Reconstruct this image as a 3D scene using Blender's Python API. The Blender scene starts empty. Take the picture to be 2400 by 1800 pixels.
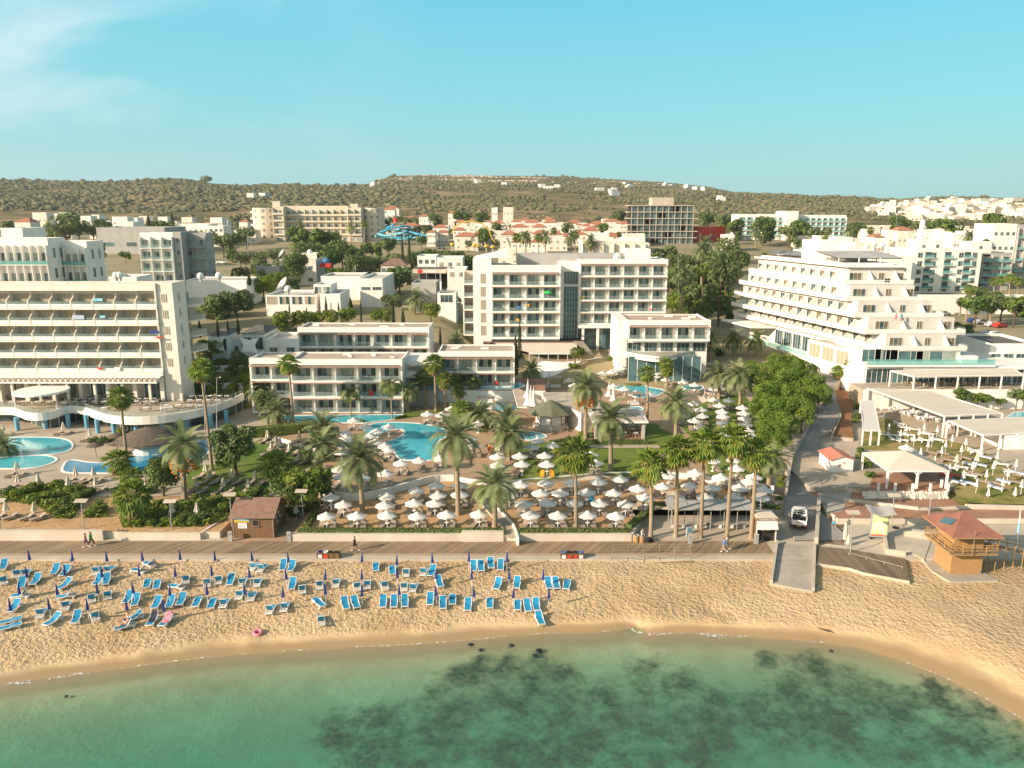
import bpy,bmesh,math,random
from mathutils import Vector,Matrix
SC=bpy.context.scene
COL=SC.collection
R=math.radians
CAM_H=40.0;PITCH=R(12.5);FPX=1827.0
cd=bpy.data.cameras.new('camera');cd.sensor_width=36;cd.lens=36*FPX/2400
cd.clip_start=1;cd.clip_end=20000
cam=bpy.data.objects.new('camera',cd);COL.objects.link(cam)
cam.location=(0,0,CAM_H);cam.rotation_euler=(R(90)-PITCH,0,0)
SC.camera=cam
SUN_EL=22.0;SUN_AZ=-118.0
sd=Vector((math.sin(R(SUN_AZ))*math.cos(R(SUN_EL)),math.cos(R(SUN_AZ))*math.cos(R(SUN_EL)),math.sin(R(SUN_EL))))
sl=bpy.data.lights.new('sun','SUN');sl.energy=5.0;sl.angle=R(0.6);sl.color=(1.0,0.81,0.63)
sun=bpy.data.objects.new('sun',sl);COL.objects.link(sun)
sun.rotation_euler=sd.to_track_quat('Z','Y').to_euler()
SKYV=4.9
wd=bpy.data.worlds.new('World');SC.world=wd;wd.use_nodes=True
nt=wd.node_tree;nt.nodes.clear()
def wn(t,**k):
 n=nt.nodes.new(t)
 for a,b in k.items():setattr(n,a,b)
 return n
sky=wn('ShaderNodeTexSky',sky_type='NISHITA');sky.sun_disc=False
sky.sun_elevation=R(SUN_EL);sky.sun_rotation=R(SUN_AZ);sky.altitude=0;sky.air_density=1.0;sky.dust_density=0.6;sky.ozone_density=2.0
mul=wn('ShaderNodeMix',data_type='RGBA',blend_type='MULTIPLY');mul.inputs[0].default_value=1.0
mul.inputs[7].default_value=(0.78,1.30,0.98,1)
bg=wn('ShaderNodeBackground');bg.inputs[1].default_value=0.15
out=wn('ShaderNodeOutputWorld')
geo=wn('ShaderNodeTexCoord');mp=wn('ShaderNodeMapping');mp.inputs[3].default_value=(2.6,2.6,5.0);mp.inputs[2].default_value=(0,0.5,0)
nz=wn('ShaderNodeTexNoise');nz.inputs['Scale'].default_value=1.6;nz.inputs['Detail'].default_value=7;nz.inputs['Roughness'].default_value=0.55;nz.inputs['Distortion'].default_value=0.6
rp=wn('ShaderNodeMapRange');rp.inputs[1].default_value=0.46;rp.inputs[2].default_value=0.74;rp.clamp=True
sep=wn('ShaderNodeSeparateXYZ')
mk=wn('ShaderNodeMapRange');mk.inputs[1].default_value=-0.10;mk.inputs[2].default_value=-0.50;mk.clamp=True
m3=wn('ShaderNodeMath',operation='MULTIPLY');m4=wn('ShaderNodeMath',operation='MULTIPLY');m4.inputs[1].default_value=0.75
cl=wn('ShaderNodeMix',data_type='RGBA');cl.inputs[7].default_value=(3.3,3.9,4.1,1)
L=nt.links.new
L(geo.outputs['Generated'],mp.inputs[0]);L(mp.outputs[0],nz.inputs['Vector']);L(nz.outputs[0],rp.inputs[0])
L(geo.outputs['Generated'],sep.inputs[0]);L(sep.outputs[0],mk.inputs[0]);L(rp.outputs[0],m3.inputs[0]);L(mk.outputs[0],m3.inputs[1]);L(m3.outputs[0],m4.inputs[0])
rz_=wn('ShaderNodeValToRGB');e_=rz_.color_ramp.elements;e_[0].position=.44;e_[0].color=(.26,.20,.14,1);e_[1].position=.95;e_[1].color=(.06,.12,.20,1)  # unseen lower half is warm tan, chosen to warm the facades
for p_,c_ in((.499,(.26,.20,.14,1)),(.503,(.225,.50,.60,1)),(.56,(.165,.51,.62,1)),(.625,(.10,.48,.64,1)),(.70,(.11,.24,.34,1))):q_=e_.new(p_);q_.color=c_  # zenith, above the view, darkened to cut the cyan fill
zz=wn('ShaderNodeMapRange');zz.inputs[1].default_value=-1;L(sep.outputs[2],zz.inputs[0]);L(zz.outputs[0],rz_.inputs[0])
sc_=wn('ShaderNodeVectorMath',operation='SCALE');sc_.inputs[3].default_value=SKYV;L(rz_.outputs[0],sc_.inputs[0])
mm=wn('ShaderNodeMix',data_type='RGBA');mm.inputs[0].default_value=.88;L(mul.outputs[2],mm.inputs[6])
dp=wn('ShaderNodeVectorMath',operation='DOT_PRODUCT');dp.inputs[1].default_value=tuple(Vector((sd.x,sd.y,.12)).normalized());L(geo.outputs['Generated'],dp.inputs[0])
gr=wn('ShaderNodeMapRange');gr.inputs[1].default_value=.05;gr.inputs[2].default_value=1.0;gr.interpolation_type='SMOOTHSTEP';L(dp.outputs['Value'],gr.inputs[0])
gm=wn('ShaderNodeMix',data_type='RGBA');gm.inputs[7].default_value=(5.6,4.9,3.9,1);L(gr.outputs[0],gm.inputs[0]);L(sc_.outputs[0],gm.inputs[6]);L(gm.outputs[2],mm.inputs[7])  # warm sun-side glow, out of view, added as fill for the facades
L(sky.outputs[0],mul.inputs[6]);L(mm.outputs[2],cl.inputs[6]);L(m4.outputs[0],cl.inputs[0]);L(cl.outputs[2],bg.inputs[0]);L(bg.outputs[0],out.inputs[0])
SC.view_settings.view_transform='Standard';SC.view_settings.look='None';SC.view_settings.gamma=1;SC.view_settings.exposure=0.76
SC.cycles.use_denoising=True;SC.cycles.max_bounces=5;SC.cycles.diffuse_bounces=3;SC.cycles.glossy_bounces=2;SC.cycles.transmission_bounces=3
SC.cycles.transparent_max_bounces=12;SC.cycles.caustics_reflective=False;SC.cycles.caustics_refractive=False;SC.cycles.sample_clamp_indirect=4
cp,sp=math.cos(PITCH),math.sin(PITCH)
def ray(px,py):
 a=(px-1200)/FPX;b=(900-py)/FPX
 return Vector((a,cp+b*sp,-sp+b*cp))
def W(px,py,h=0.0):
 d=ray(px,py);t=(h-CAM_H)/d.z
 return Vector((d.x*t,d.y*t,h))
def WY(px,py,Y):
 d=ray(px,py);t=Y/d.y
 return Vector((d.x*t,Y,CAM_H+d.z*t))
TILES=dict(B1=(0,1200,.22604),B2=(450,1200,.22604),B3=(900,1200,.22604),B4=(1350,1150,.24864),B5=(1800,1100,.27125),G1=(0,850,.27125),G2=(500,850,.27125),G3=(1050,850,.27125),G4=(1550,850,.24864),G5=(1900,850,.22604),M1=(0,600,.27125),M2=(600,600,.27125),M3=(1100,550,.27125),M4=(1700,550,.31646),F1=(0,380,.27125),F2=(550,380,.27125),F3=(1100,380,.27125),F4=(1700,380,.31646),P=(0,0,1))
def T(tile,x,y):
 a,b,s=TILES[tile];return(a+x*s,b+y*s)
def lerp(a,b,t):return a+(b-a)*t
def pl(tab,x):
 if x<=tab[0][0]:return tab[0][1]
 for(a,b),(c,d)in zip(tab,tab[1:]):
  if x<=c:return lerp(b,d,(x-a)/(c-a)if c>a else 0)
 return tab[-1][1]
HB,HS,HU=1.7,2.5,3.2
SHORE_PX=[(-150,1625),(0,1603),(150,1583),(249,1571),(400,1550),(572,1532),(700,1524),(843,1516),(950,1511),(1103,1500),(1239,1486),(1400,1480),(1479,1473),(1519,1487),(1623,1483),(1733,1489),(1900,1503),(2017,1518),(2110,1548),(2207,1585),(2300,1632),(2400,1688),(2560,1790)]
DRY_PX=[(-150,1600),(0,1578),(136,1557),(316,1537),(500,1507),(676,1500),(950,1482),(990,1484),(1080,1469),(1239,1464),(1350,1463),(1648,1463),(1900,1473),(1963,1482),(2110,1505),(2261,1552),(2400,1622),(2560,1700)]
SHORE=sorted([tuple(W(*p,0.0)[:2])for p in SHORE_PX]);DRY=sorted([tuple(W(*p,.4)[:2])for p in DRY_PX])
def shore(x):return pl(SHORE,x)
def dry(x):return max(pl(DRY,x),shore(x)+1.0)
def sandh(x,y):
 s=y-shore(x)
 if s<0:return max(-6.0,s*.11-.0035*s*s*(1 if s>-30 else 0))if s>-14 else max(-4.2,-2.226+(s+14)*.06)
 d=dry(x)-shore(x)
 if s<d:return .38*s/d
 e=min(1.0,(s-d)/9.0)
 return .38+1.0*e**.7
CURVE_PX=[('G2',960,1160),('G2',1200,1190),('G2',1400,1165),('G2',1700,1085),('G2',1900,1030),('G2',2080,1022),('G3',430,1080),('G3',700,1050),('G3',950,1030),('G3',1300,1000),('G3',1620,990),('G4',300,1098),('G4',540,1150),('G4',850,1180),('G4',1060,1215)]
CURVE=sorted([tuple(W(*T(*p),HS)[:2])for p in CURVE_PX])
GKL=[(165,3.2),(172,8.2),(185,12.6),(200,13.6),(252,15.5),(300,17),(370,19.5),(450,23),(615,26),(940,30),(1400,46)]
GKM=[(165,3.2),(176,6.4),(200,7.5),(260,12),(330,16),(380,18.4),(450,23),(615,26),(940,30),(1400,46)]
GKR=[(165,3.2),(176,6.4),(200,7.4),(305,8.5),(370,14),(450,22),(615,26),(940,30),(1400,46)]
def gk(x,y):
 px=1200+FPX*x/(max(y,1)*cp)
 if px<1120:return lerp(pl(GKL,y),pl(GKM,y),max(0,min(1,(px-1040)/80)))
 return lerp(pl(GKM,y),pl(GKR,y),max(0,min(1,(px-1850)/150)))
def left_low(x,y):return y<142 and x<pl([(99,-26),(118,-30),(128,-43),(200,-43)],y)
def ycurve(x):
 if x<CURVE[0][0]:return 99.0
 if x>CURVE[-1][0]:return 101.0
 return pl(CURVE,x)
def roadh(y):return pl([(87,HB),(100,2.3),(120,3.2),(150,4.6),(180,7),(200,8.5)],y)
XR0,XR1=33.6,40.5
def H0(x,y):
 if y<82.0:return sandh(x,y)
 if y<86.4:return HB
 if-34.6<x<-26.0 and y<94.5:return HB
 if 15.3<x<XR1 and y<94.5:return HB
 if x>=XR1 and y<91.5:return HB
 if y<ycurve(x)and y<110:return HS
 if left_low(x,y):return HS
 if y<165:return HU
 return gk(x,y)
def GP(px,py,off=0.0):
 d=ray(px,py);t=40.0
 prev=None
 while t<2500:
  p=Vector((0,0,CAM_H))+d*t
  if p.z<=H0(p.x,p.y)+off:
   lo=t-.5 if t<300 else t-3
   for _ in range(14):
    m=(lo+t)/2;p=Vector((0,0,CAM_H))+d*m
    if p.z<=H0(p.x,p.y)+off:t=m
    else:lo=m
   break
  t+=.5 if t<300 else 3
 return Vector((p.x,p.y,H0(p.x,p.y)))
def GT(tile,x,y,off=0.0):return GP(*T(tile,x,y),off)
def mat(name,c1,c2=None,scale=1.0,rough=.85,metal=0.0,bump=0.0,bscale=None,detail=4,rnd=0.0,spec=.3,coord='pos',stretch=(1,1,1),alpha=1.0,emis=None,lo=.35,hi=.65,trans=0.0,sheen=0,tr=None):
 m=bpy.data.materials.new(name);m.use_nodes=True;n=m.node_tree;N=n.nodes;K=n.links.new
 b=N['Principled BSDF'];b.inputs['Roughness'].default_value=rough;b.inputs['Metallic'].default_value=metal
 b.inputs['Specular IOR Level'].default_value=spec
 if c2 is None:c2=tuple(v*.86 for v in c1)
 if coord=='pos':g=N.new('ShaderNodeNewGeometry');src=g.outputs['Position']
 else:g=N.new('ShaderNodeTexCoord');src=g.outputs['Object']
 mpn=N.new('ShaderNodeMapping');mpn.inputs[3].default_value=stretch;K(src,mpn.inputs[0]);src=mpn.outputs[0]
 nz=N.new('ShaderNodeTexNoise');nz.inputs['Scale'].default_value=scale;nz.inputs['Detail'].default_value=detail;nz.inputs['Roughness'].default_value=.6
 K(src,nz.inputs['Vector'])
 mr=N.new('ShaderNodeMapRange');mr.inputs[1].default_value=lo;mr.inputs[2].default_value=hi;K(nz.outputs[0],mr.inputs[0])
 mx=N.new('ShaderNodeMix');mx.data_type='RGBA';mx.inputs[6].default_value=(*c1,1);mx.inputs[7].default_value=(*c2,1);K(mr.outputs[0],mx.inputs[0])
 res=mx.outputs[2]
 if rnd:
  oi=N.new('ShaderNodeObjectInfo');r1=N.new('ShaderNodeMapRange');r1.inputs[3].default_value=1-rnd;r1.inputs[4].default_value=1+rnd;K(oi.outputs['Random'],r1.inputs[0])
  hv=N.new('ShaderNodeHueSaturation');K(res,hv.inputs['Color']);K(r1.outputs[0],hv.inputs['Value']);res=hv.outputs[0]
 K(res,b.inputs['Base Color'])
 if bump:
  n2=N.new('ShaderNodeTexNoise');n2.inputs['Scale'].default_value=bscale or scale*4;n2.inputs['Detail'].default_value=3;K(src,n2.inputs['Vector'])
  bp=N.new('ShaderNodeBump');bp.inputs['Strength'].default_value=bump;bp.inputs['Distance'].default_value=.1;K(n2.outputs[0],bp.inputs['Height']);K(bp.outputs[0],b.inputs['Normal'])
 if emis:b.inputs['Emission Color'].default_value=(*emis,1);b.inputs['Emission Strength'].default_value=1
 if alpha<1:b.inputs['Alpha'].default_value=alpha
 if trans:
  o=[x for x in N if x.type=='OUTPUT_MATERIAL'][0];tl=N.new('ShaderNodeBsdfTranslucent');ms=N.new('ShaderNodeMixShader');ms.inputs[0].default_value=trans
  K(res,tl.inputs[0]);K(b.outputs[0],ms.inputs[1]);K(tl.outputs[0],ms.inputs[2]);K(ms.outputs[0],o.inputs[0])
 return m
def stripes(name,c1,c2,ang,period,rough=.8,fine=.5,bump=.4,gap=.12,rnd_scale=.35):
 """planks: stripes across the direction ang (radians), period in metres, with noise per plank"""
 m=bpy.data.materials.new(name);m.use_nodes=True;n=m.node_tree;N=n.nodes;K=n.links.new
 b=N['Principled BSDF'];b.inputs['Roughness'].default_value=rough;b.inputs['Specular IOR Level'].default_value=.2
 g=N.new('ShaderNodeNewGeometry');mp=N.new('ShaderNodeMapping');mp.inputs[2].default_value=(0,0,-ang);K(g.outputs['Position'],mp.inputs[0])
 s=N.new('ShaderNodeSeparateXYZ');K(mp.outputs[0],s.inputs[0])
 dv=N.new('ShaderNodeMath');dv.operation='DIVIDE';dv.inputs[1].default_value=period;K(s.outputs[0],dv.inputs[0])
 fl=N.new('ShaderNodeMath');fl.operation='FLOOR';K(dv.outputs[0],fl.inputs[0]);fr=N.new('ShaderNodeMath');fr.operation='FRACT';K(dv.outputs[0],fr.inputs[0])
 wn_=N.new('ShaderNodeTexWhiteNoise');wn_.noise_dimensions='1D';K(fl.outputs[0],wn_.inputs['W'])
 nz=N.new('ShaderNodeTexNoise');nz.inputs['Scale'].default_value=rnd_scale;nz.inputs['Detail'].default_value=5;K(g.outputs['Position'],nz.inputs['Vector'])
 ad=N.new('ShaderNodeMath');ad.operation='MULTIPLY_ADD';ad.inputs[1].default_value=fine;K(wn_.outputs[0],ad.inputs[0]);
 m2=N.new('ShaderNodeMath');m2.operation='SUBTRACT';m2.inputs[1].default_value=fine*.5;K(nz.outputs[0],m2.inputs[0]);K(m2.outputs[0],ad.inputs[2])
 mr=N.new('ShaderNodeMapRange');mr.inputs[1].default_value=.2;mr.inputs[2].default_value=.8;K(ad.outputs[0],mr.inputs[0])
 mx=N.new('ShaderNodeMix');mx.data_type='RGBA';mx.inputs[6].default_value=(*c1,1);mx.inputs[7].default_value=(*c2,1);K(mr.outputs[0],mx.inputs[0])
 gp=N.new('ShaderNodeMath');gp.operation='LESS_THAN';gp.inputs[1].default_value=gap;K(fr.outputs[0],gp.inputs[0])
 g2=N.new('ShaderNodeMath');g2.operation='MULTIPLY';g2.inputs[1].default_value=.8;K(gp.outputs[0],g2.inputs[0])
 m5=N.new('ShaderNodeMix');m5.data_type='RGBA';m5.inputs[7].default_value=(c1[0]*.22,c1[1]*.2,c1[2]*.18,1);K(g2.outputs[0],m5.inputs[0]);K(mx.outputs[2],m5.inputs[6])
 K(m5.outputs[2],b.inputs['Base Color'])
 return m
M={}
def setup_mats():
 M['white']=mat('white_render',(.84,.81,.75),(.75,.71,.64),.35,.75,stretch=(1,1,.35))
 M['curtd']=mat('brown_curtain',(.20,.16,.10),(.12,.095,.06),3,.9,stretch=(3,3,.2))
 M['white4']=mat('recess_shade_render',(.60,.57,.52),(.53,.50,.45),.35,.8)  # darker white on pyramid storey walls: shade under the slabs put into colour
 M['white3']=mat('shaded_render',(.72,.69,.63),(.63,.60,.54),.35,.8,stretch=(1,1,.35))  # white toned down so sunlit bands and dividers do not bleach
 M['stepc']=mat('sandy_concrete',(.40,.30,.19),(.33,.24,.15),1.2,.95,stretch=(.3,6,1))
 M['white2']=mat('white_paint',(.82,.81,.78),(.72,.70,.66),.6,.6)
 M['cream']=mat('cream_render',(.78,.72,.62),(.68,.61,.51),.3,.85,stretch=(1,1,.35))
 M['beige']=mat('beige_render',(.68,.60,.47),(.58,.50,.39),.2,.85,stretch=(1,1,.4))
 M['greyw']=mat('grey_render',(.42,.41,.39),(.34,.33,.31),.3,.85)  # plain grey, also the shade tone of the shaded apartment half and side block
 M['roofb']=mat('flat_roof_screed',(.50,.40,.31),(.40,.32,.25),.35,.95)
 M['roofw']=mat('pale_flat_roof',(.58,.53,.46),(.45,.41,.36),.3,.95)
 M['roofg']=mat('grey_shingle',(.16,.15,.13),(.10,.10,.09),2,.9,bump=.3)
 M['rtile']=mat('red_roof_tile',(.46,.20,.11),(.34,.14,.08),1.2,.85)
 M['rbrown']=mat('brown_roof_shingle',(.27,.165,.12),(.21,.125,.09),1.5,.9,bump=.3)
 M['conc']=mat('concrete',(.42,.38,.32),(.33,.29,.24),.5,.9,bump=.15)
 M['concp']=mat('pale_concrete',(.52,.46,.37),(.42,.36,.28),.4,.9)
 M['wallp']=mat('pale_wall_panels',(.62,.56,.46),(.52,.46,.36),.25,.9,stretch=(1,1,.3))
 M['asph']=mat('asphalt',(.17,.17,.17),(.12,.12,.12),.4,.9,bump=.1)
 M['roadg']=mat('worn_grey_road',(.33,.31,.28),(.24,.225,.205),.22,.9,detail=7,bump=.1)
 M['glass']=mat('dark_glass',(.06,.11,.11),(.03,.06,.06),.5,.08,spec=.6)
 M['glassb']=mat('teal_glass',(.10,.19,.20),(.05,.10,.11),.4,.06,spec=.7)
 M['curt']=mat('beige_curtain',(.44,.38,.28),(.31,.26,.18),3,.9,stretch=(3,3,.2))
 M['curtg']=mat('pale_green_curtain',(.36,.40,.33),(.22,.27,.23),2.5,.7,stretch=(4,4,.2))
 M['frame']=mat('window_frame',(.62,.60,.56),None,1,.5)
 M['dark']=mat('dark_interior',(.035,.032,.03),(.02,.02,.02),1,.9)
 M['metal']=mat('galvanised_metal',(.45,.45,.44),(.36,.36,.35),2,.45,metal=.3)
 M['wood']=mat('brown_boards',(.20,.115,.055),(.14,.08,.04),2,.8,stretch=(6,1,.6))
 M['woodo']=mat('orange_timber',(.42,.25,.11),(.33,.19,.08),1.5,.75,stretch=(1,1,6))
 M['woodg']=mat('weathered_timber',(.33,.25,.16),(.23,.17,.11),1.5,.85)
 M['slat']=mat('terracotta_slats',(.38,.19,.11),(.30,.15,.09),2,.8)
 M['plast']=mat('white_plastic',(.78,.77,.74),(.70,.69,.66),2,.45,rnd=.06,spec=.4)
 M['blue']=mat('blue_sling_fabric',(.01,.21,.40),(.02,.29,.50),3,.7,rnd=.12,coord='obj')
 M['navy']=mat('navy_umbrella_cloth',(.012,.03,.17),(.02,.05,.24),4,.7,rnd=.1,coord='obj')
 M['canv']=mat('white_canvas',(.86,.84,.80),(.78,.76,.72),1.5,.85,rnd=.04,coord='obj',trans=.28)
 M['canvc']=mat('cream_canvas',(.68,.60,.48),(.58,.50,.39),1.5,.9,rnd=.08,coord='obj',trans=.1)
 M['awn']=mat('cream_awning',(.62,.56,.46),(.55,.49,.40),.6,.85,stretch=(.3,2,1))
 M['wick']=mat('grey_wicker',(.27,.22,.175),(.20,.16,.125),6,.85,rnd=.12,coord='obj')
 M['pad']=mat('taupe_cushion',(.37,.30,.235),(.30,.24,.19),3,.9,rnd=.12,coord='obj')
 M['yel']=mat('yellow_towel',(.72,.38,.02),(.62,.30,.02),3,.9,coord='obj')
 M['pink']=mat('pink_towel',(.75,.16,.25),(.80,.30,.36),5,.9,coord='obj')
 M['btow']=mat('dark_towel',(.02,.02,.03),(.06,.06,.08),5,.9,coord='obj')
 M['bstr']=stripes_obj('blue_striped_towel',(.08,.2,.5),(.75,.75,.75))
 M['red']=mat('red_paint',(.60,.05,.03),(.5,.04,.03),2,.6)
 M['trunk']=mat('palm_trunk',(.38,.30,.20),(.25,.19,.125),5,.95,coord='obj',stretch=(1,1,2.5),bump=.8,bscale=8,rnd=.12)
 M['bark']=mat('bark',(.13,.09,.06),(.08,.055,.04),4,.95,coord='obj')
 M['leafd']=mat('date_frond',(.15,.20,.075),(.29,.33,.155),.8,.6,coord='obj',rnd=.18,trans=.35)
 M['leaff']=mat('fan_frond',(.12,.20,.03),(.28,.36,.075),.9,.55,coord='obj',rnd=.2,trans=.38)
 M['leafr']=mat('feather_frond',(.10,.15,.04),(.24,.27,.09),.9,.6,coord='obj',rnd=.2,trans=.35)
 M['dead']=mat('dead_frond',(.30,.19,.075),(.42,.29,.13),3,.9,coord='obj',trans=.2)
 M['fruit']=mat('orange_dates',(.80,.27,.015),(.65,.18,.01),8,.6,coord='obj')
 M['leafA']=mat('bright_foliage',(.085,.175,.015),(.23,.30,.04),.55,.65,coord='obj',rnd=.15,trans=.32)
 M['leafB']=mat('deep_foliage',(.055,.11,.022),(.14,.20,.05),.6,.65,coord='obj',rnd=.15,trans=.28)
 M['leafC']=mat('olive_foliage',(.10,.145,.045),(.20,.235,.09),.6,.7,coord='obj',rnd=.2,trans=.28)
 M['leafY']=mat('yellow_green_foliage',(.17,.18,.025),(.34,.30,.06),.9,.7,coord='obj',rnd=.15,trans=.3)
 M['cyp']=mat('cypress_foliage',(.04,.06,.02),(.08,.10,.035),1.5,.8,coord='obj',trans=.15)
 M['hedge']=mat('clipped_hedge',(.13,.145,.04),(.24,.235,.075),3,.8,trans=.25)
 M['grass']=mat('lawn_grass',(.085,.15,.018),(.19,.22,.045),.16,.95,detail=8,bump=.5,bscale=6,lo=.38,hi=.68)
 M['grassr']=mat('dry_lawn',(.13,.15,.03),(.32,.24,.09),.3,.95,detail=7,bump=.4,bscale=5,lo=.4,hi=.62)
 M['earth']=mat('red_earth',(.30,.15,.065),(.22,.11,.05),.4,.95,detail=6)
 M['deck']=mat('tan_paving',(.42,.29,.18),(.35,.24,.15),.35,.85,detail=6)
 M['deckp']=mat('pale_stone_paving',(.46,.39,.30),(.38,.32,.24),.3,.85,detail=6)
 M['terr']=mat('brown_tile_paving',(.36,.20,.12),(.29,.16,.10),.5,.7)
 M['tsand']=mat('raked_sand',(.50,.32,.165),(.40,.25,.12),.5,.95,detail=6,bump=.9,bscale=1.6)
 M['soil']=mat('dry_ground',(.34,.28,.17),(.22,.20,.10),.05,.95,detail=8)
 M['board']=stripes('boardwalk_planks',(.34,.25,.16),(.20,.145,.09),R(-32),.30)
 M['board2']=stripes('straight_planks',(.33,.25,.165),(.20,.15,.095),0,.24)
 M['board3']=stripes('deck_planks_dark',(.25,.19,.125),(.15,.11,.072),0,.26)
 M['tirec']=mat('black_rubber',(.02,.02,.02),None,2,.8)
 M['skin']=mat('skin',(.52,.27,.17),(.46,.23,.14),3,.6,coord='obj')
 M['hair']=mat('hair',(.12,.08,.05),None,3,.8,coord='obj')
 M['ylw']=mat('yellow_paint',(.60,.42,.06),(.55,.38,.05),2,.6)
 M['slide']=mat('blue_slide_plastic',(.03,.28,.48),(.05,.36,.55),.3,.4)
 M['bluec']=mat('pale_blue_column',(.16,.40,.55),(.12,.33,.48),1,.6)
 M['stone']=mat('rough_white_rock',(.72,.66,.57),(.50,.44,.36),1.2,.95,bump=.8,bscale=2)
 M['rock']=mat('tan_rocks',(.42,.30,.18),(.30,.21,.13),.8,.95,bump=.5)
 M['green']=mat('green_paint',(.03,.28,.09),None,2,.6)
 M['strip']=mat('grey_stone_cladding',(.50,.47,.42),(.38,.35,.31),3,.9,bump=.4)
 M['balus']=glassmat('balustrade_glass',(.72,.84,.82),.12)
 M['balusb']=glassmat('green_balustrade_glass',(.30,.66,.62),.32)
def stripes_obj(name,c1,c2):
 m=bpy.data.materials.new(name);m.use_nodes=True;N=m.node_tree.nodes;K=m.node_tree.links.new;b=N['Principled BSDF'];b.inputs['Roughness'].default_value=.9
 t=N.new('ShaderNodeTexCoord');w=N.new('ShaderNodeTexWave');w.bands_direction='X';w.inputs['Scale'].default_value=2.6;K(t.outputs['Object'],w.inputs[0])
 g=N.new('ShaderNodeMath');g.operation='GREATER_THAN';g.inputs[1].default_value=.5;K(w.outputs[1],g.inputs[0])
 mx=N.new('ShaderNodeMix');mx.data_type='RGBA';mx.inputs[6].default_value=(*c1,1);mx.inputs[7].default_value=(*c2,1);K(g.outputs[0],mx.inputs[0]);K(mx.outputs[2],b.inputs['Base Color'])
 return m
def glassmat(name,c,f):
 m=bpy.data.materials.new(name);m.use_nodes=True;N=m.node_tree.nodes;K=m.node_tree.links.new;o=N['Material Output'];b=N['Principled BSDF']
 b.inputs['Base Color'].default_value=(*c,1);b.inputs['Roughness'].default_value=.08;t=N.new('ShaderNodeBsdfTransparent');t.inputs[0].default_value=(*[.5+.5*v for v in c],1)
 x=N.new('ShaderNodeMixShader');x.inputs[0].default_value=f;K(t.outputs[0],x.inputs[1]);K(b.outputs[0],x.inputs[2]);K(x.outputs[0],o.inputs[0]);return m
setup_mats()
class MB:
 def __init__(s):s.v=[];s.f=[];s.m=[];s.mats=[];s.X=None
 def mi(s,m):
  m=M[m]if isinstance(m,str)else m
  if m not in s.mats:s.mats.append(m)
  return s.mats.index(m)
 def add(s,vs,fs,m):
  k=s.mi(m);b=len(s.v)
  for p in vs:
   p=Vector(p);s.v.append(s.X@p if s.X else p)
  for f in fs:s.f.append(tuple(b+i for i in f));s.m.append(k)
  return s
 def box(s,a,b,m,skip=()):
  x0,y0,z0=a;x1,y1,z1=b
  fs=[(0,3,2,1),(4,5,6,7),(0,1,5,4),(1,2,6,5),(2,3,7,6),(3,0,4,7)]
  fs=[f for i,f in enumerate(fs)if i not in skip]
  return s.add([(x0,y0,z0),(x1,y0,z0),(x1,y1,z0),(x0,y1,z0),(x0,y0,z1),(x1,y0,z1),(x1,y1,z1),(x0,y1,z1)],fs,m)
 def quad(s,pts,m):return s.add(pts,[tuple(range(len(pts)))],m)
 def prism(s,poly,z0,z1,m,ms=None):
  a=sum(p[0]*q[1]-q[0]*p[1]for p,q in zip(poly,poly[1:]+poly[:1]))
  if a<0:poly=poly[::-1]
  n=len(poly)
  g=(lambda z,p:z(p)if callable(z)else z)
  s.add([(p[0],p[1],g(z1,p))for p in poly],[tuple(range(n))],m)
  s.add([(p[0],p[1],g(z0,p))for p in poly]+[(p[0],p[1],g(z1,p))for p in poly],[(i,(i+1)%n,n+(i+1)%n,n+i)for i in range(n)],ms or m)
  return s
 def tube(s,p0,p1,r0,r1=None,m='white',n=6,cap=True):
  p0=Vector(p0);p1=Vector(p1);r1=r0 if r1 is None else r1
  d=(p1-p0);d=d.normalized()if d.length>1e-6 else Vector((0,0,1))
  a=d.orthogonal().normalized();c=d.cross(a)
  vs=[]
  for p,r in((p0,r0),(p1,r1)):
   for i in range(n):
    t=2*math.pi*i/n;vs.append(p+a*(r*math.cos(t))+c*(r*math.sin(t)))
  fs=[(i,(i+1)%n,n+(i+1)%n,n+i)for i in range(n)]
  if cap:fs+=[tuple(range(n))[::-1],tuple(range(n,2*n))]
  return s.add(vs,fs,m)
 def path(s,pts,rs,m,n=6):
  for i in range(len(pts)-1):s.tube(pts[i],pts[i+1],rs[i],rs[i+1],m,n,cap=(i in(0,len(pts)-2)))
  return s
 def lathe(s,prof,m,n=12,c=(0,0,0)):
  vs=[];k=len(prof)
  for r,z in prof:
   for i in range(n):
    t=2*math.pi*i/n;vs.append((c[0]+r*math.cos(t),c[1]+r*math.sin(t),c[2]+z))
  fs=[(j*n+i,j*n+(i+1)%n,(j+1)*n+(i+1)%n,(j+1)*n+i)for j in range(k-1)for i in range(n)]
  return s.add(vs,fs,m)
 def ball(s,c,r,m,n=8,k=5,sz=1.0):
  prof=[(r*math.sin(math.pi*j/k)+1e-4,-r*sz*math.cos(math.pi*j/k))for j in range(k+1)]
  return s.lathe(prof,m,n,c)
 def mesh(s,name,smooth=False):
  me=bpy.data.meshes.new(name);me.from_pydata([tuple(v)for v in s.v],[],s.f)
  for m in s.mats:me.materials.append(m)
  me.polygons.foreach_set('material_index',s.m)
  if smooth:me.polygons.foreach_set('use_smooth',[True]*len(me.polygons))
  me.update();return me
 def obj(s,name,parent=None,smooth=False,loc=None,rz=0,label=None):
  return put(name,s.mesh(name,smooth),parent,loc,rz,label)
def put(name,me,parent=None,loc=None,rz=0,label=None):
 o=bpy.data.objects.new(name,me);COL.objects.link(o)
 if parent:o.parent=parent
 if loc is not None:o.location=loc
 if rz:o.rotation_euler=(0,0,rz)
 if label:o['label']=label
 return o
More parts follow.
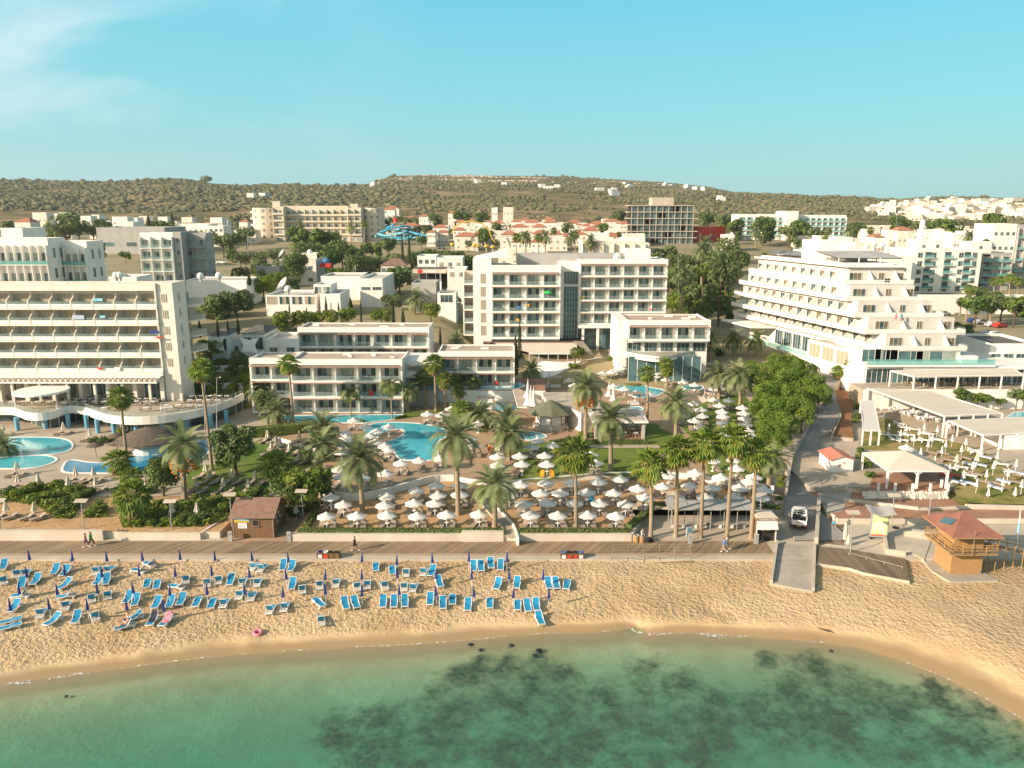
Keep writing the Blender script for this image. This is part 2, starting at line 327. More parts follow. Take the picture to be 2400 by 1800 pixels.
def tag(o,label,cat,group=None):
 o['label']=label;o['category']=cat
 if group:o['group']=group
 return o
def thing(name,label,cat,loc=(0,0,0),rz=0,group=None):
 o=bpy.data.objects.new(name,None);COL.objects.link(o);o.location=loc;o.rotation_euler=(0,0,rz);o.empty_display_size=.3
 return tag(o,label,cat,group)
def kind(o,k):o['kind']=k;return o
def dup(root,loc,rz=0,label=None,group=None,scale=None):
 def cp_(o,par):
  c=o.copy();COL.objects.link(c);c.parent=par
  for ch in KIDS.get(o.name,o.children):cp_(ch,c)
  return c
 r=cp_(root,None);r.location=loc;r.rotation_euler=(0,0,rz)
 if label:r['label']=label
 if group:r['group']=group
 if scale:r.scale=(scale,)*3 if not isinstance(scale,tuple)else scale
 return r
KIDS={}
class Proto:
 """first placement uses the prototype itself, later ones are copies"""
 def __init__(s,root):s.r=root;s.used=False;KIDS[root.name]=list(root.children);[KIDS.setdefault(c.name,list(c.children))for c in root.children]
 def put(s,loc,rz,label,group=None,scale=None):
  if not s.used:
   s.used=True;r=s.r;r.location=loc;r.rotation_euler=(0,0,rz)
   r['label']=label
   if group:r['group']=group
   if scale:r.scale=(scale,)*3 if not isinstance(scale,tuple)else scale
   return r
  return dup(s.r,loc,rz,label,group,scale)
ORD='first second third fourth fifth sixth seventh eighth ninth tenth eleventh twelfth thirteenth fourteenth fifteenth sixteenth seventeenth eighteenth nineteenth twentieth'.split()
TENS={20:'twenty',30:'thirty',40:'forty',50:'fifty',60:'sixty',70:'seventy',80:'eighty',90:'ninety'}
TENTH={30:'thirtieth',40:'fortieth',50:'fiftieth',60:'sixtieth',70:'seventieth',80:'eightieth',90:'ninetieth'}
def od(i,n=None):
 """ordinal words for index i (0 based)"""
 if n and n>1 and i==n-1:return 'last'
 i+=1
 if i>99:return 'hundredth' if i==100 else f'{i // 100 * 100 and "hundred"}-{od(i-101)}'
 if i<=20:return ORD[i-1]
 if i%10==0:return TENTH[i]
 return TENS[i//10*10]+'-'+ORD[i%10-1]
HAZE=0.00009
def spl(P,k=5):
 P=[Vector((p[0],p[1],0))for p in P];o=[]
 Q=[P[0]]+P+[P[-1]]
 for i in range(1,len(Q)-2):
  p0,p1,p2,p3=Q[i-1:i+3]
  for s in range(k):
   t=s/k;o.append(.5*((2*p1)+(p2-p0)*t+(2*p0-5*p1+4*p2-p3)*t*t+(3*p1-p0-3*p2+p3)*t**3))
 return o+[P[-1]]
def nzv(x,y,s):
 from mathutils import noise
 return noise.noise(Vector((x*s,y*s,3.7)))
def sandh(x,y):
 s=y-shore(x)
 if s<-12:return-1.1+(s+12)*.07
 if s<0:return s*.0917
 d=dry(x)-shore(x)
 if s<d:return .38*s/d
 e=min(1.0,(s-d)/9.0)
 return .38+1.0*e**.7
rnd=random.Random(5)
def sand_material():
 m=bpy.data.materials.new('beach_sand');m.use_nodes=True;N=m.node_tree.nodes;K=m.node_tree.links.new;b=N['Principled BSDF'];b.inputs['Specular IOR Level'].default_value=.15
 g=N.new('ShaderNodeNewGeometry');a=N.new('ShaderNodeAttribute');a.attribute_name='shore'
 sp_=N.new('ShaderNodeSeparateColor');K(a.outputs['Color'],sp_.inputs[0])
 n1=N.new('ShaderNodeTexNoise');n1.inputs['Scale'].default_value=.12;n1.inputs['Detail'].default_value=8;K(g.outputs['Position'],n1.inputs['Vector'])
 dryc=N.new('ShaderNodeMix');dryc.data_type='RGBA';dryc.inputs[6].default_value=(.57,.42,.25,1);dryc.inputs[7].default_value=(.47,.33,.185,1)
 r1=N.new('ShaderNodeMapRange');r1.inputs[1].default_value=.38;r1.inputs[2].default_value=.62;K(n1.outputs[0],r1.inputs[0]);K(r1.outputs[0],dryc.inputs[0])
 wet=N.new('ShaderNodeMix');wet.data_type='RGBA';wet.inputs[6].default_value=(.35,.245,.135,1)
 n2=N.new('ShaderNodeTexNoise');n2.inputs['Scale'].default_value=.5;n2.inputs['Detail'].default_value=4;K(g.outputs['Position'],n2.inputs['Vector'])
 ad=N.new('ShaderNodeMath');ad.operation='MULTIPLY_ADD';ad.inputs[1].default_value=.35;K(n2.outputs[0],ad.inputs[0]);K(sp_.outputs[0],ad.inputs[2])
 r2=N.new('ShaderNodeMapRange');r2.inputs[1].default_value=.52;r2.inputs[2].default_value=.85;K(ad.outputs[0],r2.inputs[0])
 K(r2.outputs[0],wet.inputs[0]);K(dryc.outputs[2],wet.inputs[7])
 n3=N.new('ShaderNodeTexNoise');n3.inputs['Scale'].default_value=.42;n3.inputs['Detail'].default_value=9;n3.inputs['Roughness'].default_value=.72;K(g.outputs['Position'],n3.inputs['Vector'])
 a3=N.new('ShaderNodeMath');a3.operation='ADD';K(n3.outputs[0],a3.inputs[0]);K(sp_.outputs[1],a3.inputs[1])
 r3=N.new('ShaderNodeMapRange');r3.inputs[1].default_value=.83;r3.inputs[2].default_value=1.08;K(a3.outputs[0],r3.inputs[0])
 n4=N.new('ShaderNodeTexNoise');n4.inputs['Scale'].default_value=2.2;n4.inputs['Detail'].default_value=6;K(g.outputs['Position'],n4.inputs['Vector'])
 sg=N.new('ShaderNodeMix');sg.data_type='RGBA';sg.inputs[6].default_value=(.006,.022,.014,1);sg.inputs[7].default_value=(.06,.13,.045,1)
 r4=N.new('ShaderNodeMapRange');r4.inputs[1].default_value=.42;r4.inputs[2].default_value=.68;K(n4.outputs[0],r4.inputs[0]);K(r4.outputs[0],sg.inputs[0])
 fm=N.new('ShaderNodeMix');fm.data_type='RGBA';K(r3.outputs[0],fm.inputs[0]);K(wet.outputs[2],fm.inputs[6]);K(sg.outputs[2],fm.inputs[7])
 K(fm.outputs[2],b.inputs['Base Color'])
 rr=N.new('ShaderNodeMapRange');rr.inputs[3].default_value=.45;rr.inputs[4].default_value=.95;K(sp_.outputs[0],rr.inputs[0]);K(rr.outputs[0],b.inputs['Roughness'])
 f1=N.new('ShaderNodeTexVoronoi');f1.inputs['Scale'].default_value=3.3;f1.feature='SMOOTH_F1';f1.inputs['Smoothness'].default_value=.5;f1.inputs['Randomness'].default_value=1
 nd=N.new('ShaderNodeTexNoise');nd.inputs['Scale'].default_value=4.0;nd.inputs['Detail'].default_value=4;K(g.outputs['Position'],nd.inputs['Vector'])
 mv=N.new('ShaderNodeMix');mv.data_type='RGBA';mv.inputs[0].default_value=.35;K(g.outputs['Position'],mv.inputs[6]);K(nd.outputs['Color'],mv.inputs[7])
 K(mv.outputs[2],f1.inputs['Vector'])
 sm=N.new('ShaderNodeMath');sm.operation='ADD';K(f1.outputs[0],sm.inputs[0]);K(nd.outputs[0],sm.inputs[1])
 ml=N.new('ShaderNodeMath');ml.operation='MULTIPLY';K(sm.outputs[0],ml.inputs[0])
 r5=N.new('ShaderNodeMapRange');r5.inputs[1].default_value=.75;r5.inputs[2].default_value=1.25;K(ad.outputs[0],r5.inputs[0]);K(r5.outputs[0],ml.inputs[1])
 bp=N.new('ShaderNodeBump');bp.inputs['Strength'].default_value=1.0;bp.inputs['Distance'].default_value=.17;K(ml.outputs[0],bp.inputs['Height']);K(bp.outputs[0],b.inputs['Normal'])
 return m
M['sand']=sand_material()
WEED=[(T('P',1180,1600),7.5,.30),(T('P',1260,1640),6,.34),(T('P',1140,1680),7,.34),(T('P',1000,1740),8,.34),(T('P',1300,1720),7,.34),(T('P',1520,1570),4,.22),(T('P',1600,1640),6,.32),(T('P',1660,1740),7,.36),(T('P',1500,1720),6,.34),(T('P',1900,1580),5,.26),(T('P',1880,1690),6,.32),(T('P',2000,1640),6,.30),(T('P',2120,1740),7,.33),(T('P',2230,1580),3.2,.34),(T('P',2300,1640),4.5,.42),(T('P',2380,1740),6,.45),(T('P',2250,1700),4.5,.38),(T('P',820,1760),5,.26),(T('P',780,1690),3.5,.18),(T('P',2200,1600),2.5,.2),(T('P',1780,1560),3,.2)]
WEEDW=[(W(p[0],p[1],-1.2),r*.85,a)for p,r,a in WEED]
def weed(x,y):
 v=0
 for c,r,a in WEEDW:
  d=((x-c.x)**2+((y-c.y)*1.25)**2)/(r*r)
  if d<6:v+=a*math.exp(-d)
 return min(v*1.5,.50)
def beach():
 xs=[-150+i*4 for i in range(20)]+[-70+i*.7 for i in range(201)]+[72+i*4 for i in range(20)]
 ys=[-60,-20,10,25]+[32+i*.6 for i in range(84)]
 me=bpy.data.meshes.new('beach');v=[];c=[]
 nr=random.Random(1)
 holes=[(W(*T('B4',605,1205),1.0),.9,-.35),(W(*T('B4',1280,1080),1.1),.9,-.3),(W(*T('B4',1480,1165),1.0),1.0,-.25),(W(*T('B2',560,1320),.7),.8,.4),(W(*T('B2',520,1350),.6),.6,-.3),(W(*T('B5',470,1395),.7),.5,-.2),(W(*T('B4',330,800),1.2),2.0,.15),(W(*T('B4',1230,1215),.9),.5,-.2),(W(*T('B1',1520,1420),.8),.6,.25)]
 for y in ys:
  for x in xs:
   z=sandh(x,y)
   s=y-shore(x);d=dry(x)-shore(x)
   if s>d:z+=(nr.random()-.5)*.07
   for h,r,a in holes:
    q=((x-h.x)**2+(y-h.y)**2)/(r*r)
    if q<4:z+=a*math.exp(-q)*(1 if a<0 else 1)
   z+=max(0,.10*math.sin(x*.35)*math.sin(y*.5))*(1 if s>d else 0)
   v.append((x,y,z))
   c.append((max(0,min(1,s/(d*1.6)))if s>-.5 else min(.62,(-s-.5)*.3),weed(x,y)if s<-.8 else 0,0,1))
 nx=len(xs)
 f=[(j*nx+i,j*nx+i+1,(j+1)*nx+i+1,(j+1)*nx+i)for j in range(len(ys)-1)for i in range(nx-1)]
 me.from_pydata(v,[],f);me.materials.append(M['sand'])
 a=me.color_attributes.new('shore','FLOAT_COLOR','POINT')
 a.data.foreach_set('color',[q for t in c for q in t])
 me.polygons.foreach_set('use_smooth',[True]*len(f));me.update()
 o=bpy.data.objects.new('beach',me);COL.objects.link(o);kind(o,'structure')
beach()
def sea():
 m=bpy.data.materials.new('sea_water');m.use_nodes=True;N=m.node_tree.nodes;K=m.node_tree.links.new;o=N['Material Output'];N.remove(N['Principled BSDF'])
 g=N.new('ShaderNodeNewGeometry');n=N.new('ShaderNodeTexNoise');n.inputs['Scale'].default_value=2.0;n.inputs['Detail'].default_value=7;n.inputs['Roughness'].default_value=.65;n.inputs['Distortion'].default_value=.8;K(g.outputs['Position'],n.inputs['Vector'])
 bp=N.new('ShaderNodeBump');bp.inputs['Strength'].default_value=1;bp.inputs['Distance'].default_value=.6;K(n.outputs[0],bp.inputs['Height'])
 gl=N.new('ShaderNodeBsdfGlossy');gl.inputs['Roughness'].default_value=.08;K(bp.outputs[0],gl.inputs['Normal'])
 fr=N.new('ShaderNodeFresnel');fr.inputs[0].default_value=1.33;K(bp.outputs[0],fr.inputs['Normal'])
 t=N.new('ShaderNodeBsdfTransparent');t.inputs[0].default_value=(.93,.97,.96,1)
 bk=N.new('ShaderNodeMath');bk.operation='SUBTRACT';bk.inputs[0].default_value=1;K(g.outputs['Backfacing'],bk.inputs[1]);fb=N.new('ShaderNodeMath');fb.operation='MULTIPLY';K(fr.outputs[0],fb.inputs[0]);K(bk.outputs[0],fb.inputs[1])
 x=N.new('ShaderNodeMixShader');K(fb.outputs[0],x.inputs[0]);K(t.outputs[0],x.inputs[1]);K(gl.outputs[0],x.inputs[2])
 tu=N.new('ShaderNodeBsdfDiffuse');tu.inputs[0].default_value=(.004,.26,.235,1);K(bp.outputs[0],tu.inputs['Normal'])
 a=N.new('ShaderNodeAttribute');a.attribute_name='deep'
 x2=N.new('ShaderNodeMixShader');K(a.outputs['Fac'],x2.inputs[0]);K(x.outputs[0],x2.inputs[1]);K(tu.outputs[0],x2.inputs[2])
 K(x2.outputs[0],o.inputs[0])
 va=N.new('ShaderNodeVolumeAbsorption');va.inputs[0].default_value=(.0,.885,.865,1);va.inputs[1].default_value=.46;K(va.outputs[0],o.inputs[1])
 xs=[-150+i*6 for i in range(51)];ys=[-60,-20,0,20,30]+[34+i*1.5 for i in range(34)]
 v=[];c=[]
 for y in ys:
  for x_ in xs:
   v.append((x_,y,0));s=shore(x_)-y
   c.append(0 if s<.5 else .27*(1-math.exp(-(s-.5)/12)))
 nx=len(xs);nn=len(v)
 f=[(j*nx+i,j*nx+i+1,(j+1)*nx+i+1,(j+1)*nx+i)for j in range(len(ys)-1)for i in range(nx-1)]
 for p in list(v):v.append((p[0],p[1],-12))
 c=c+[0]*nn
 f+=[tuple(nn+k for k in q[::-1])for q in list(f)]
 bd=[i for i in range(nx)]+[j*nx+nx-1 for j in range(1,len(ys))]+[(len(ys)-1)*nx+i for i in range(nx-2,-1,-1)]+[j*nx for j in range(len(ys)-2,0,-1)]
 for a_,b_ in zip(bd,bd[1:]+bd[:1]):f.append((a_,nn+a_,nn+b_,b_))
 me=bpy.data.meshes.new('sea');me.from_pydata(v,[],f);me.materials.append(m)
 at=me.attributes.new('deep','FLOAT','POINT');at.data.foreach_set('value',c);me.update()
 ob=bpy.data.objects.new('sea',me);COL.objects.link(ob);kind(ob,'structure')
 fm=bpy.data.materials.new('foam');fm.use_nodes=True;N=fm.node_tree.nodes;K=fm.node_tree.links.new;b=N['Principled BSDF'];b.inputs['Base Color'].default_value=(.75,.76,.74,1)
 g=N.new('ShaderNodeNewGeometry');n=N.new('ShaderNodeTexNoise');n.inputs['Scale'].default_value=3.5;n.inputs['Detail'].default_value=6;K(g.outputs['Position'],n.inputs['Vector'])
 r=N.new('ShaderNodeMapRange');r.inputs[1].default_value=.50;r.inputs[2].default_value=.62;r.inputs[4].default_value=.9;K(n.outputs[0],r.inputs[0]);K(r.outputs[0],b.inputs['Alpha'])
 mb=MB();M['foam']=fm
 for segs,w in(([(1465,1465),(1479,1473),(1495,1482),(1519,1487),(1560,1484),(1600,1482)],.35),([(1623,1481),(1655,1487),(1690,1491),(1733,1490),(1760,1490)],.5),([(-5,1606),(20,1601),(60,1596),(75,1598)],.5),([(85,1590),(120,1588),(160,1582),(215,1575)],.35),([(845,1516),(870,1511),(900,1508)],.25)):
  P=[W(*q,.012)for q in segs];n=len(P)
  for i in range(n-1):
   w0=w*math.sin(math.pi*(i+.15)/n);w1=w*math.sin(math.pi*(i+1.15)/n)
   mb.quad([P[i]+Vector((0,-w0,0)),P[i+1]+Vector((0,-w1,0)),P[i+1]+Vector((0,w1*.6,.02)),P[i]+Vector((0,w0*.6,.02))],'foam')
 P=spl([p for p in SHORE if-62<p[0]<62],4)
 for i in range(len(P)-1):
  w=.05+.12*max(0,nzv(P[i].x,3,.25)+.25);w2=.05+.12*max(0,nzv(P[i+1].x,3,.25)+.25)
  mb.quad([P[i]+Vector((0,-w,.012)),P[i+1]+Vector((0,-w2,.012)),P[i+1]+Vector((0,w2,.03)),P[i]+Vector((0,w,.03))],'foam')
 kind(mb.obj('foam'),'stuff')
 for x0,y0,s in((1104,1512,.5),(1127,1524,.4),(1198,1513,.45),(1263,1526,.6),(1254,1537,.5),(1948,1526,.35),(155,1632,.3)):
  p=W(x0,y0,-.1);b=MB();b.ball((0,0,0),s*.6,'rkd',8,5,.5);o=b.obj('sea_rock',smooth=True,loc=p,rz=x0)
  for vv in o.data.vertices:vv.co*=.8+.4*rnd.random()
  tag(o,{1104:'dark flat rock in the shallows, leftmost of the group',1127:'small dark rock just seaward of the leftmost one',1198:'dark rock in the shallows directly below the single lounger',1263:'largest dark rock in the shallows near the seagrass',1254:'dark rock touching the large one on its seaward side',1948:'small dark blue object floating off the right beach',155:'tiny dark rock off the left end of the beach'}[x0],'rock','rocks in the shallow water')
M['rkd']=mat('wet_rock',(.03,.035,.03),(.015,.02,.02),2,.4)
sea()
def struct(name,mb):o=mb.obj(name);kind(o,'structure');return o
def smooth_poly(pts,k=4):
 n=len(pts);out=[]
 for i in range(n):
  p0,p1,p2,p3=[Vector((*pts[(i+j-1)%n][:2],0))for j in range(4)]
  for s in range(k):
   t=s/k;out.append(tuple((.5*((2*p1)+(p2-p0)*t+(2*p0-5*p1+4*p2-p3)*t*t+(3*p1-p0-3*p2+p3)*t**3))[:2]))
 return out
def poly(tile,pts,h):return[tuple(W(*T(tile,*p),h)[:2])for p in pts]
xe=175
mb=MB();mb.prism([(-xe,81.6),(xe,81.6),(xe,118),(-xe,118)],-1,HB-.03,'concp');struct('ground',mb)
curveL=[(-75,99.0)]+[(x,y)for x,y in CURVE if-26.5<x<33.4]
mb=MB();mb.prism([(-26,86.4),(14.6,86.4),(15.4,94.5),(33.3,94.5),(33.3,ycurve(33))]+[(x,y)for x,y in reversed(CURVE)if-26<x<33.2]+[(-26,ycurve(-26))],0,HS,'tsand','wallp');struct('sand_terrace',mb)
mb=MB();mb.prism([(-100,87.3),(-47,87.3),(-35,87.3),(-34.6,94.5),(-26,94.5),(-26,ycurve(-26)+.2),(-100,99.2)],0,HS,'tsand','wallp');struct('garden_terrace',mb)
mb=MB();mb.prism([(XR1+.2,91.5),(xe,91.5),(xe,101.2),(XR1+.2,101.2)],0,HS,'terr','wallp');struct('right_terrace',mb)
mb=MB();mb.prism([(x,y)for x,y in CURVE if-26<x<33.3]+[(33.3,101),(33.3,166),(-43,166),(-43,128),(-30,118)],0,HU,'deck','white');struct('upper_garden',mb)
mb=MB();mb.prism([(-xe,99.1),(-25.5,99.1),(-25.5,166),(-xe,166)],0,HS,'deckp','white');struct('pool_terrace',mb)
mb=MB();mb.prism([(XR1+.2,101),(xe,101),(xe,166),(XR1+.2,166)],0,HU,'deckp','conc');struct('upper_terrace',mb)
RL=[W(*T('G4',*p),roadh(y))for p,y in(((1140,1400),90),((1180,1100),98),((1230,900),105),((1340,700),114),((1450,510),122),((1540,400),130),((1540,280),138),((1500,150),148),((1440,60),158))]
RR=[W(*T('G4',*p),roadh(y))for p,y in(((1470,1400),90),((1480,1080),98),((1500,740),110),((1600,690),114),((1690,510),122),((1650,380),130),((1620,270),138),((1700,200),146),((1640,60),160))]
def strip(name,A,B,m,up=.05,cross=1,side=True):
 mb=MB()
 for i in range(len(A)-1):
  mb.quad([A[i]+Vector((0,0,up)),B[i]+Vector((0,0,up)),B[i+1]+Vector((0,0,up)),A[i+1]+Vector((0,0,up))],m)
  if side:
   for P in(A,B):mb.quad([P[i]+Vector((0,0,up)),P[i+1]+Vector((0,0,up)),Vector((P[i+1].x,P[i+1].y,0)),Vector((P[i].x,P[i].y,0))],'concp')
 return struct(name,mb)
RLs=[Vector((p.x,p.y,roadh(p.y)))for p in RL];RRs=[Vector((p.x,p.y,roadh(p.y)))for p in RR]
tail=[(Vector((31,175,6.6)),Vector((38,175,6.6))),(Vector((22,200,8.5)),Vector((30,202,8.6))),(Vector((18,230,11)),Vector((28,232,11.1)))]
RLs=[Vector((XR0,86.4,HB))]+RLs+[t[0]for t in tail];RRs=[Vector((XR1-.2,86.4,HB))]+RRs+[t[1]for t in tail]
strip('road',RLs,RRs,'roadg',.12)
mb=MB();A=poly('G4',[(1630,260),(1830,280),(1790,520),(1810,720),(1600,700),(1690,510),(1600,270)],3.6);mb.prism(A,1.5,3.75,'earth','conc');struct('earth_verge',mb)
CREST=[(-1500,415),(-200,418),(0,420),(300,428),(440,420),(480,424),(600,436),(720,434),(800,436),(880,434),(905,420),(940,412),(1000,410),(1300,413),(1400,420),(1550,430),(1640,440),(1690,452),(1800,456),(1900,462),(2000,468),(2060,470),(2150,462),(2250,461),(2330,466),(2400,474),(2700,480),(4000,480)]
def far_height(x,y):
 r=math.hypot(x,y);pxx=1200+FPX*(x/max(y,1))*cp*1.0
 base=gk(x,y)if y<1400 else 46
 if y<700:return base
 cy=pl(CREST,pxx)
 el=math.atan((900-cy)/FPX)-PITCH
 left=max(0,min(1,(900-pxx)/80));rc=lerp(2300,1750,left)
 if pxx>1650:rc=lerp(2300,1700,min(1,(pxx-1650)/200))
 zc=CAM_H+rc*math.tan(el)
 t=(y-750)/(rc-750)
 if t>1:return zc-(y-rc)*.25
 prof=max(t,0)**1.25
 z=lerp(base,zc,max(0,prof))
 z+=(nzv(x,y,.004)*9+nzv(x,y,.015)*3)*math.sin(math.pi*min(1,max(0,t)))
 return z
def inland():
 mb=MB()
 m=bpy.data.materials.new('hill_ground');m.use_nodes=True;N=m.node_tree.nodes;K=m.node_tree.links.new;b=N['Principled BSDF'];b.inputs['Roughness'].default_value=1;b.inputs['Specular IOR Level'].default_value=.05
 g=N.new('ShaderNodeNewGeometry');n=N.new('ShaderNodeTexNoise');n.inputs['Scale'].default_value=.012;n.inputs['Detail'].default_value=10;n.inputs['Roughness'].default_value=.68;K(g.outputs['Position'],n.inputs['Vector'])
 cr=N.new('ShaderNodeValToRGB');cr.color_ramp.elements[0].position=.36;cr.color_ramp.elements[0].color=(.085,.09,.035,1);cr.color_ramp.elements[1].position=.62;cr.color_ramp.elements[1].color=(.34,.24,.14,1)
 e=cr.color_ramp.elements.new(.49);e.color=(.16,.13,.06,1);K(n.outputs[0],cr.inputs[0]);K(cr.outputs[0],b.inputs['Base Color'])
 M['hill']=m
 xs0=[-1.35+i*.0225 for i in range(121)];ys=[164,170,176,185,200,215,230,260,300,335,370,410,450,500,560,615,680,750,830,920,1000,1080,1160,1240,1320,1400,1480,1560,1640,1700,1760,1820,1900,1980,2060,2140,2220,2300,2360,2450,2700,3300,4500]
 v=[(a*max(y,200)*1.0,y,far_height(a*max(y,200),y))for y in ys for a in xs0]
 nx=len(xs0);f=[(j*nx+i,j*nx+i+1,(j+1)*nx+i+1,(j+1)*nx+i)for j in range(len(ys)-1)for i in range(nx-1)]
 me=bpy.data.meshes.new('terrain');me.from_pydata(v,[],f);me.materials.append(M['soil']);me.materials.append(m)
 me.polygons.foreach_set('material_index',[0 if ys[(k//(nx-1))]<560 else 1 for k in range(len(f))])
 me.polygons.foreach_set('use_smooth',[True]*len(f));me.update()
 o=bpy.data.objects.new('terrain',me);COL.objects.link(o);kind(o,'structure')
inland()
xa=-175
xb=W(1815,1300,HB).x;xr=W(2400,1300,HB).x
mb=MB();mb.prism([(xa,82.85),(xb,82.85),(xb,86.4),(xa,86.4)],.5,HB+.03,'board','concp');struct('boardwalk',mb)
mb=MB();mb.box((xa,82.5,.2),(xb+.2,82.85,HB-.02),'stepc');mb.box((xa,82.15,.2),(W(1370,1300,HB).x,82.5,HB-.17),'stepc');mb.box((xa,81.75,.2),(W(1370,1300,HB).x,82.15,HB-.32),'stepc');mb.box((W(1620,1300,1.5).x,82.0,.2),(xb+.2,82.5,HB-.2),'stepc');mb.box((W(1622,1300,1.5).x,81.3,.2),(xb-3,82.0,HB-.38),'stepc');struct('promenade_steps',mb)
def sheet(name,pts,h,m,up=.004,smooth=0):
 if smooth:pts=smooth_poly(pts,smooth)
 mb=MB();mb.prism(pts,h-.05,h+up,m);return struct(name,mb)
sheet('plaza',[(15.4,86.42),(XR0,86.42),(XR0,94.5),(15.4,94.5)],HB,'deckp',.012)
sheet('kiosk_plaza',[(-34.6,86.42),(-26.05,86.42),(-26.05,94.4),(-34.6,94.4)],HB,'deck',.012)
s0=[W(*T('B5',80,640),HB+.05),W(*T('B5',405,655),HB+.05),W(*T('B5',390,1050),1.5),W(*T('B5',30,985),1.5)]
mb=MB();mb.add(s0+[Vector((p.x,p.y,-.5))for p in s0],[(0,3,2,1),(0,1,5,4),(1,2,6,5),(2,3,7,6),(3,0,4,7)],'conc');struct('slipway',mb)
def wallth(name,A,B,h0,h1a,h1b,t,m,label,cat='wall',group=None):
 A=Vector(A[:2]+(0,))if isinstance(A,tuple)else Vector((A.x,A.y,0));B=Vector(B[:2]+(0,))if isinstance(B,tuple)else Vector((B.x,B.y,0))
 d=(B-A).normalized();n=Vector((-d.y,d.x,0))*t/2
 mb=MB();q=[A-n,B-n,B+n,A+n]
 top=[Vector((q[0].x,q[0].y,h1a)),Vector((q[1].x,q[1].y,h1b)),Vector((q[2].x,q[2].y,h1b)),Vector((q[3].x,q[3].y,h1a))]
 bot=[Vector((p.x,p.y,h0))for p in q]
 mb.add(bot+top,[(4,5,6,7),(0,1,5,4),(1,2,6,5),(2,3,7,6),(3,0,4,7)],m)
 return tag(mb.obj(name),label,cat,group)
def X(px,py,h):return W(px,py,h).x
wallth('retaining_wall',(-100,87.0),(X(243,1265,HB),87.0),.5,2.85,2.85,.5,'wallp','pale concrete wall behind the benches at the left end of the boardwalk')
wallth('retaining_wall',(X(290,1255,HB),87.0),(X(480,1255,HB),87.0),.5,2.55,2.55,.35,'wallp','low pale wall between the wooden bins and the brown kiosk')
wallth('retaining_wall',(X(480,1255,HB),87.0),(X(548,1210,2.5),94.3),.5,2.55,2.75,.35,'wallp','slanting concrete wall rising along the left side of the brown kiosk')
wallth('retaining_wall',(-34.6,94.7),(-26.2,94.7),.5,2.9,2.9,.35,'conc','grey concrete wall in shade behind the brown kiosk')
wallth('retaining_wall',(-26.2,86.6),(X(1082,1270,HB),86.6),.5,2.62,2.62,.6,'wallp','long pale planter wall under the hedge right of the brown kiosk')
wallth('retaining_wall',(X(1082,1270,HB),86.55),(X(1180,1270,HB),86.55),.5,2.95,2.95,.7,'wallp','taller pale wall block just left of the sandy path opening')
wallth('retaining_wall',(X(1213,1270,HB),86.6),(X(1480,1270,HB),86.6),.5,2.62,2.62,.6,'wallp','long pale planter wall right of the sandy path opening')
wallth('retaining_wall',(X(1482,1270,HB),86.65),(X(1518,1215,2.6),94.3),.5,2.62,2.75,.35,'wallp','diagonal concrete wall running back from the bins beside the palms')
wallth('retaining_wall',(15.6,94.7),(33.2,94.7),.5,2.75,2.75,.4,'wallp','pale concrete wall behind the slatted bus-stop-like shade roof')
pR=[W(*T('B5',650,285),2.3),W(*T('B5',1295,365),2.3),W(*T('B5',1700,350),2.3),W(*T('B5',2400,365),2.3)]
wallth('retaining_wall',pR[0],pR[1],.5,2.9,2.9,.4,'wallp','cream wall below the brown terrace, left part next to the road')
wallth('retaining_wall',pR[1]+Vector((.05,0,0)),pR[2],.5,2.75,2.75,.4,'wallp','cream wall below the brown terrace, middle part behind the watch tower')
wallth('retaining_wall',pR[2]+Vector((.05,0,0)),pR[3],.5,3.05,3.05,.4,'wallp','taller cream wall below the lawn at the right edge')
def curvewall(name,P,z0,z1,t,m,label):
 mb=MB()
 for a,b in zip(P,P[1:]):
  a=Vector((a[0],a[1],0));b=Vector((b[0],b[1],0));d=(b-a).normalized();n=Vector((-d.y,d.x,0))*t/2
  q=[a-n,b-n,b+n,a+n];mb.add([Vector((p.x,p.y,z0))for p in q]+[Vector((p.x,p.y,z1))for p in q],[(4,5,6,7),(0,1,5,4),(2,3,7,6),(1,2,6,5),(3,0,4,7)],m)
 return tag(mb.obj(name),label,'wall')
cl_=[c for c in CURVE if c[0]<X(1075,1127,2.5)];cr_=[c for c in CURVE if c[0]>X(1155,1127,2.5)]
curvewall('curved_wall',spl(cl_,3),HS-.1,HU+.25,.3,'white','white curved wall under the glass railing below the pool deck')
curvewall('curved_wall',spl(cr_,3),HS-.1,HU+.12,.3,'white','white curved wall between the green lawn and the sandy umbrella terrace')
curvewall('path_kerb',[W(*T('G3',*p),HS)for p in((430,1265),(500,1340),(560,1400),(590,1470),(605,1530))],HS-.9,HS+.25,.25,'white','white kerb along the right side of the sandy entrance path')
curvewall('path_kerb',[W(*T('G3',*p),HS)for p in((255,1130),(290,1230),(380,1330),(450,1390),(480,1460))],HS-.9,HS+.18,.2,'concp','grey kerb along the left side of the sandy entrance path')
sheet('entrance_path',poly('G3',[(280,1140),(400,1160),(430,1265),(560,1400),(600,1500),(490,1500),(450,1390),(290,1230)],HS),HS,'deckp',.02)
def pxs(tile,pts):return[tuple(W(*T(tile,*p),HS if tile=='G1' else HU)[:2])for p in pts]
sheet('lawn',pxs('G3',[(560,1000),(610,900),(560,800),(640,690),(900,690),(1180,735),(1900,738),(1680,860),(1640,975),(1300,965),(950,1000),(700,1020)]),HU,'grass',.012,3)
sheet('lawn',pxs('G3',[(1720,520),(1840,540),(1960,625),(2020,712),(1700,715),(1240,715),(1240,700),(1690,700)]),HU,'grass',.012)
sheet('lawn',pxs('G4',[(240,440),(380,385),(560,320),(770,310),(860,430),(930,700),(1010,1050),(1000,1140),(700,1110),(470,1060),(430,960),(470,840),(330,700),(190,620),(180,520)]),HU,'grass',.012,3)
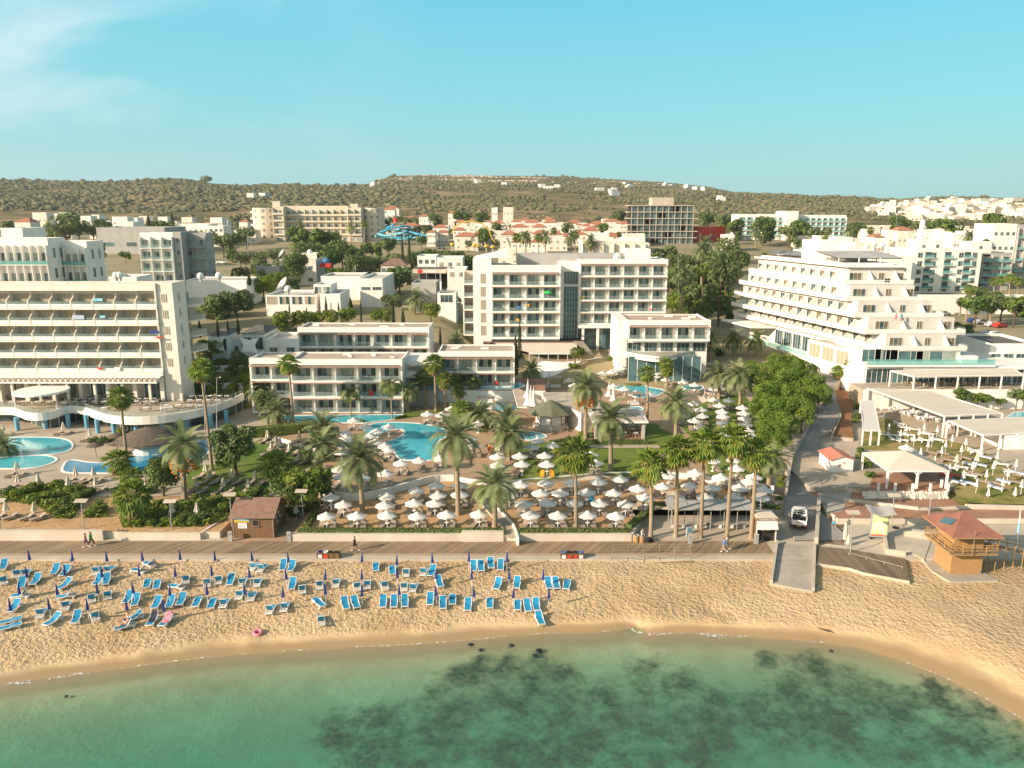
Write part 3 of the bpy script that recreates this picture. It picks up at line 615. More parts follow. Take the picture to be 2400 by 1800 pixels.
sheet('lawn',poly('G2',[(-180,900),(100,860),(450,640),(800,650),(900,800),(640,1050),(300,1170),(-200,1130)],HS),HS,'grass',.012,3)
sheet('lawn',pxs('G2',[(1650,430),(1900,410),(2110,365),(2060,400),(1900,440),(1650,485)]),HU,'grass',.012,2)
sheet('lawn',pxs('G5',[(560,900),(540,740),(700,570),(900,600),(1400,800),(1700,880),(2150,1130),(2500,1400),(2450,1460),(1600,1440),(1500,1300),(1430,1100),(1150,920)]),HU,'grassr',.012,3)
sheet('lawn',poly('B5',[(1650,300),(1500,170),(1500,60),(2400,60),(2400,340),(1700,325)],HS),HS,'grassr',.012)
sheet('paved_path',pxs('G4',[(-10,560),(180,640),(290,740),(330,840),(300,900),(200,850),(-10,800),(-10,780),(190,780),(160,700),(-20,610)]),HU,'deck',.02)
sheet('paved_path',pxs('G3',[(1190,712),(2010,712),(2070,735),(1190,738)]),HU,'deckp',.02)
sheet('wooden_deck',poly('G2',[(690,440),(1640,440),(1640,385),(690,385)],HU),HU,'terr',.03)
def poolmat(name,c,c2):
 m=mat(name,c,c2,.25,.04,spec=.6,bump=.25,bscale=1.6,detail=3);return m
M['pool']=poolmat('pool_water',(.06,.42,.52),(.09,.50,.58));M['pool2']=poolmat('deep_pool_water',(.015,.22,.42),(.03,.30,.48));M['pool3']=poolmat('shallow_pool_water',(.16,.50,.53),(.10,.42,.50))
def pool(pts,h,m,label,k=4):
 P=smooth_poly(pts,k)if k else pts
 root=thing('swimming_pool',label,'pool',(0,0,0))
 mb=MB();mb.prism(P,h-.4,h+.05,m);mb.obj('water',root)
 c=Vector((sum(p[0]for p in P)/len(P),sum(p[1]for p in P)/len(P),0));mb=MB()
 a=sum(p[0]*q[1]-q[0]*p[1]for p,q in zip(P,P[1:]+P[:1]));P2=P if a>0 else P[::-1];n=len(P2);O=[]
 for i in range(n):
  t=Vector((P2[(i+1)%n][0]-P2[i-1][0],P2[(i+1)%n][1]-P2[i-1][1],0)).normalized();O.append((P2[i][0]+t.y*.35,P2[i][1]-t.x*.35))
 for i in range(n):
  j=(i+1)%n
  mb.quad([(*P2[i],h+.09),(*O[i],h+.09),(*O[j],h+.09),(*P2[j],h+.09)],'white2');mb.quad([(*P2[j],h+.09),(*P2[j],h-.1),(*P2[i],h-.1),(*P2[i],h+.09)],'white2');mb.quad([(*O[i],h+.09),(*O[i],h-.1),(*O[j],h-.1),(*O[j],h+.09)],'white2')
 mb.obj('coping',root)
pool(pxs('G2',[(1400,528),(1560,519),(1800,533),(1980,570),(2000,640),(1935,700),(1925,830),(1780,840),(1625,835),(1565,760),(1490,698),(1600,655),(1658,610),(1640,580),(1560,578),(1470,600),(1390,640),(1320,610),(1330,560)]),HU,'pool','large curvy turquoise pool wrapped around a round brown deck in the resort centre')
pool(pxs('G2',[(600,462),(1200,455),(1640,452),(1550,493),(1300,522),(850,515),(620,505)]),HU,'pool','long narrow turquoise pool in front of the three-storey white block',0)
pool(pxs('G1',[(-200,700),(0,655),(250,648),(450,652),(570,670),(618,712),(590,760),(480,787),(300,798),(-200,812)]),HS,'pool','oval turquoise pool below the curved terrace at the left edge')
pool(pxs('G1',[(-200,840),(0,826),(200,812),(400,808),(480,840),(400,885),(250,912),(0,915),(-200,915)]),HS,'pool','second turquoise pool at the left edge, nearer the beach')
pool(pxs('G1',[(560,890),(610,845),(760,865),(900,868),(1050,850),(1150,815),(1350,800),(1550,780),(1640,720),(1750,675),(1860,690),(1780,790),(1650,880),(1400,940),(1150,955),(800,952),(570,945)]),HS,'pool2','deep blue winding pool behind the orange-fruited date palm')
pool(pxs('G3',[(1390,215),(1450,165),(1560,130),(1650,148),(1710,205),(1860,240),(1800,285),(1700,303),(1600,290),(1500,240)]),HU,'pool','turquoise lagoon pool with a small planted island, right of centre')
pool(pxs('G3',[(1930,150),(2060,140),(2160,185),(2200,222),(2100,235),(1990,200)]),HU,'pool3','small pale oval pool right of the lagoon pool')
pool(pxs('G3',[(1570,388),(1655,385),(1675,408),(1590,428)]),HU,'pool','tiny turquoise plunge pool behind the dining pavilion')
pool(pxs('G3',[(230,345),(585,365),(585,410),(420,420),(235,395)]),HU,'pool','turquoise pool with shaded beds between the low blocks and the bar',0)
pool(pxs('G3',[(600,650),(640,615),(720,600),(825,625),(830,650),(700,668)]),HU,'pool3','pale shallow pool at the foot of the round green-roofed bar')
pool([tuple(W(*T('M3',*p),5.6)[:2])for p in[(-260,1335),(390,1335),(478,1308),(430,1280),(390,1300),(-260,1300)]],5.6,'pool','narrow raised pool along the two-storey white block',0)
pool(pxs('G5',[(2030,572),(2120,520),(2350,505),(2350,577)]),HU,'pool','turquoise pool at the right edge behind the cream awnings',0)
mb=MB();mb.prism([tuple(W(*T('M2',*p),5.6)[:2])for p in[(1560,1160),(1560,1060),(2500,1060),(2500,1165)]],3,5.6,'terr','white');struct('raised_deck',mb)
pisl=smooth_poly(pxs('G2',[(1460,655),(1600,650),(1650,610),(1630,585),(1560,582),(1480,612)]),3)
rt=[W(*T('G3',1595,190),HU)]
mb=MB();mb.lathe([(1.9,-.2),(1.9,.25),(1.6,.3),(0.01,.32)],'hedge',16);o=mb.obj('planted_island',loc=(rt[0].x,rt[0].y,HU));tag(o,'round planted island in the middle of the lagoon pool','planter')
def slope_():
 A=[(pxX_(440,147,4),147,3.3),(pxX_(588,147,4),147,3.3),(pxX_(602,160.5,10),160.5,9.9),(pxX_(440,160.5,10),160.5,9.9)]
 mb=MB();mb.add(A+[(a,b,2)for a,b,c in A],[(0,1,2,3),(0,4,5,1),(1,5,6,2),(3,2,6,7)],'grassr');struct('planted_slope',mb)
def pxX_(px,Y,z):return(px-1200)/FPX*(Y*cp+(CAM_H-z)*sp)
slope_()
for Y,z,l in((146.9,3.3,'lower'),(151.5,5.6,'middle'),(156.5,8.2,'upper')):wallth('retaining_wall',(pxX_(446,Y,z),Y),(pxX_(570,Y,z),Y),z-1.5,z+1.0,z+1.0,.3,'white',f'white garden wall on the slope right of the left hotel, {l} one')
def win_mesh(kind_,w,h,seed=0,fr='frame'):
 """window, local: centre bottom at 0, x across, z up, faces -y; frame, two or three panes, curtain behind some"""
 r=random.Random(seed);mb=MB();t=.07
 mb.box((-w/2,-.05,0),(-w/2+t,.05,h),fr);mb.box((w/2-t,-.05,0),(w/2,.05,h),fr);mb.box((-w/2+t,-.05,h-t),(w/2-t,.05,h),fr);mb.box((-w/2+t,-.05,0),(w/2-t,.05,t*.6),fr)
 n=3 if w>2.2 else 2
 ch={'curt':['curt','curt','glass'],'teal':['glassb','curtg','curtg','curtg','glass'],'dark':['glass','glassb'],'beige':['curt','curt'],'brown':['curtd','curtd','glass']}[kind_]
 for i in range(n):
  a=-w/2+t+(w-2*t)*i/n;b=-w/2+t+(w-2*t)*(i+1)/n
  m=r.choice(ch);mb.quad([(a,-.01,t*.6),(b,-.01,t*.6),(b,-.01,h-t),(a,-.01,h-t)],m)
  if i:mb.box((a-.03,-.05,t*.6),(a+.03,-.02,h-t),fr)
 return mb.mesh('window')
WM={}
def window(parent,kind_,w,h,loc,rz=0,seed=0,fr='frame'):
 k=(kind_,round(w,2),round(h,2),seed%5,fr)
 if k not in WM:WM[k]=win_mesh(kind_,w,h,seed%5+int(w*10),fr)
 return put('window',WM[k],parent,loc,rz)
BM={}
def put_m(key,build,name,parent,loc,rz=0):
 if key not in BM:BM[key]=build().mesh(name)
 return put(name,BM[key],parent,loc,rz)
def chairpair(mb,x,y,z,m='dark'):
 for d in(-.45,.45):
  mb.box((x+d-.25,y-.25,z+.38),(x+d+.25,y+.25,z+.44),m);mb.box((x+d-.25,y+.2,z+.44),(x+d+.25,y+.26,z+.85),m)
  for a in(-.22,.22):
   for b in(-.22,.2):mb.box((x+d+a-.02,y+b-.02,z),(x+d+a+.02,y+b+.02,z+.38),m)
def balcony_block(name,label,cat,X0,X1,Yf,zb,st,ns,nb,depth,*,bd=1.5,wk='teal',ww=None,wall='white',roof='roofb',parapet=1.2,top_fascia=None,rail='glass',pergola=True,body_y=None,skip=(),sidewins=0,ymul=0,chairs=True,ribs=None,slabm=None,rail_h=1.0,part_full=True,ledge=.35):
 """white hotel block with a grid of recessed balconies facing the sea. X0,X1: front edges; Yf: plane of the balcony fronts; zb: floor of lowest balcony row"""
 t=thing(name,label,cat,((X0+X1)/2,Yf+depth/2,zb));ox,oy,oz=(X0+X1)/2,Yf+depth/2,zb
 def L3(x,y,z):return(x-ox,y-oy,z-oz)
 bw=(X1-X0)/nb;ztop=zb+ns*st
 def bx(mb,a,b,m):mb.box(L3(*a),L3(*b),m)
 mb=MB();yb=Yf+bd
 bx(mb,(X0,yb,zb-1.0),(X1,Yf+depth,ztop+.02),wall)
 for x in(X0,X1-.28):bx(mb,(x,Yf+.002,zb-.2),(x+.28,yb+.01,ztop+parapet-.01),wall)
 mb.obj('wall',t)
 mb=MB();bx(mb,(X0-.05,Yf-.05,ztop+.02),(X1+.05,Yf+.35,ztop+parapet),wall);bx(mb,(X0-.05,Yf+depth-.3,ztop+.02),(X1+.05,Yf+depth,ztop+parapet*.7),wall)
 for x in(X0-.05,X1-.25):bx(mb,(x,Yf+.35,ztop+.02),(x+.3,Yf+depth-.3,ztop+parapet*.85),wall)
 mb.obj('parapet',t)
 mb=MB();bx(mb,(X0+.25,Yf+.35,ztop-.15),(X1-.25,Yf+depth-.3,ztop+parapet*.5),roof)
 rr=random.Random(int(X0*7))
 for i in range(int(depth*.6*(X1-X0)*.02)+2):
  a=rr.uniform(X0+1.5,X1-2.5);b=rr.uniform(Yf+depth*.4,Yf+depth-2);bx(mb,(a,b,ztop+parapet*.5),(a+rr.uniform(.6,2.2),b+.6,ztop+parapet*.5+rr.uniform(.12,.45)),'white2')
 mb.obj('roof',t)
 def slab():
  mb=MB();mb.box((0,-.08,-.24),(X1-X0,bd,0.0),slabm or wall);mb.box((0,-.10,-.42),(X1-X0,.02,.0),slabm or wall)
  if rail=='solid':mb.box((0,-.08,0),(X1-X0,.06,.60),'white')
  else:mb.box((0,-.08,0),(X1-X0,.04,.10),slabm or wall)
  return mb
 def perg():
  mb=MB();n=int((X1-X0)/.42)
  for i in range(n+1):
   x=(X1-X0)*i/n;mb.add([(x-.03,-.75,.0),(x+.03,-.75,.0),(x+.03,.02,.02),(x-.03,.02,.02),(x-.03,-.75,.11),(x+.03,-.75,.11),(x+.03,.02,.20),(x-.03,.02,.20)],[(0,3,2,1),(4,5,6,7),(0,1,5,4),(1,2,6,5),(2,3,7,6),(3,0,4,7)],'white2')
  mb.box((0,-.85,-.04),(X1-X0,-.75,.13),'slat');return mb
 for s in range(ns):
  z=zb+s*st
  if s>0 or ledge:put_m((name,X0,'slab'),slab,'balcony_slab',t,L3(X0,Yf,z))
  if pergola:put_m((name,X0,'perg'),perg,'sun_slats',t,L3(X0,Yf,z+st-.34))
  for b in range(nb):
   if(s,b)in skip:continue
   xc=X0+bw*(b+.5);k=(s*7+b*3+int(X0))%5
   w_=ww or bw*.62
   window(t,wk,w_,st*.78,L3(xc-(bw*.5-w_/2-.35)*(1 if(b%2)else .6),yb-.03,z+.02),0,k)
   def bal():
    mb=MB()
    if rail=='glass':mb.box((-bw/2+.1,-.03,.08),(bw/2-.1,0,rail_h),'balus')
    elif rail=='solid':mb.box((-bw/2+.1,-.03,.60),(bw/2-.1,0,1.1),'balus')
    if part_full:mb.box((-bw/2-.09,.02,0),(-bw/2+.09,bd,st-.24),wall)
    else:
     mb.prism([(-bw/2-.08,.0),(-bw/2+.08,.0),(-bw/2+.08,bd),(-bw/2-.08,bd)],0,lambda p:1.15 if p[1]<.3 else st-.5,wall)
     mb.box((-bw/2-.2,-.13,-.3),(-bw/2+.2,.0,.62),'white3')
    if chairs:chairpair(mb,.2,bd*.55,0)
    return mb
   put_m((name,X0,'bal'),bal,'balcony',t,L3(xc,Yf,z))
 return t
def pxX(px,Y,z):
 d0=Y*cp+(CAM_H-z)*sp;return(px-1200)/FPX*d0
def pxZ(py,Y):
 a=math.atan((py-900)/FPX)+PITCH;return CAM_H-Y*math.tan(a)
YA=140.0;zA=11.3;XA1=pxX(412,YA,18);XA0=XA1-3.78*11
hot=balcony_block('hotel','big cream seaside hotel at the left with five rows of angled balcony dividers','hotel',XA0,XA1-2.9,YA,zA,2.95,5,10,9,bd=1.9,wk='beige',ww=2.9,wall='cream',roof='roofb',parapet=1.35,rail='solid',pergola=False,part_full=False,chairs=True)
def side(t,o,mbf,name):
 mb=MB();mbf(mb);ob=mb.obj(name,t);return ob
o0=hot.location
def HL(x,y,z):return(x-o0.x,y-o0.y,z-o0.z)
mb=MB();mb.box(HL(XA1-2.9,YA+.35,5.4),HL(XA1,YA+6,zA+14.75+1.35),'cream');mb.box(HL(XA1-2.9,YA+6,2.4),HL(XA1-1,YA+9,zA+14.7),'cream');mb.obj('end_wall',hot)
for s in range(5):
 window(hot,'beige',.9,1.5,HL(XA1-1.7,YA+.3,zA+.9+s*2.95),0,s);window(hot,'beige',.7,1.5,HL(XA1+.03,YA+2.8,zA+.9+s*2.95),R(90),s)
 def roundbal():
  mb=MB();P=[(0,-2.2)]+[(2.6*math.sin(a),-2.2+0*a+(1-math.cos(a))*2.2*1.0)for a in[R(20*i)for i in range(1,5)]]+[(2.75,1.2),(0,1.2)]
  mb.prism(P,-.25,0,'white');n=len(P)
  for a,b in zip(P[:-1],P[1:]):mb.quad([(*a,0),(*b,0),(*b,.95),(*a,.95)],'cream');mb.quad([(*b,0),(*a,0),(*a,.95),(*b,.95)],'cream')
  mb.box((-.02,-1.6,0),(.02,.8,2.2),'curt');return mb
 put_m('roundbal',roundbal,'side_balcony',hot,HL(XA1-1,YA+8.8,zA+s*2.95-.3))
mb=MB();mb.box(HL(XA0,YA-.4,zA-.75),HL(XA1-2.9,YA+3,zA-.05),'cream');mb.box(HL(XA0,YA-1.0,zA-.98),HL(XA1-3.2,YA+.4,zA-.752),'white')
for i in range(42):
 x=XA1-3.6-i*.95;mb.box(HL(x-.12,YA-2.3,zA-1.55),HL(x+.12,YA+.3,zA-1.0),'cream')
mb.box(HL(XA0,YA-2.45,zA-1.7),HL(XA1-3.2,YA-2.2,zA-1.45),'white');mb.obj('pergola',hot)
mb=MB();mb.box(HL(XA0,YA+2.0,2.5),HL(XA1-2.9,YA+8.9,zA-.76),'cream')
for i in range(9):
 x=XA1-3.4-i*5.0
 mb.box(HL(x-.35,YA-.2,5.5),HL(x+.35,YA+2.0,zA-1.0),'cream');mb.box(HL(x-1.7,YA-1.9,5.5),HL(x-1.3,YA-1.5,zA-1.56),'cream')
mb.obj('ground_storey',hot)
for i in range(8):window(hot,'curt' if i%2 else 'dark',3.4,3.2,HL(XA1-5.9-i*5.0,YA+1.9,5.75),0,i)
rim_t=[(-120,1318),(100,1318),(165,1335),(230,1360),(330,1368),(450,1352),(560,1310),(640,1305),(740,1320),(840,1355),(950,1385),(1100,1400),(1300,1396),(1500,1376),(1700,1340),(1850,1300),(1980,1252),(2060,1215),(2100,1195)]
rimW=[W(*T('M1',*p),5.7)for p in rim_t];rim=spl(rimW,3)
ter=thing('terrace','curving white hotel terrace carried on pale blue columns above the left pools','terrace',(rim[20].x,136,4))
def TL(p,z):return(p.x-ter.location.x,p.y-ter.location.y,z-ter.location.z)
ptsT=[(p.x-ter.location.x,p.y-ter.location.y)for p in rim]
mb=MB();mb.prism(ptsT+[(rim[-1].x+.0-ter.location.x,143-136),(-120-ter.location.x,143-136)],.9,1.7,'deckp','white');mb.obj('floor',ter)
mb=MB()
for a,b in zip(rim,rim[1:]):
 d=(b-a).normalized();n=Vector((d.y,-d.x,0))*.14
 for u,v_ in((a+n,b+n),(b-n,a-n)):mb.quad([TL(u,4.55),TL(v_,4.55),TL(v_,5.95),TL(u,5.95)],'white')
 mb.quad([TL(a+n,5.95),TL(b+n,5.95),TL(b-n,5.95),TL(a-n,5.95)],'white')
mb.obj('rim',ter)
mb=MB()
for a,b in zip(rim,rim[1:]):mb.quad([TL(a,5.95),TL(b,5.95),TL(b,6.75),TL(a,6.75)],'balus')
for p in rim[::2]:mb.tube(TL(p,5.9),TL(p,6.8),.03,.03,'white2',5)
mb.obj('glass_rail',ter)
mb=MB()
for a,b in zip(rim,rim[1:]):
 a2=a+Vector((0,3.2,0));b2=b+Vector((0,3.2,0));mb.quad([TL(a2,2.5),TL(b2,2.5),TL(b2,4.9),TL(a2,4.9)],'glass');mb.box((TL(a2,0)[0],TL(a2,0)[1]-.05,.35),(TL(b2,0)[0],TL(b2,0)[1]-.02,.45),'white2')
for p in rim[::2]:
 q=p+Vector((0,3.1,0));mb.box((TL(q,0)[0]-.05,TL(q,0)[1]-.05,-1.5),(TL(q,0)[0]+.05,TL(q,0)[1]+.05,.9),'white2')
mb.obj('glass_front',ter)
for p in((155,585),(397,568),(595,556),(755,566),(848,606),(988,602),(1180,612),(1405,592),(1620,575),(1825,560),(1960,522)):
 q=W(*T('G1',*p),HS);mb=MB();mb.tube((0,0,0),(0,0,2.4),.38,.38,'bluec',12);mb.obj('column',ter,loc=(q.x-ter.location.x,q.y-ter.location.y,HS-4))
can=W(*T('M1',360,1165),8.8);mb=MB();mb.lathe([(.01,.25),(4.4,.2),(4.5,.05),(4.5,-.15),(.01,-.1)],'white',24);cn=thing('round_canopy','flat white disc canopy standing over the tables on the curved terrace','canopy',(can.x,can.y,5.7));mb.obj('roof',cn,loc=(0,0,3.1))
for a in(150,210,330,30):mb=MB();mb.tube((4.2*math.cos(R(a)),4.2*math.sin(R(a)),0),(4.2*math.cos(R(a)),4.2*math.sin(R(a)),3),.07,.07,'white2');mb.obj('post',cn)
YM=184.0;zM=10.6
XM0=pxX(1152,YM,18);XM1=pxX(1313,YM,18)
mh=balcony_block('hotel','tall white hotel wing with four balcony columns left of the glass stair tower','hotel',XM0,XM1,YM,zM,3.08,5,4,16,wall='white',roof='roofw',parapet=1.7,bd=1.25,ww=2.7)
o0=mh.location
xl=pxX(1109,YM,18)
mb=MB();mb.box(HL(xl,YM+.4,6.5),HL(XM0-.01,YM+14,zM+18.5),'white');mb.prism([(xl-o0.x,YM+5-o0.y),(XM0+4-o0.x,YM+5-o0.y),(XM0+4-o0.x,YM+12-o0.y),(xl-o0.x,YM+12-o0.y)],zM+18.5-o0.z,lambda p:zM-o0.z+(18.6 if p[0]<xl-o0.x+1 else 20.3),'white');mb.obj('stair_wall',mh)
for s in range(5):window(mh,'beige',1.15,2.3,HL(pxX(1132,YM,18),YM+.34,zM+.5+s*3.08),0,s)
for s in range(5):
 def sb():
  mb=MB();mb.box((-2.6,0,-.2),(0,4.5,0),'white');mb.box((-2.6,0,-.2),(-2.4,4.5,2.7),'white');mb.box((-2.4,.02,.0),(0,.06,1),'balus');mb.box((-2.4,4.4,0),(0,4.5,2.9),'strip');return mb
 put_m('mhsb',sb,'side_balcony',mh,HL(xl-.02,YM+4,zM+s*3.08))
mb=MB();mb.box(HL(XM0+6,YM+9,zM+16.2),HL(XM1+22,YM+13,zM+19.3),'greyw');mb.obj('roof_screen',mh)
zR=13.45;YR=187.0;XR_0=pxX(1358,YR,20);XR_1=pxX(1562,YR,20)
mr_=balcony_block('hotel','white hotel wing with six balcony columns right of the glass stair tower','hotel',XR_0,XR_1,YR,zR,2.87,5,6,15,wall='white',roof='roofw',parapet=1.1,bd=1.25,ww=2.4)
o0=mr_.location
mb=MB();mb.box(HL(pxX(1474,YR,30),YR+5,zR+14.4),HL(pxX(1533,YR,30),YR+11,zR+17.6),'white');mb.obj('roof_house',mr_)
mb=MB();mb.ball(HL(pxX(1455,YR,30),YR+6,zR+15.7),1.0,'white2');mb.obj('satellite_dome',mr_)
mb=MB();mb.box(HL(XR_0,YR+1.7,6.6),HL(XR_1,YR+14.9,zR-1.01),'glassb')
mb.box(HL(XR_0-.2,YR-.6,zR-1.0),HL(XR_1,YR+1.6,zR-.3),'white')
for i in range(5):x=XR_0+1+i*3.6;mb.box(HL(x-.3,YR-.3,6.6),HL(x+.3,YR+.4,zR-1.0),'white')
mb.obj('lobby_front',mr_)
st=thing('stair_tower','glass-fronted white stair tower between the two hotel wings','tower',((XM1+XR_0)/2,YM+8,7))
o0=st.location;xg0=pxX(1322,YM+4,18);xg1=pxX(1354,YM+4,18)
mb=MB();mb.box(HL(XM1+.02,YM+5,6.5),HL(XR_0-.02,YM+15,zM+17.6),'white');mb.box(HL(XM1+.02,YM+4.2,zM+15.3),HL(XR_0-.02,YM+4.98,zM+17.5),'white');mb.obj('wall',st)
mb=MB();mb.box(HL(xg0,YM+4.9,8),HL(xg1,YM+4.99,zM+11.6),'glassb');mb.box(HL(xg0,YM+4.9,zM+12.2),HL(xg1,YM+4.99,zM+15.2),'glassb')
for i in range(1,5):x=lerp(xg0,xg1,i/5);mb.box(HL(x-.03,YM+4.82,8),HL(x+.03,YM+4.9,zM+15.2),'frame')
for i in range(1,11):z=lerp(8,zM+11.6,i/11);mb.box(HL(xg0,YM+4.84,z-.02),HL(xg1,YM+4.89,z+.02),'frame')
mb.obj('glass_front',st)
rs=thing('restaurant','open terrace restaurant with a long cream awning under the tall white hotel','restaurant',(XM0+6,YM-3,7))
o0=rs.location
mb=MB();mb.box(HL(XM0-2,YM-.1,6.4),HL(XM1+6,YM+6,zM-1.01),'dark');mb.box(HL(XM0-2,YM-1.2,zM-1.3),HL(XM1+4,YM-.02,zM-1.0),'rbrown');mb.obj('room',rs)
a0=pxX(1240,YM-6,9);a1=pxX(1352,YM-6,9)
mb=MB();q=[HL(XM0,YM-1,9.5),HL(XM1+4,YM-1,9.5),HL(a1,YM-7.5,8.3),HL(a0,YM-7.5,8.3)];mb.quad(q,'awn');mb.quad([Vector(p)-Vector((0,0,.06))for p in q[::-1]],'awn');mb.box(HL(a0,YM-7.6,7.85),HL(a1,YM-7.5,8.3),'canv');mb.obj('awning',rs)
mb=MB();q=[HL(XM1+3,YM-1,9.9),HL(XM1+5.5,YM-1,9.9),HL(pxX(1393,YM-9,8),YM-9,7.9),HL(pxX(1385,YM-9,8),YM-9,7.9)];mb.quad(q,'awn');mb.quad(q[::-1],'awn');mb.obj('side_awning',rs)
for i in range(6):x=lerp(a0,a1,i/5);mb=MB();mb.tube(HL(x,YM-7.4,6.4),HL(x,YM-7.4,8.3),.06,.06,'white2');mb.obj('post',rs)
mb=MB();mb.prism([tuple(W(*T('M3',*p),6.6)[:2])for p in[(560,1085),(760,1060),(950,1035),(1100,1025),(1195,1000),(1210,960),(1000,930),(560,930)]],3,6.6,'deckp','white');tag(mb.obj('restaurant_terrace'),'white-walled terrace floor in front of the open restaurant','terrace')
mb=MB();A=[W(*T('M3',*p),h)for p,h in(((590,1090),6.6),((600,1290),3.3),((640,1300),3.3),((760,1240),3.6),((900,1150),4.6),((1010,1120),5.4),((1190,1090),6.2),((1215,1050),6.6),((1190,1040),6.6),((980,1090),6.5),((800,1100),6.5))]
mb.prism([(p.x,p.y)for p in A],2.5,lambda p:min(A,key=lambda a:(a.x-p[0])**2+(a.y-p[1])**2).z,'white2','white');tag(mb.obj('white_ramp'),'smooth white curved ramp below the open restaurant','ramp')
YJ=168.0;XJ0=pxX(1472,YJ,12);XJ1=pxX(1663,YJ,12)
jb=balcony_block('hotel_block','low two-storey white block with a curved balcony right of the main hotel','hotel',XJ0,XJ1,YJ,12.7,3.1,1,5,13,wall='white',roof='roofb',parapet=1.1,bd=1.6,ww=2.4)
o0=jb.location
xj2=pxX(1448,YJ,12)
mb=MB();mb.box(HL(xj2,YJ+1.5,3),HL(XJ0-.01,YJ+13,16.8),'white');mb.box(HL(XJ0,YJ+2,3),HL(XJ1,YJ+12.9,11.69),'white');mb.obj('lower_wall',jb)
for i in range(5):window(jb,'dark',2.8,2.4,HL(lerp(XJ0,XJ1,(i+.5)/5),YJ+1.95,9.75),0,i)
bp_=[W(*T('M3',*p),9.5)for p in[(1310,1005),(1350,1025),(1450,1045),(1560,1062),(1640,1068),(1740,1055),(1850,1030),(2000,1010)]];bs=spl(bp_,3)
mb=MB()
mb.prism([(p.x-o0.x,p.y-o0.y)for p in bs]+[(XJ1-o0.x,YJ+2.1-o0.y),(xj2-o0.x,YJ+2.1-o0.y)],9.2-o0.z,9.6-o0.z,'deckp','white')
for a,b in zip(bs,bs[1:]):mb.quad([HL(a.x,a.y,8.7),HL(b.x,b.y,8.7),HL(b.x,b.y,9.9),HL(a.x,a.y,9.9)],'white');mb.quad([HL(a.x,a.y,9.9),HL(b.x,b.y,9.9),HL(b.x,b.y,10.8),HL(a.x,a.y,10.8)],'balus')
mb.obj('curved_balcony',jb)
mb=MB();mb.box(HL(XJ0,YJ-1.6,3.2),HL(XJ1-2,YJ-1.5,9.2),'glassb')
for i in range(9):x=lerp(XJ0,XJ1-2,i/8);mb.box(HL(x-.06,YJ-1.7,3.2),HL(x+.06,YJ-1.6,9.2),'white2')
mb.obj('glass_front',jb)
Y1=141.0;X10=pxX(683,Y1,8);X11=pxX(944,Y1,8)
b1=balcony_block('hotel_block','three-storey white block standing at the long narrow pool','hotel',X10,X11,Y1,3.25,3.02,3,5,9.5,wall='white',roof='roofb',parapet=1.1,bd=2.0,ww=2.7)
X12=pxX(588,Y1+1,8)
b1b=balcony_block('hotel_block','two-bay left end of the three-storey white block, behind the tall fan palm','hotel',X12,X10-.05,Y1+1.2,3.25,3.02,3,2,8.3,wall='white',roof='roofb',parapet=1.1,bd=1.6,ww=2.7)
Y2=152.0;X20=pxX(1028,Y2,9);X21=pxX(1206,Y2,9)
b2=balcony_block('hotel_block','two-storey white block along the narrow raised pool','hotel',X20,X21,Y2,5.75,3.05,2,4,10,wall='white',roof='roofb',parapet=1.1,bd=1.9,ww=2.6)
mb=MB();mb.box((X11+.02,Y1+5,3.1),(X20-.02,Y1+14,9.2),'greyw');mb.box((X11+.02,Y1+4.3,9.0),(X20-.02,Y1+14,10.2),'white');mb.box((X11+.02,Y1+4.6,11.4),(X20-.3,Y1+13,12.3),'white')
mb.box((X11+.5,Y1+4.9,6.4),(X20-.5,Y1+4.98,8.8),'glassb');cnn=tag(mb.obj('link_building'),'white link bridge between the two pool blocks','building')
Y3=163.0;X30=pxX(700,Y3,12);X31=pxX(1006,Y3,12)
b3=balcony_block('hotel_block','long white block with palms in front, behind the three-storey one','hotel',X30,X31,Y3,8.9,3.05,2,7,9.5,wall='white',roof='roofb',parapet=1.1,bd=1.6,ww=2.7,chairs=False)
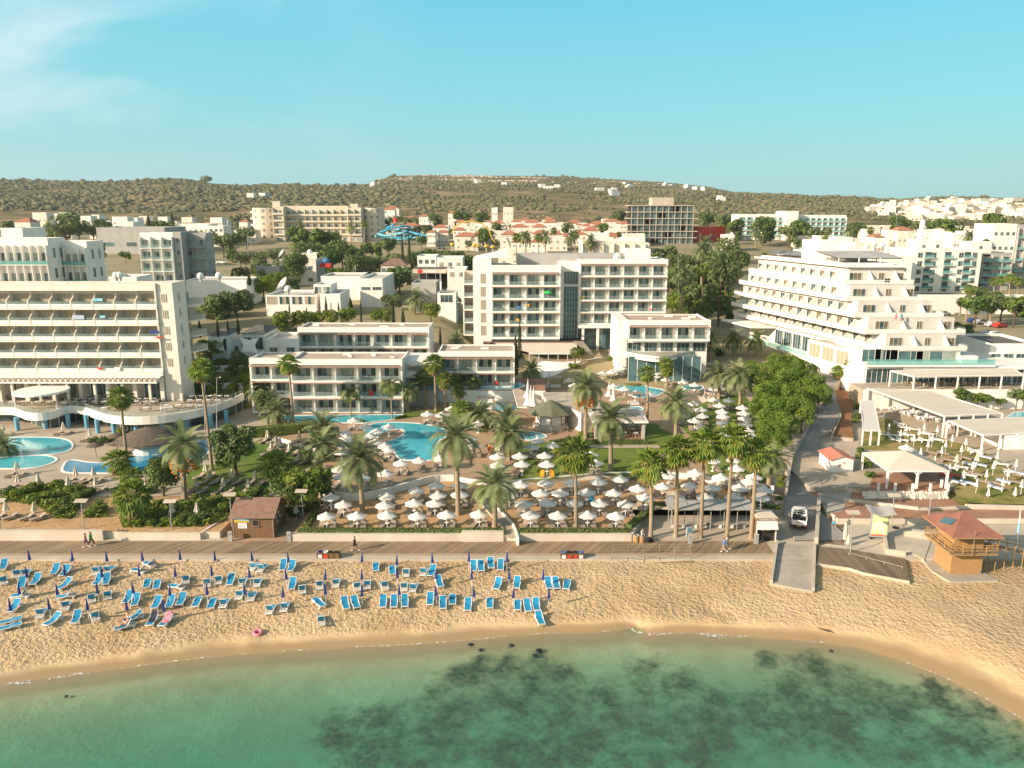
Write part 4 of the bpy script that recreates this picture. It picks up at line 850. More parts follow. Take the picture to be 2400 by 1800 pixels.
def pyramid():
 vdir=Vector((-.262,.965,0)).normalized();rdir=Vector((.995,-.02,0))
 t=thing('hotel','stepped white pyramid-shaped hotel with long balcony bands at the right','hotel',tuple(WY(1982,653,165.0)));o=t.location
 for k in range(6):
  px,py=((1982,653),(1986,691),(2004,729),(2028,768),(2070,807),(2088,838))[k]
  Yk=165.0-3.3*k
  c=WY(px,py,Yk);zt=c.z;
  if k==5:break
  Ln=37+4.6*k;wr=(14.3,16,18,20,16.5)[k]
  def P(a,b,z):q=c+vdir*a+rdir*b;return(q.x-o.x,q.y-o.y,z-o.z)
  mb=MB();z0=zt-1.1
  poly_=[P(0,0,0),P(0,wr,0),P(10,wr+1.5,0),P(Ln,wr+1.5,0),P(Ln,0,0)]
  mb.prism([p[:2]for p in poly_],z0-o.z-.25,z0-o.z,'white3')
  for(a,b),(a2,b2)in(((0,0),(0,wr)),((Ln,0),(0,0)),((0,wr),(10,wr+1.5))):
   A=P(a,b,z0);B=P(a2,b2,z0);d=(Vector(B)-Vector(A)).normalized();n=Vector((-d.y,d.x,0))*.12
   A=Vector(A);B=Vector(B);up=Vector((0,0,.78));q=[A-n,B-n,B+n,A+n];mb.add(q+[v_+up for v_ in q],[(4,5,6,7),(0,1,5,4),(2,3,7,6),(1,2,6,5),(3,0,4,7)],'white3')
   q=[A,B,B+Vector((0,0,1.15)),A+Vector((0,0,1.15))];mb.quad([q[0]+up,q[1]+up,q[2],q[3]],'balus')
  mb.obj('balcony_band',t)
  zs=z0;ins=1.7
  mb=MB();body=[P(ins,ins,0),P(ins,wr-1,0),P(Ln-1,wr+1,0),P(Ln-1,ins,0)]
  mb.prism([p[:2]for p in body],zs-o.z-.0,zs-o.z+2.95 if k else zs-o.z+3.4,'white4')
  ang=math.atan2(vdir.y,vdir.x)-math.pi
  nb=int((Ln-5)/3.5)
  for i in range(nb):
   a=5+i*3.5
   A=Vector(P(a,ins,zs));B=Vector(P(a,.2,zs));th=vdir*.1
   q=[A,B];mb.add([A+th,B+th,B+th+Vector((0,0,.9)),A+th+Vector((0,0,2.6)),A-th,B-th,B-th+Vector((0,0,.9)),A-th+Vector((0,0,2.6))],[(0,1,2,3),(7,6,5,4),(1,5,6,2),(2,6,7,3)],'white3')
  for b in(wr*.42,wr*.8):
   A=Vector(P(ins,b,zs));B=Vector(P(.25,b,zs));th=rdir*.12
   mb.add([A+th,B+th,B+th+Vector((0,0,.9)),A+th+Vector((0,0,2.7)),A-th,B-th,B-th+Vector((0,0,.9)),A-th+Vector((0,0,2.7))],[(0,1,2,3),(7,6,5,4),(1,5,6,2),(2,6,7,3)],'white3')
  mb.obj('storey',t)
  for i in range(nb):
   a=6.9+i*3.5
   if a<Ln-2:window(t,'brown',1.7,2.15,P(a,ins-.04,zs+.02),math.atan2(-vdir.y,-vdir.x),i+k)
  for b,w_ in((wr*.22,2.6),(wr*.60,1.2),(wr*.88,1.5)):window(t,'brown',w_,2.2,P(ins-.04,b,zs+.02),math.atan2(rdir.y,rdir.x),k+int(b))
 c=WY(1982,653,165.0);z3=c.z-1.1+3.4
 def P(a,b,z):q=c+vdir*a+rdir*b;return(q.x-o.x,q.y-o.y,z-o.z)
 mb=MB();mb.prism([P(.8,.6,0)[:2],P(.8,14,0)[:2],P(36,14.5,0)[:2],P(36,.6,0)[:2]],z3-o.z,z3-o.z+.35,'white')
 mb.prism([P(3,1.2,0)[:2],P(3,12,0)[:2],P(34,13,0)[:2],P(34,1.2,0)[:2]],z3-o.z+.36,z3-o.z+.8,'white');mb.prism([P(14,1.6,0)[:2],P(14,11,0)[:2],P(33,12,0)[:2],P(33,1.6,0)[:2]],z3-o.z+.81,z3-o.z+.9,'rbrown');mb.obj('roof',t)
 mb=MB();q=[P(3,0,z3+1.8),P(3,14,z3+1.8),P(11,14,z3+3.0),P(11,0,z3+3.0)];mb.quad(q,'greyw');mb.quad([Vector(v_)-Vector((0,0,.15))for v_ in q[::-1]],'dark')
 for b in(0.2,4.5,9,13.8):mb.tube(P(3,b,z3),P(3,b,z3+1.8),.12,.12,'white');mb.tube(P(11,b,z3),P(11,b,z3+3),.12,.12,'white')
 mb.obj('roof_shelter',t)
 mb=MB();mb.prism([P(13,2,0)[:2],P(13,8,0)[:2],P(19,8,0)[:2],P(19,2,0)[:2]],z3-o.z,z3-o.z+5.2,'white');mb.prism([P(11.2,7,0)[:2],P(11.2,12,0)[:2],P(13,12,0)[:2],P(13,7,0)[:2]],z3-o.z,z3-o.z+3.4,'white');mb.obj('roof_house',t)
 mb=MB()
 for i in range(7):a=21+i*2;q=[P(a,3,z3+1.2),P(a+1.9,3,z3+1.2),P(a+1.9,5,z3+2.2),P(a,5,z3+2.2)];mb.quad(q,'glassb');mb.quad(q[::-1],'metal')
 mb.obj('solar_panels',t)
 mb=MB();e=Vector(P(-.14,8.7,c.z-.95))
 for dx,dz,r in((-.28,.3,.3),(.28,.3,.3),(-.33,-.18,.26),(.33,-.18,.26),(0,-.05,.14)):mb.add([(e.x+dx+r*math.cos(a),e.y,e.z+.5+dz+r*.75*math.sin(a))for a in[R(45*i)for i in range(8)]],[tuple(range(8))],'dark')
 mb.obj('emblem',t)
 c=WY(2070,807,151.8);g=7.0
 def P(a,b,z):q=c+vdir*a+rdir*b;return(q.x-o.x,q.y-o.y,z-o.z)
 zb=c.z-1.35
 mb=MB();mb.prism([P(2,1,0)[:2],P(2,16,0)[:2],P(58,17,0)[:2],P(58,1.5,0)[:2]],4-o.z,zb-o.z-.0,'white');
 mb.prism([P(1,-2.2,0)[:2],P(1,1.5,0)[:2],P(20,1.5,0)[:2],P(20,-2.2,0)[:2]],4-o.z,zb-o.z-.8,'white');mb.prism([P(38,-5,0)[:2],P(38,2,0)[:2],P(52,2,0)[:2],P(52,-5,0)[:2]],zb-o.z-.9,zb-o.z-.5,'white')
 mb.obj('base',t)
 mb=MB();mb.prism([P(1.5,-2.0,0)[:2],P(1.5,1.3,0)[:2],P(19.5,1.3,0)[:2],P(19.5,-2.0,0)[:2]],zb-o.z-.79,zb-o.z-.7,'roofw');mb.obj('base_roof',t)
 for i in range(4):window(t,'beige',3.8,3.0,P(3.6+i*4.6,-2.25,zb-4.3),math.atan2(-vdir.y,-vdir.x),i,'white2')
 for i in range(5):window(t,'dark',2.9,3.4,P(22+i*3.6,.95,zb-4.4),math.atan2(-vdir.y,-vdir.x),i,'white2')
 def Xp(px,z=12):return pxX(px,150,z)-o.x
 def bb(a,b,y0,y1,z0,z1,m):mb.box((Xp(a),y0-o.y,z0-o.z),(Xp(b),y1-o.y,z1-o.z),m)
 mb=MB();bb(2033,2262,151.8,166,10.75,zb-.05,'white');bb(2262,2300,151.0,164,10.75,zb-.9,'white');mb.obj('restaurant_storey',t)
 mb=MB();bb(2028,2330,149.3,156,10.3,10.74,'white');bb(2030,2430,150.6,170,3,10.29,'white');bb(2120,2430,149.8,150.59,9.7,10.29,'white2');mb.obj('terrace_storey',t)
 mb=MB();bb(2000,2500,144.3,150.59,2,6.8,'deckp');bb(2000,2500,144.1,144.29,2,7.0,'white');mb.obj('lower_terrace',t)
 for i,(px,w_,m_)in enumerate(((2052,3.8,'dark'),(2087,4.6,'dark'),(2130,7.5,'dark'),(2160,0,''),(2205,8,'teal'))):
  if w_:window(t,m_,w_,2.5,((Xp(px)),151.75-o.y,10.9-o.z),0,i,'white2')
 for i in range(10):window(t,'dark',3.2,2.9,(Xp(2056+i*37),150.55-o.y,6.85-o.z),0,i,'white2')
 mb=MB()
 mb.box((Xp(2030),149.32-o.y,10.74-o.z),(Xp(2330),149.36-o.y,11.8-o.z),'balusb')
 A=Vector(P(44,-1.8,zb-4.8));B=Vector(P(20.5,-1.8,zb-4.8));mb.quad([A,B,B+Vector((0,0,1.2)),A+Vector((0,0,1.2))],'balusb')
 mb.obj('glass_rail',t)
 return t,c,zb
PYR,PC,PZB=pyramid()
def pb(name,label,cat,x0,x1,yt,Y,depth,fl,nc,*,yb=None,wall='white',roof='roofw',wk='dark',ww=1.3,wh=1.4,bal=False,hip=False,parapet=.6,side='',group=None,stH=None,rz=0,dome=False,rows=None,woff=0):
 zt=pxZ(yt,Y);X0=pxX(x0,Y,zt);X1=pxX(x1,Y,zt);g0=gk((X0+X1)/2,Y);g=g0-2
 if yb is not None:zf=pxZ(yb,Y)
 else:zf=g0
 t=thing(name,label,cat,((X0+X1)/2,Y+depth/2,zf),rz,group);o=t.location
 def Q(x,y,z):return(x-o.x,y-o.y,z-o.z)
 mb=MB();mb.box(Q(X0,Y,g),Q(X1,Y+depth,zt),wall)
 mb.obj('wall',t)
 H=zt-zf;sh=H/fl if fl else H
 if hip:
  mb=MB();e=.35;rh=min(2.0,(X1-X0)*.25);a=Q(X0-e,Y-e,zt);b=Q(X1+e,Y+depth+e,zt);cx0,cx1,cy=lerp(a[0],b[0],.35),lerp(a[0],b[0],.65),(a[1]+b[1])/2;z=a[2]
  mb.add([(a[0],a[1],z),(b[0],a[1],z),(b[0],b[1],z),(a[0],b[1],z),(cx0,cy,z+rh),(cx1,cy,z+rh)],[(0,1,5,4),(1,2,5),(2,3,4,5),(3,0,4),(0,3,2,1)],roof);mb.obj('roof',t)
 else:
  mb=MB();mb.box(Q(X0+.3,Y+.3,zt),Q(X1-.3,Y+depth-.3,zt+.04),roof)
  for a,b in(((X0-.04,Y-.04),(X1+.04,Y+.3)),((X0-.04,Y+depth-.3),(X1+.04,Y+depth+.04)),((X0-.04,Y+.3),(X0+.3,Y+depth-.3)),((X1-.3,Y+.3),(X1+.04,Y+depth-.3))):mb.box(Q(*a,zt-.001),Q(*b,zt+parapet),wall)
  mb.obj('roof',t)
 w=(X1-X0)/max(nc,1)
 for f in range(fl):
  if rows is not None and f not in rows:continue
  for c in range(nc):
   window(t,wk,min(ww,w*.8),min(wh,sh*.8),Q(X0+w*(c+.5)+woff,Y-.04,zf+sh*f+(sh*.08 if bal else sh*.3)),0,f*3+c)
  if bal:
   def bl():
    mb=MB();mb.box((0,-1.2,-.18),(X1-X0,0,0),wall)
    if bal=='solid':mb.box((0,-1.2,0),(X1-X0,-1.1,.85),wall)
    else:mb.box((0,-1.2,0),(X1-X0,-1.16,.95),'balusb' if bal=='green' else 'balus')
    for c in range(nc+1):x=min(max(w*c,.08),X1-X0-.08);mb.box((x-.08,-1.15,0),(x+.08,0,sh-.3),wall)
    return mb
   if f>0 or yb is not None:put_m((label,'bal'),bl,'balcony',t,Q(X0,Y,zf+sh*f))
 if side:
  for f in range(fl):
   for c in range(2):
    xx,rr=(X1+.04,R(90))if side=='r' else(X0-.04,R(-90))
    window(t,wk,1.2,min(wh,sh*.8),Q(xx,Y+depth*(c+.7)/2.4,zf+sh*f+sh*.3),rr,f+c)
 if dome:mb=MB();mb.ball(Q(lerp(X0,X1,.4),Y+depth/2,zt+.8),1.0,'white2',10,6);mb.obj('dome',t)
 return t,X0,X1,zt
t,a,b,z=pb('hotel','big shaded grey-white hotel with glass balconies at the far left edge','hotel',-60,112,572,190,7,4,9,wall='white',side='r',bal='green',ww=3.0,wh=2.4,wk='teal',parapet=1.4,roof='roofw')
t,a,b,z=pb('hotel','right wing of the shaded grey-white hotel at the left edge','hotel',118,203,578,196,8,4,5,wall='white',side='r',bal='green',ww=3.0,wh=2.4,wk='teal',parapet=1.3,roof='roofw')
pb('roof_house','cream box on the roof of the hotel at the left edge','building',2,52,540,200,10,0,1,yb=572,wall='white')
pb('apartment_block','pale five-storey apartment block with balconies, sunlit half','apartments',328,405,553,240,6,5,3,bal='glass',ww=2.4,wh=2.1,wk='teal',wall='white',parapet=1.0)
pb('apartment_block','shaded right half of the five-storey apartment block','apartments',424,482,552,245,6,5,2,wall='greyw',side='r',bal='glass',ww=2.0,wh=2.0,wk='teal',parapet=.8)  # shade on this half is put into the grey wall colour
pb('apartment_core','grey stair core in the middle of the five-storey apartment block','building',405.5,423.5,548,240,12,5,1,wall='greyw',ww=1.0)
pb('building','long low white building with a bare wall right of the left hotel','building',436,577,660,215,12,1,2,wh=.4,ww=.5,parapet=.4)
pb('building','small white plant room on the roof behind the left hotel','building',255,320,655,175,8,1,2)
pb('school_building','long low grey building with a dark loading bay, far left','building',225,385,536,380,25,1,3,wall='greyw',ww=5,wh=2)
pb('building','white boxy building with a reddish band left of the cream hotel','building',415,488,527,430,15,2,6,wall='white',wk='curt')
pb('building','white stepped building just right of the reddish-band one','building',488,523,532,420,12,3,3)
pb('hotel','long cream hotel with rounded ends on the plain, central part','hotel',665,815,490,455,18,5,9,wall='beige',bal='solid',ww=2.6,wh=2.0,wk='teal',roof='roofw',parapet=1.8)
def roundend(px,lab,w=34):
 Y=452;zt=pxZ(487,Y);x=pxX(px,Y,zt);g=gk(x,Y);r=w/2/FPX*Y*1.02
 t=thing('hotel_wing',lab,'hotel',(x,Y+10,g));mb=MB();mb.lathe([(r,-2),(r,zt-g),(r-.6,zt-g),(r-.6,zt-g-.5),(.01,zt-g-.5)],'beige',28);mb.obj('wall',t);
 for f in range(5):
  for a in(-125,-90,-60):window(t,'teal',1.4,1.5,((r+.02)*math.cos(R(a)),(r+.02)*math.sin(R(a)),2+f*(zt-g)/5.2),R(a+90),f)
  mb=MB();mb.box((-1.2,-.3,0),(1.2,1.2,.9),'white');mb.obj('balcony',t,loc=((r+.1)*(-1 if px<700 else 1),-1,1.5+f*(zt-g)/5.2))
roundend(612,'left rounded drum wing of the cream hotel on the plain',64);roundend(868,'right rounded drum wing of the cream hotel on the plain',50)
pb('hotel_wing','flat balcony bay left of the centre of the cream hotel','hotel',640,664.5,486,450,16,5,1,wall='beige',bal='solid',ww=3.2,wh=2,wk='teal')
pb('hotel_wing','flat balcony bay right of the centre of the cream hotel','hotel',815.5,846,489,450,16,5,2,wall='beige',bal='solid',ww=2.6,wh=2,wk='teal')
pb('roof_house','lift house on the left of the cream hotel roof','building',638,656,474,458,6,0,1,yb=488,wall='beige');pb('roof_house','lift house on the right of the cream hotel roof','building',820,838,480,458,6,0,1,yb=492,wall='beige')
def frame_block():
 Y=440;zt=pxZ(481,Y);X0=pxX(1478,Y,30);X1=pxX(1622,Y,30);g=gk(X0,Y)
 t=thing('unfinished_building','bare concrete frame building with blue-green glazing on the plain','building',((X0+X1)/2,Y,g));o=t.location;H=zt-g;n=6;sh=H/n;w=(X1-X0)
 for i in range(n+1):
  e=3.2-abs(3-i)*.4
  mb=MB();mb.box((-w/2-1,-2,i*sh-.4),(w/2+e*(i<6),18,i*sh),'concp');mb.obj('floor_slab',t)
  if i<n:
   for c in range(9):
    if(i*5+c)%7!=3:window(t,'dark',w/9.3,sh-.45,(-w/2+w*(c+.6)/9.2,-.9,i*sh+.02),0,c+i,'conc')
 for c in range(11):mb=MB();x=-w/2+w*c/10;mb.box((x-.16,-1.7,-1),(x+.16,-1.4,n*sh-.41),'concp');mb.obj('column',t)
 mb=MB();mb.box((-5,4,H),(7,14,H+4.2),'concp');mb.obj('roof_house',t)
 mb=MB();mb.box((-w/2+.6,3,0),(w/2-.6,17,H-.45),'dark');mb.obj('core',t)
frame_block()
pb('hotel','wide white far hotel on the right of the plain, left wing with green balconies','hotel',1732,1842,506,470,16,5,6,bal='green',ww=2.6,wh=1.8,wk='teal',parapet=1,roof='roofw')
pb('hotel','blank white stair slab in the middle of the wide far hotel','hotel',1842.5,1872,497,465,18,5,1,yb=560,ww=.1,wh=.1)
pb('hotel','right wing of the wide white far hotel with rows of small balconies','hotel',1872.5,1984,508,470,16,5,8,bal='green',ww=2.4,wh=1.8,wk='teal',parapet=1)
pb('hotel','bright white five-storey hotel with green balcony rails behind the pyramid hotel','hotel',2142,2302,590,305,20,5,5,bal=None,ww=1.9,wh=2.0,wk='dark',parapet=.9,roof='roofw')
def rbal():
 t=COL.objects
for c in range(3):
 for f in range(5):
  pass
  def bb():
   mb=MB();mb.box((-1.9,-1.1,-.15),(1.9,0,0),'white');mb.box((-1.9,-1.1,0),(1.9,-1.06,.9),'balusb');mb.box((-1.2,-.06,0),(1.2,-.02,2.1),'glass');return mb
par=[o for o in COL.objects if o.type=='EMPTY' and o.get('label','').startswith('bright white five')][0]
for c in range(3):
 for f in range(5):put_m('rb',bb,'balcony',par,(-7.5+c*7.6,-10.06,2.2+f*2.95))
pb('roof_house','small white tower house on the left roof of the bright five-storey hotel','building',2150,2215,566,312,8,1,2,yb=588)
pb('roof_house','small white roof house right of the chimney on the five-storey hotel','building',2275,2325,570,312,8,1,1,yb=590)
mb=MB();p=WY(2156,580,320);mb.tube((0,0,-4),(0,0,11),1.0,1.0,'white',10);tag(mb.obj('chimney_stack',loc=(p.x,p.y,p.z)),'tall plain white chimney rising behind the five-storey hotel','chimney')
pb('hotel','bluish shaded side block right of the bright five-storey hotel','hotel',2302.5,2372,596,312,24,5,3,wall='greyw',bal='green',ww=2,wh=1.8,wk='teal')  # grey wall colour carries the shade of this side block
pb('building','white building between the pyramid hotel and the five-storey hotel','building',2042,2140,602,290,15,2,3,ww=1.2)
pb('hotel','white hotel with a stepped roof near the right edge','hotel',2330,2385,528,330,14,4,4,ww=1.3)
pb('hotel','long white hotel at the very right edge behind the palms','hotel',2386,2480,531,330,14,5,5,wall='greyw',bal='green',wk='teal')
pb('building','arched-roof long building with small dark windows at the right edge','building',2322,2440,812,160,14,1,4,yb=850,ww=2.2,wh=.9,roof='roofg',wall='white')
pb('building','white car park wall with a flat top behind the parking area','building',2145,2520,697,248,3,1,1,ww=.2,wh=.2,yb=740)
TOWN=[('restaurant','white restaurant with an arcade terrace under the big satellite dish','building',622,740,697,200,14,1,4,dict(yb=720,wk='curt',ww=3.4,wh=2.2,roof='roofw')),('building','small white upper room on the arcade restaurant','building',735,775,672,205,8,1,2,dict(yb=696,wk='teal',ww=2.0,wh=1.9)),('building','plain white side block at the right end of the arcade restaurant','building',750,797,694,199,12,1,1,dict(yb=735,ww=.3)),('warehouse','grey-white hall with an outside stair and two high slit windows','building',843,896,658,215,22,2,2,dict(yb=720,ww=2.6,wh=.9,rows=[1],roof='roofw')),('building','flat white roof block left of the grey-white hall','building',752,842,652,228,14,1,1,dict(roof='roofb',ww=.3)),('building','white blank wall building beside the big clump of palms','building',965,1022,668,205,10,1,1,dict(yb=716,ww=.2,wh=.2,wall='greyw')),('garage','small white garage with a dark doorway left of the tall hotel','building',1025,1068,693,200,8,1,1,dict(yb=715,ww=3.2,wh=2.4)),('building','cream theatre-like building with stone cladding','building',655,740,612,262,18,2,3,dict(wall='cream',ww=1.6,wh=1.2)),('church','small domed building behind the cream theatre-like one','church',705,742,598,275,8,1,1,dict(wall='cream',dome=True)),('building','white low blocks left of the cream theatre-like building','building',600,654,628,258,14,1,2,dict(wall='greyw')),('house','brown-roofed tavern with a timber front','house',892,952,622,262,12,2,5,dict(hip=True,roof='rbrown',wall='beige',ww=1.8)),('building','white building with a small clock-like round mark behind the petrol station','building',978,1022,604,265,12,1,3,dict(yb=624)),('building','long white shop building right of the petrol station','building',1024,1084,608,262,12,1,3,dict(yb=632,wk='curt')),('shop','white shop with a red front left of the tall hotel','shop',1048,1092,634,235,10,1,2,dict(yb=655,wk='curt')),('building','cream low apartments behind the roof of the tall white hotel','apartments',1365,1512,568,300,16,2,6,dict(wall='cream',bal='solid',wk='curt')),('building','white block with a flat overhanging roof right of the cream low apartments','building',1462,1512,562,310,12,2,3,{}),('villa','dark-roofed white villa with a hanging sail, left one of the pair','villa',492,532,786,160,9,1,2,dict(hip=True,roof='roofg',yb=838,ww=2.4,wh=2.6)),('villa','dark-roofed white villa with a hanging sail, right one of the pair','villa',566,618,782,163,10,1,2,dict(hip=True,roof='roofg',yb=834,ww=2.4,wh=2.6)),('building','white single-storey link between the two dark-roofed villas','building',532.5,565.5,802,164,8,1,1,dict(yb=836,ww=1.8)),('building','white single-storey annex with two dark windows right of the dark-roofed villas','building',620,700,800,162,9,1,2,dict(yb=838,ww=1.8,wh=1.2)),('shop','long red shop building right of the concrete frame building','shop',1628,1662,535,450,10,1,3,dict(wall='red',ww=1)),('shop','smaller red shop right of the long red one','shop',1672,1700,534,455,10,1,2,dict(wall='red',ww=1))]
for n,l,c,x0,x1,yt,Y,dp,fl,nc,kw in TOWN:pb(n,l,c,x0,x1,yt,Y,dp,fl,nc,**kw)
VIL=[(1000,1020,545,420,1),(1027,1052,530,480,0),(1025,1050,545,400,1),(1062,1090,540,430,1),(1110,1132,548,380,1),(1136,1160,548,382,1),(1175,1213,550,375,1),(1198,1222,520,520,1),(1217,1250,537,440,0),(1233,1262,522,500,1),(1247,1290,548,372,1),(1274,1305,522,500,1),(1290,1320,550,378,1),(1318,1350,528,470,0),(1335,1376,550,372,1),(1366,1400,530,470,1),(1384,1416,525,520,1),(1424,1470,540,420,0),(1198,1240,568,330,1),(1244,1283,568,332,1),(1453,1478,525,500,1),(952,975,512,560,1),(982,1006,508,590,1),(940,985,530,480,1),(890,925,492,640,1),(905,935,488,680,1),(1050,1075,500,640,1),(75,108,500,520,0),(110,135,502,540,0),(137,166,500,560,0),(188,212,508,560,0),(214,232,505,580,0),(262,298,510,520,0),(300,322,512,540,0),(325,345,508,560,0),(280,312,522,470,0),(370,392,510,560,0),(425,450,511,540,0),(492,520,512,520,0),(33,70,520,420,1),(560,580,520,480,1),(2035,2055,540,400,0),(2085,2108,542,390,0),(2105,2140,540,385,1),(2170,2200,541,400,0),(2208,2232,546,380,0),(2236,2262,550,370,0),(2262,2282,545,400,0),(1920,1958,556,380,0),(1960,2000,560,350,0),(2005,2045,572,300,0),(2050,2075,556,350,1),(1700,1722,553,400,0),(1842,1870,600,260,0),(1880,1925,590,280,0),(1152,1166,488,700,0),(1179,1203,487,700,0)]
vr=random.Random(12)
V2=[]
for x0,x1,yt,Y,rd in VIL:
 if 1020<x0<1480 and Y<600:Y=385 if yt>=565 else 430 if yt>=545 else 465 if yt>=535 else 520
 V2.append((x0,x1,yt,Y,rd))
for Yr,n,a,b in((405,9,1040,1500),(445,12,960,1470),(490,12,960,1480),(545,12,880,1480),(600,10,880,1500),(660,9,900,1500),(425,9,1000,1480),(515,11,900,1480),(575,10,900,1500),(345,5,1130,1480),(440,7,250,560),(360,6,1900,2150),(420,6,1850,2120),(470,8,1990,2390),(520,9,2000,2390),(390,5,2180,2390),(480,6,60,560),(540,8,20,560),(600,7,60,540)):
 for i in range(n):
  px=lerp(a,b,(i+vr.uniform(.2,.8))/n);gz=gk((px-1200)/FPX*Yr,Yr);H=vr.choice((3.4,6.2,6.6));top=900+FPX*math.tan(math.atan((CAM_H-gz-H)/Yr)-PITCH);w=vr.uniform(9,15)/Yr*FPX
  if any(abs(px+w/2-(q[0]+q[1])/2)<(w+q[1]-q[0])/2 and abs(q[3]-Yr)<14 for q in V2):continue
  V2.append((round(px,1),round(px+w,1),round(top,1),Yr,1 if vr.random()<(.5 if 900<px<1500 else .2)else 0))
VIL=V2
vseen={}
def town_phrase(x):
 for a,p in((250,'in the far left suburb'),(600,'left of the cream hotel'),(1100,'around the water slides'),(1480,'behind the tall white hotel'),(1720,'near the concrete frame'),(2500,'behind the pyramid hotel')):
  if x<a:return p
cnt={}
for x0,x1,yt,Y,rd in sorted(VIL):cnt[(town_phrase(x0),rd)]=cnt.get((town_phrase(x0),rd),0)+1
vidx={}
for x0,x1,yt,Y,rd in sorted(VIL):
 ph=town_phrase(x0);i=vidx.get((ph,rd),0);vidx[(ph,rd)]=i+1;px_=x0
 pb('villa',f"{'red-roofed' if rd else 'flat-roofed'} white villa {ph}, {od(i)} from the left",'villa',x0,x1,yt,Y,9,2,3,hip=bool(rd),roof='rtile' if rd else 'roofw',wk='curt',ww=1.2,wh=1.1,wall='cream' if(x0*3)%2 else 'white',group='white villas on the plain')
hv=random.Random(8);HV=[]
for row,(py,n,x0,x1)in enumerate(((476,11,2120,2395),(484,16,2060,2398),(492,18,2045,2398),(500,19,2040,2395),(508,16,2060,2390),(516,13,2120,2330))):
 for i in range(n):HV.append((row,lerp(x0,x1,(i+.5)/n)+hv.uniform(-5,5),py+hv.uniform(-2,2)))
def hill_hit(px,py):
 d=ray(px,py);t=700
 while t<3000:
  p=Vector((0,0,CAM_H))+d*t
  if p.z<=far_height(p.x,p.y):return Vector((p.x,p.y,far_height(p.x,p.y)))
  t+=5
 return None
rowname=['topmost','second','third','fourth','fifth','lowest']
def hill_house(p,w,d,h,st,label,rz,m='cream'):
 t=thing('hillside_house',label,'house',p,rz,'pale houses on the hillside')
 mb=MB();mb.box((-w/2,-d/2,-4),(w/2,d/2,h),m);mb.box((-w/2-.2,-d/2-.2,h),(w/2+.2,d/2+.2,h+.4),m)
 if st:mb.box((-w*.1,-d*.2,h+.4),(w*.45,d/2,h+2.9),m)
 mb.obj('wall',t)
 for i in range(2 if w<9 else 3):window(t,'dark',1.6,1.8,(-w/2+w*(i+.5)/(2 if w<9 else 3),-d/2-.05,.8),0,i)
ri={}
for row,px,py in sorted(HV):
 p=hill_hit(px,py)
 if not p:continue
 i=ri.get(row,0);ri[row]=i+1
 hill_house(p,hv.uniform(9,17),hv.uniform(8,11),hv.uniform(3.5,7),hv.random()<.5,f"pale house in the {rowname[row]} row of the right hillside village, {od(i)} from the left",hv.uniform(-.5,.5),hv.choice(['cream','white','cream','beige']))
for i,(px,py)in enumerate(((1285,444),(1302,443),(1405,447),(1436,450),(1440,456),(1475,441),(1468,432),(1560,436),(1575,438),(1610,441),(1630,444),(1648,447),(1185,435),(876,436),(620,462),(1770,452),(590,462),(1690,470),(1270,439),(1120,430))):
 p=hill_hit(px,py)
 if p:hill_house(p,16,10,5,i%2,f"lone pale house high on the scrubby hills, {od(sorted([1285,1302,1405,1436,1440,1475,1468,1560,1575,1610,1630,1648,1185,876,620,1770,590,1690,1270,1120]).index(px))} from the left",.1*i,'white')
def frond(mb,base,az,el,Ln,droop,m,n=11,lw=.11,ll=.55,r=None):
 p=Vector(base);e=el;step=Ln/n;side=Vector((-math.sin(az),math.cos(az),0))
 pts=[p.copy()];dirs=[]
 for i in range(n):
  d=Vector((math.cos(az)*math.cos(e),math.sin(az)*math.cos(e),math.sin(e)));dirs.append(d);p=p+d*step;pts.append(p.copy());e-=droop/n*(1+i/n)
 for i in range(n):
  t=(i+.5)/n;d=dirs[i];up=side.cross(d).normalized()*-1
  mb.quad([pts[i]-side*.035,pts[i]+side*.035,pts[i+1]+side*.03,pts[i+1]-side*.03],m)
  if t<.12:continue
  l=ll*(.35+.9*math.sin(math.pi*min(1,t*.92+.05)))*(1 if r is None else r.uniform(.85,1.15))
  for sgn in(-1,1):
   for q in(0.1,.6):
    a=pts[i].lerp(pts[i+1],q);tip=a+(side*sgn*.80+d*.62+Vector((0,0,.30-.25*t))).normalized()*l-Vector((0,0,.12*l))
    mb.quad([a-d*lw,a+d*lw,tip+d*lw*.25,tip-d*lw*.1],m)
def date_crown(seed,n=40,Ln=4.2):
 r=random.Random(seed);mb=MB()
 for i in range(n):
  t=i/n;el=R(lerp(82,-28,t**.85))+r.uniform(-.08,.08);frond(mb,(0,0,0),i*2.39996+r.uniform(-.2,.2),el,Ln*r.uniform(.85,1.08)*(.85+.15*t),lerp(.75,1.35,t),'leafd',12,.095,.62,r)
 return mb.mesh('crown')
def royal_crown(seed,n=13,Ln=2.6):
 r=random.Random(seed);mb=MB()
 for i in range(n):frond(mb,(0,0,0),i*2.39996+r.uniform(-.3,.3),R(lerp(80,5,i/n)),Ln*r.uniform(.85,1.1),r.uniform(1.7,2.3),'leafr',10,.10,.75,r)
 mb.tube((0,0,-.9),(0,0,.15),.13,.07,'leafA',7);return mb.mesh('crown')
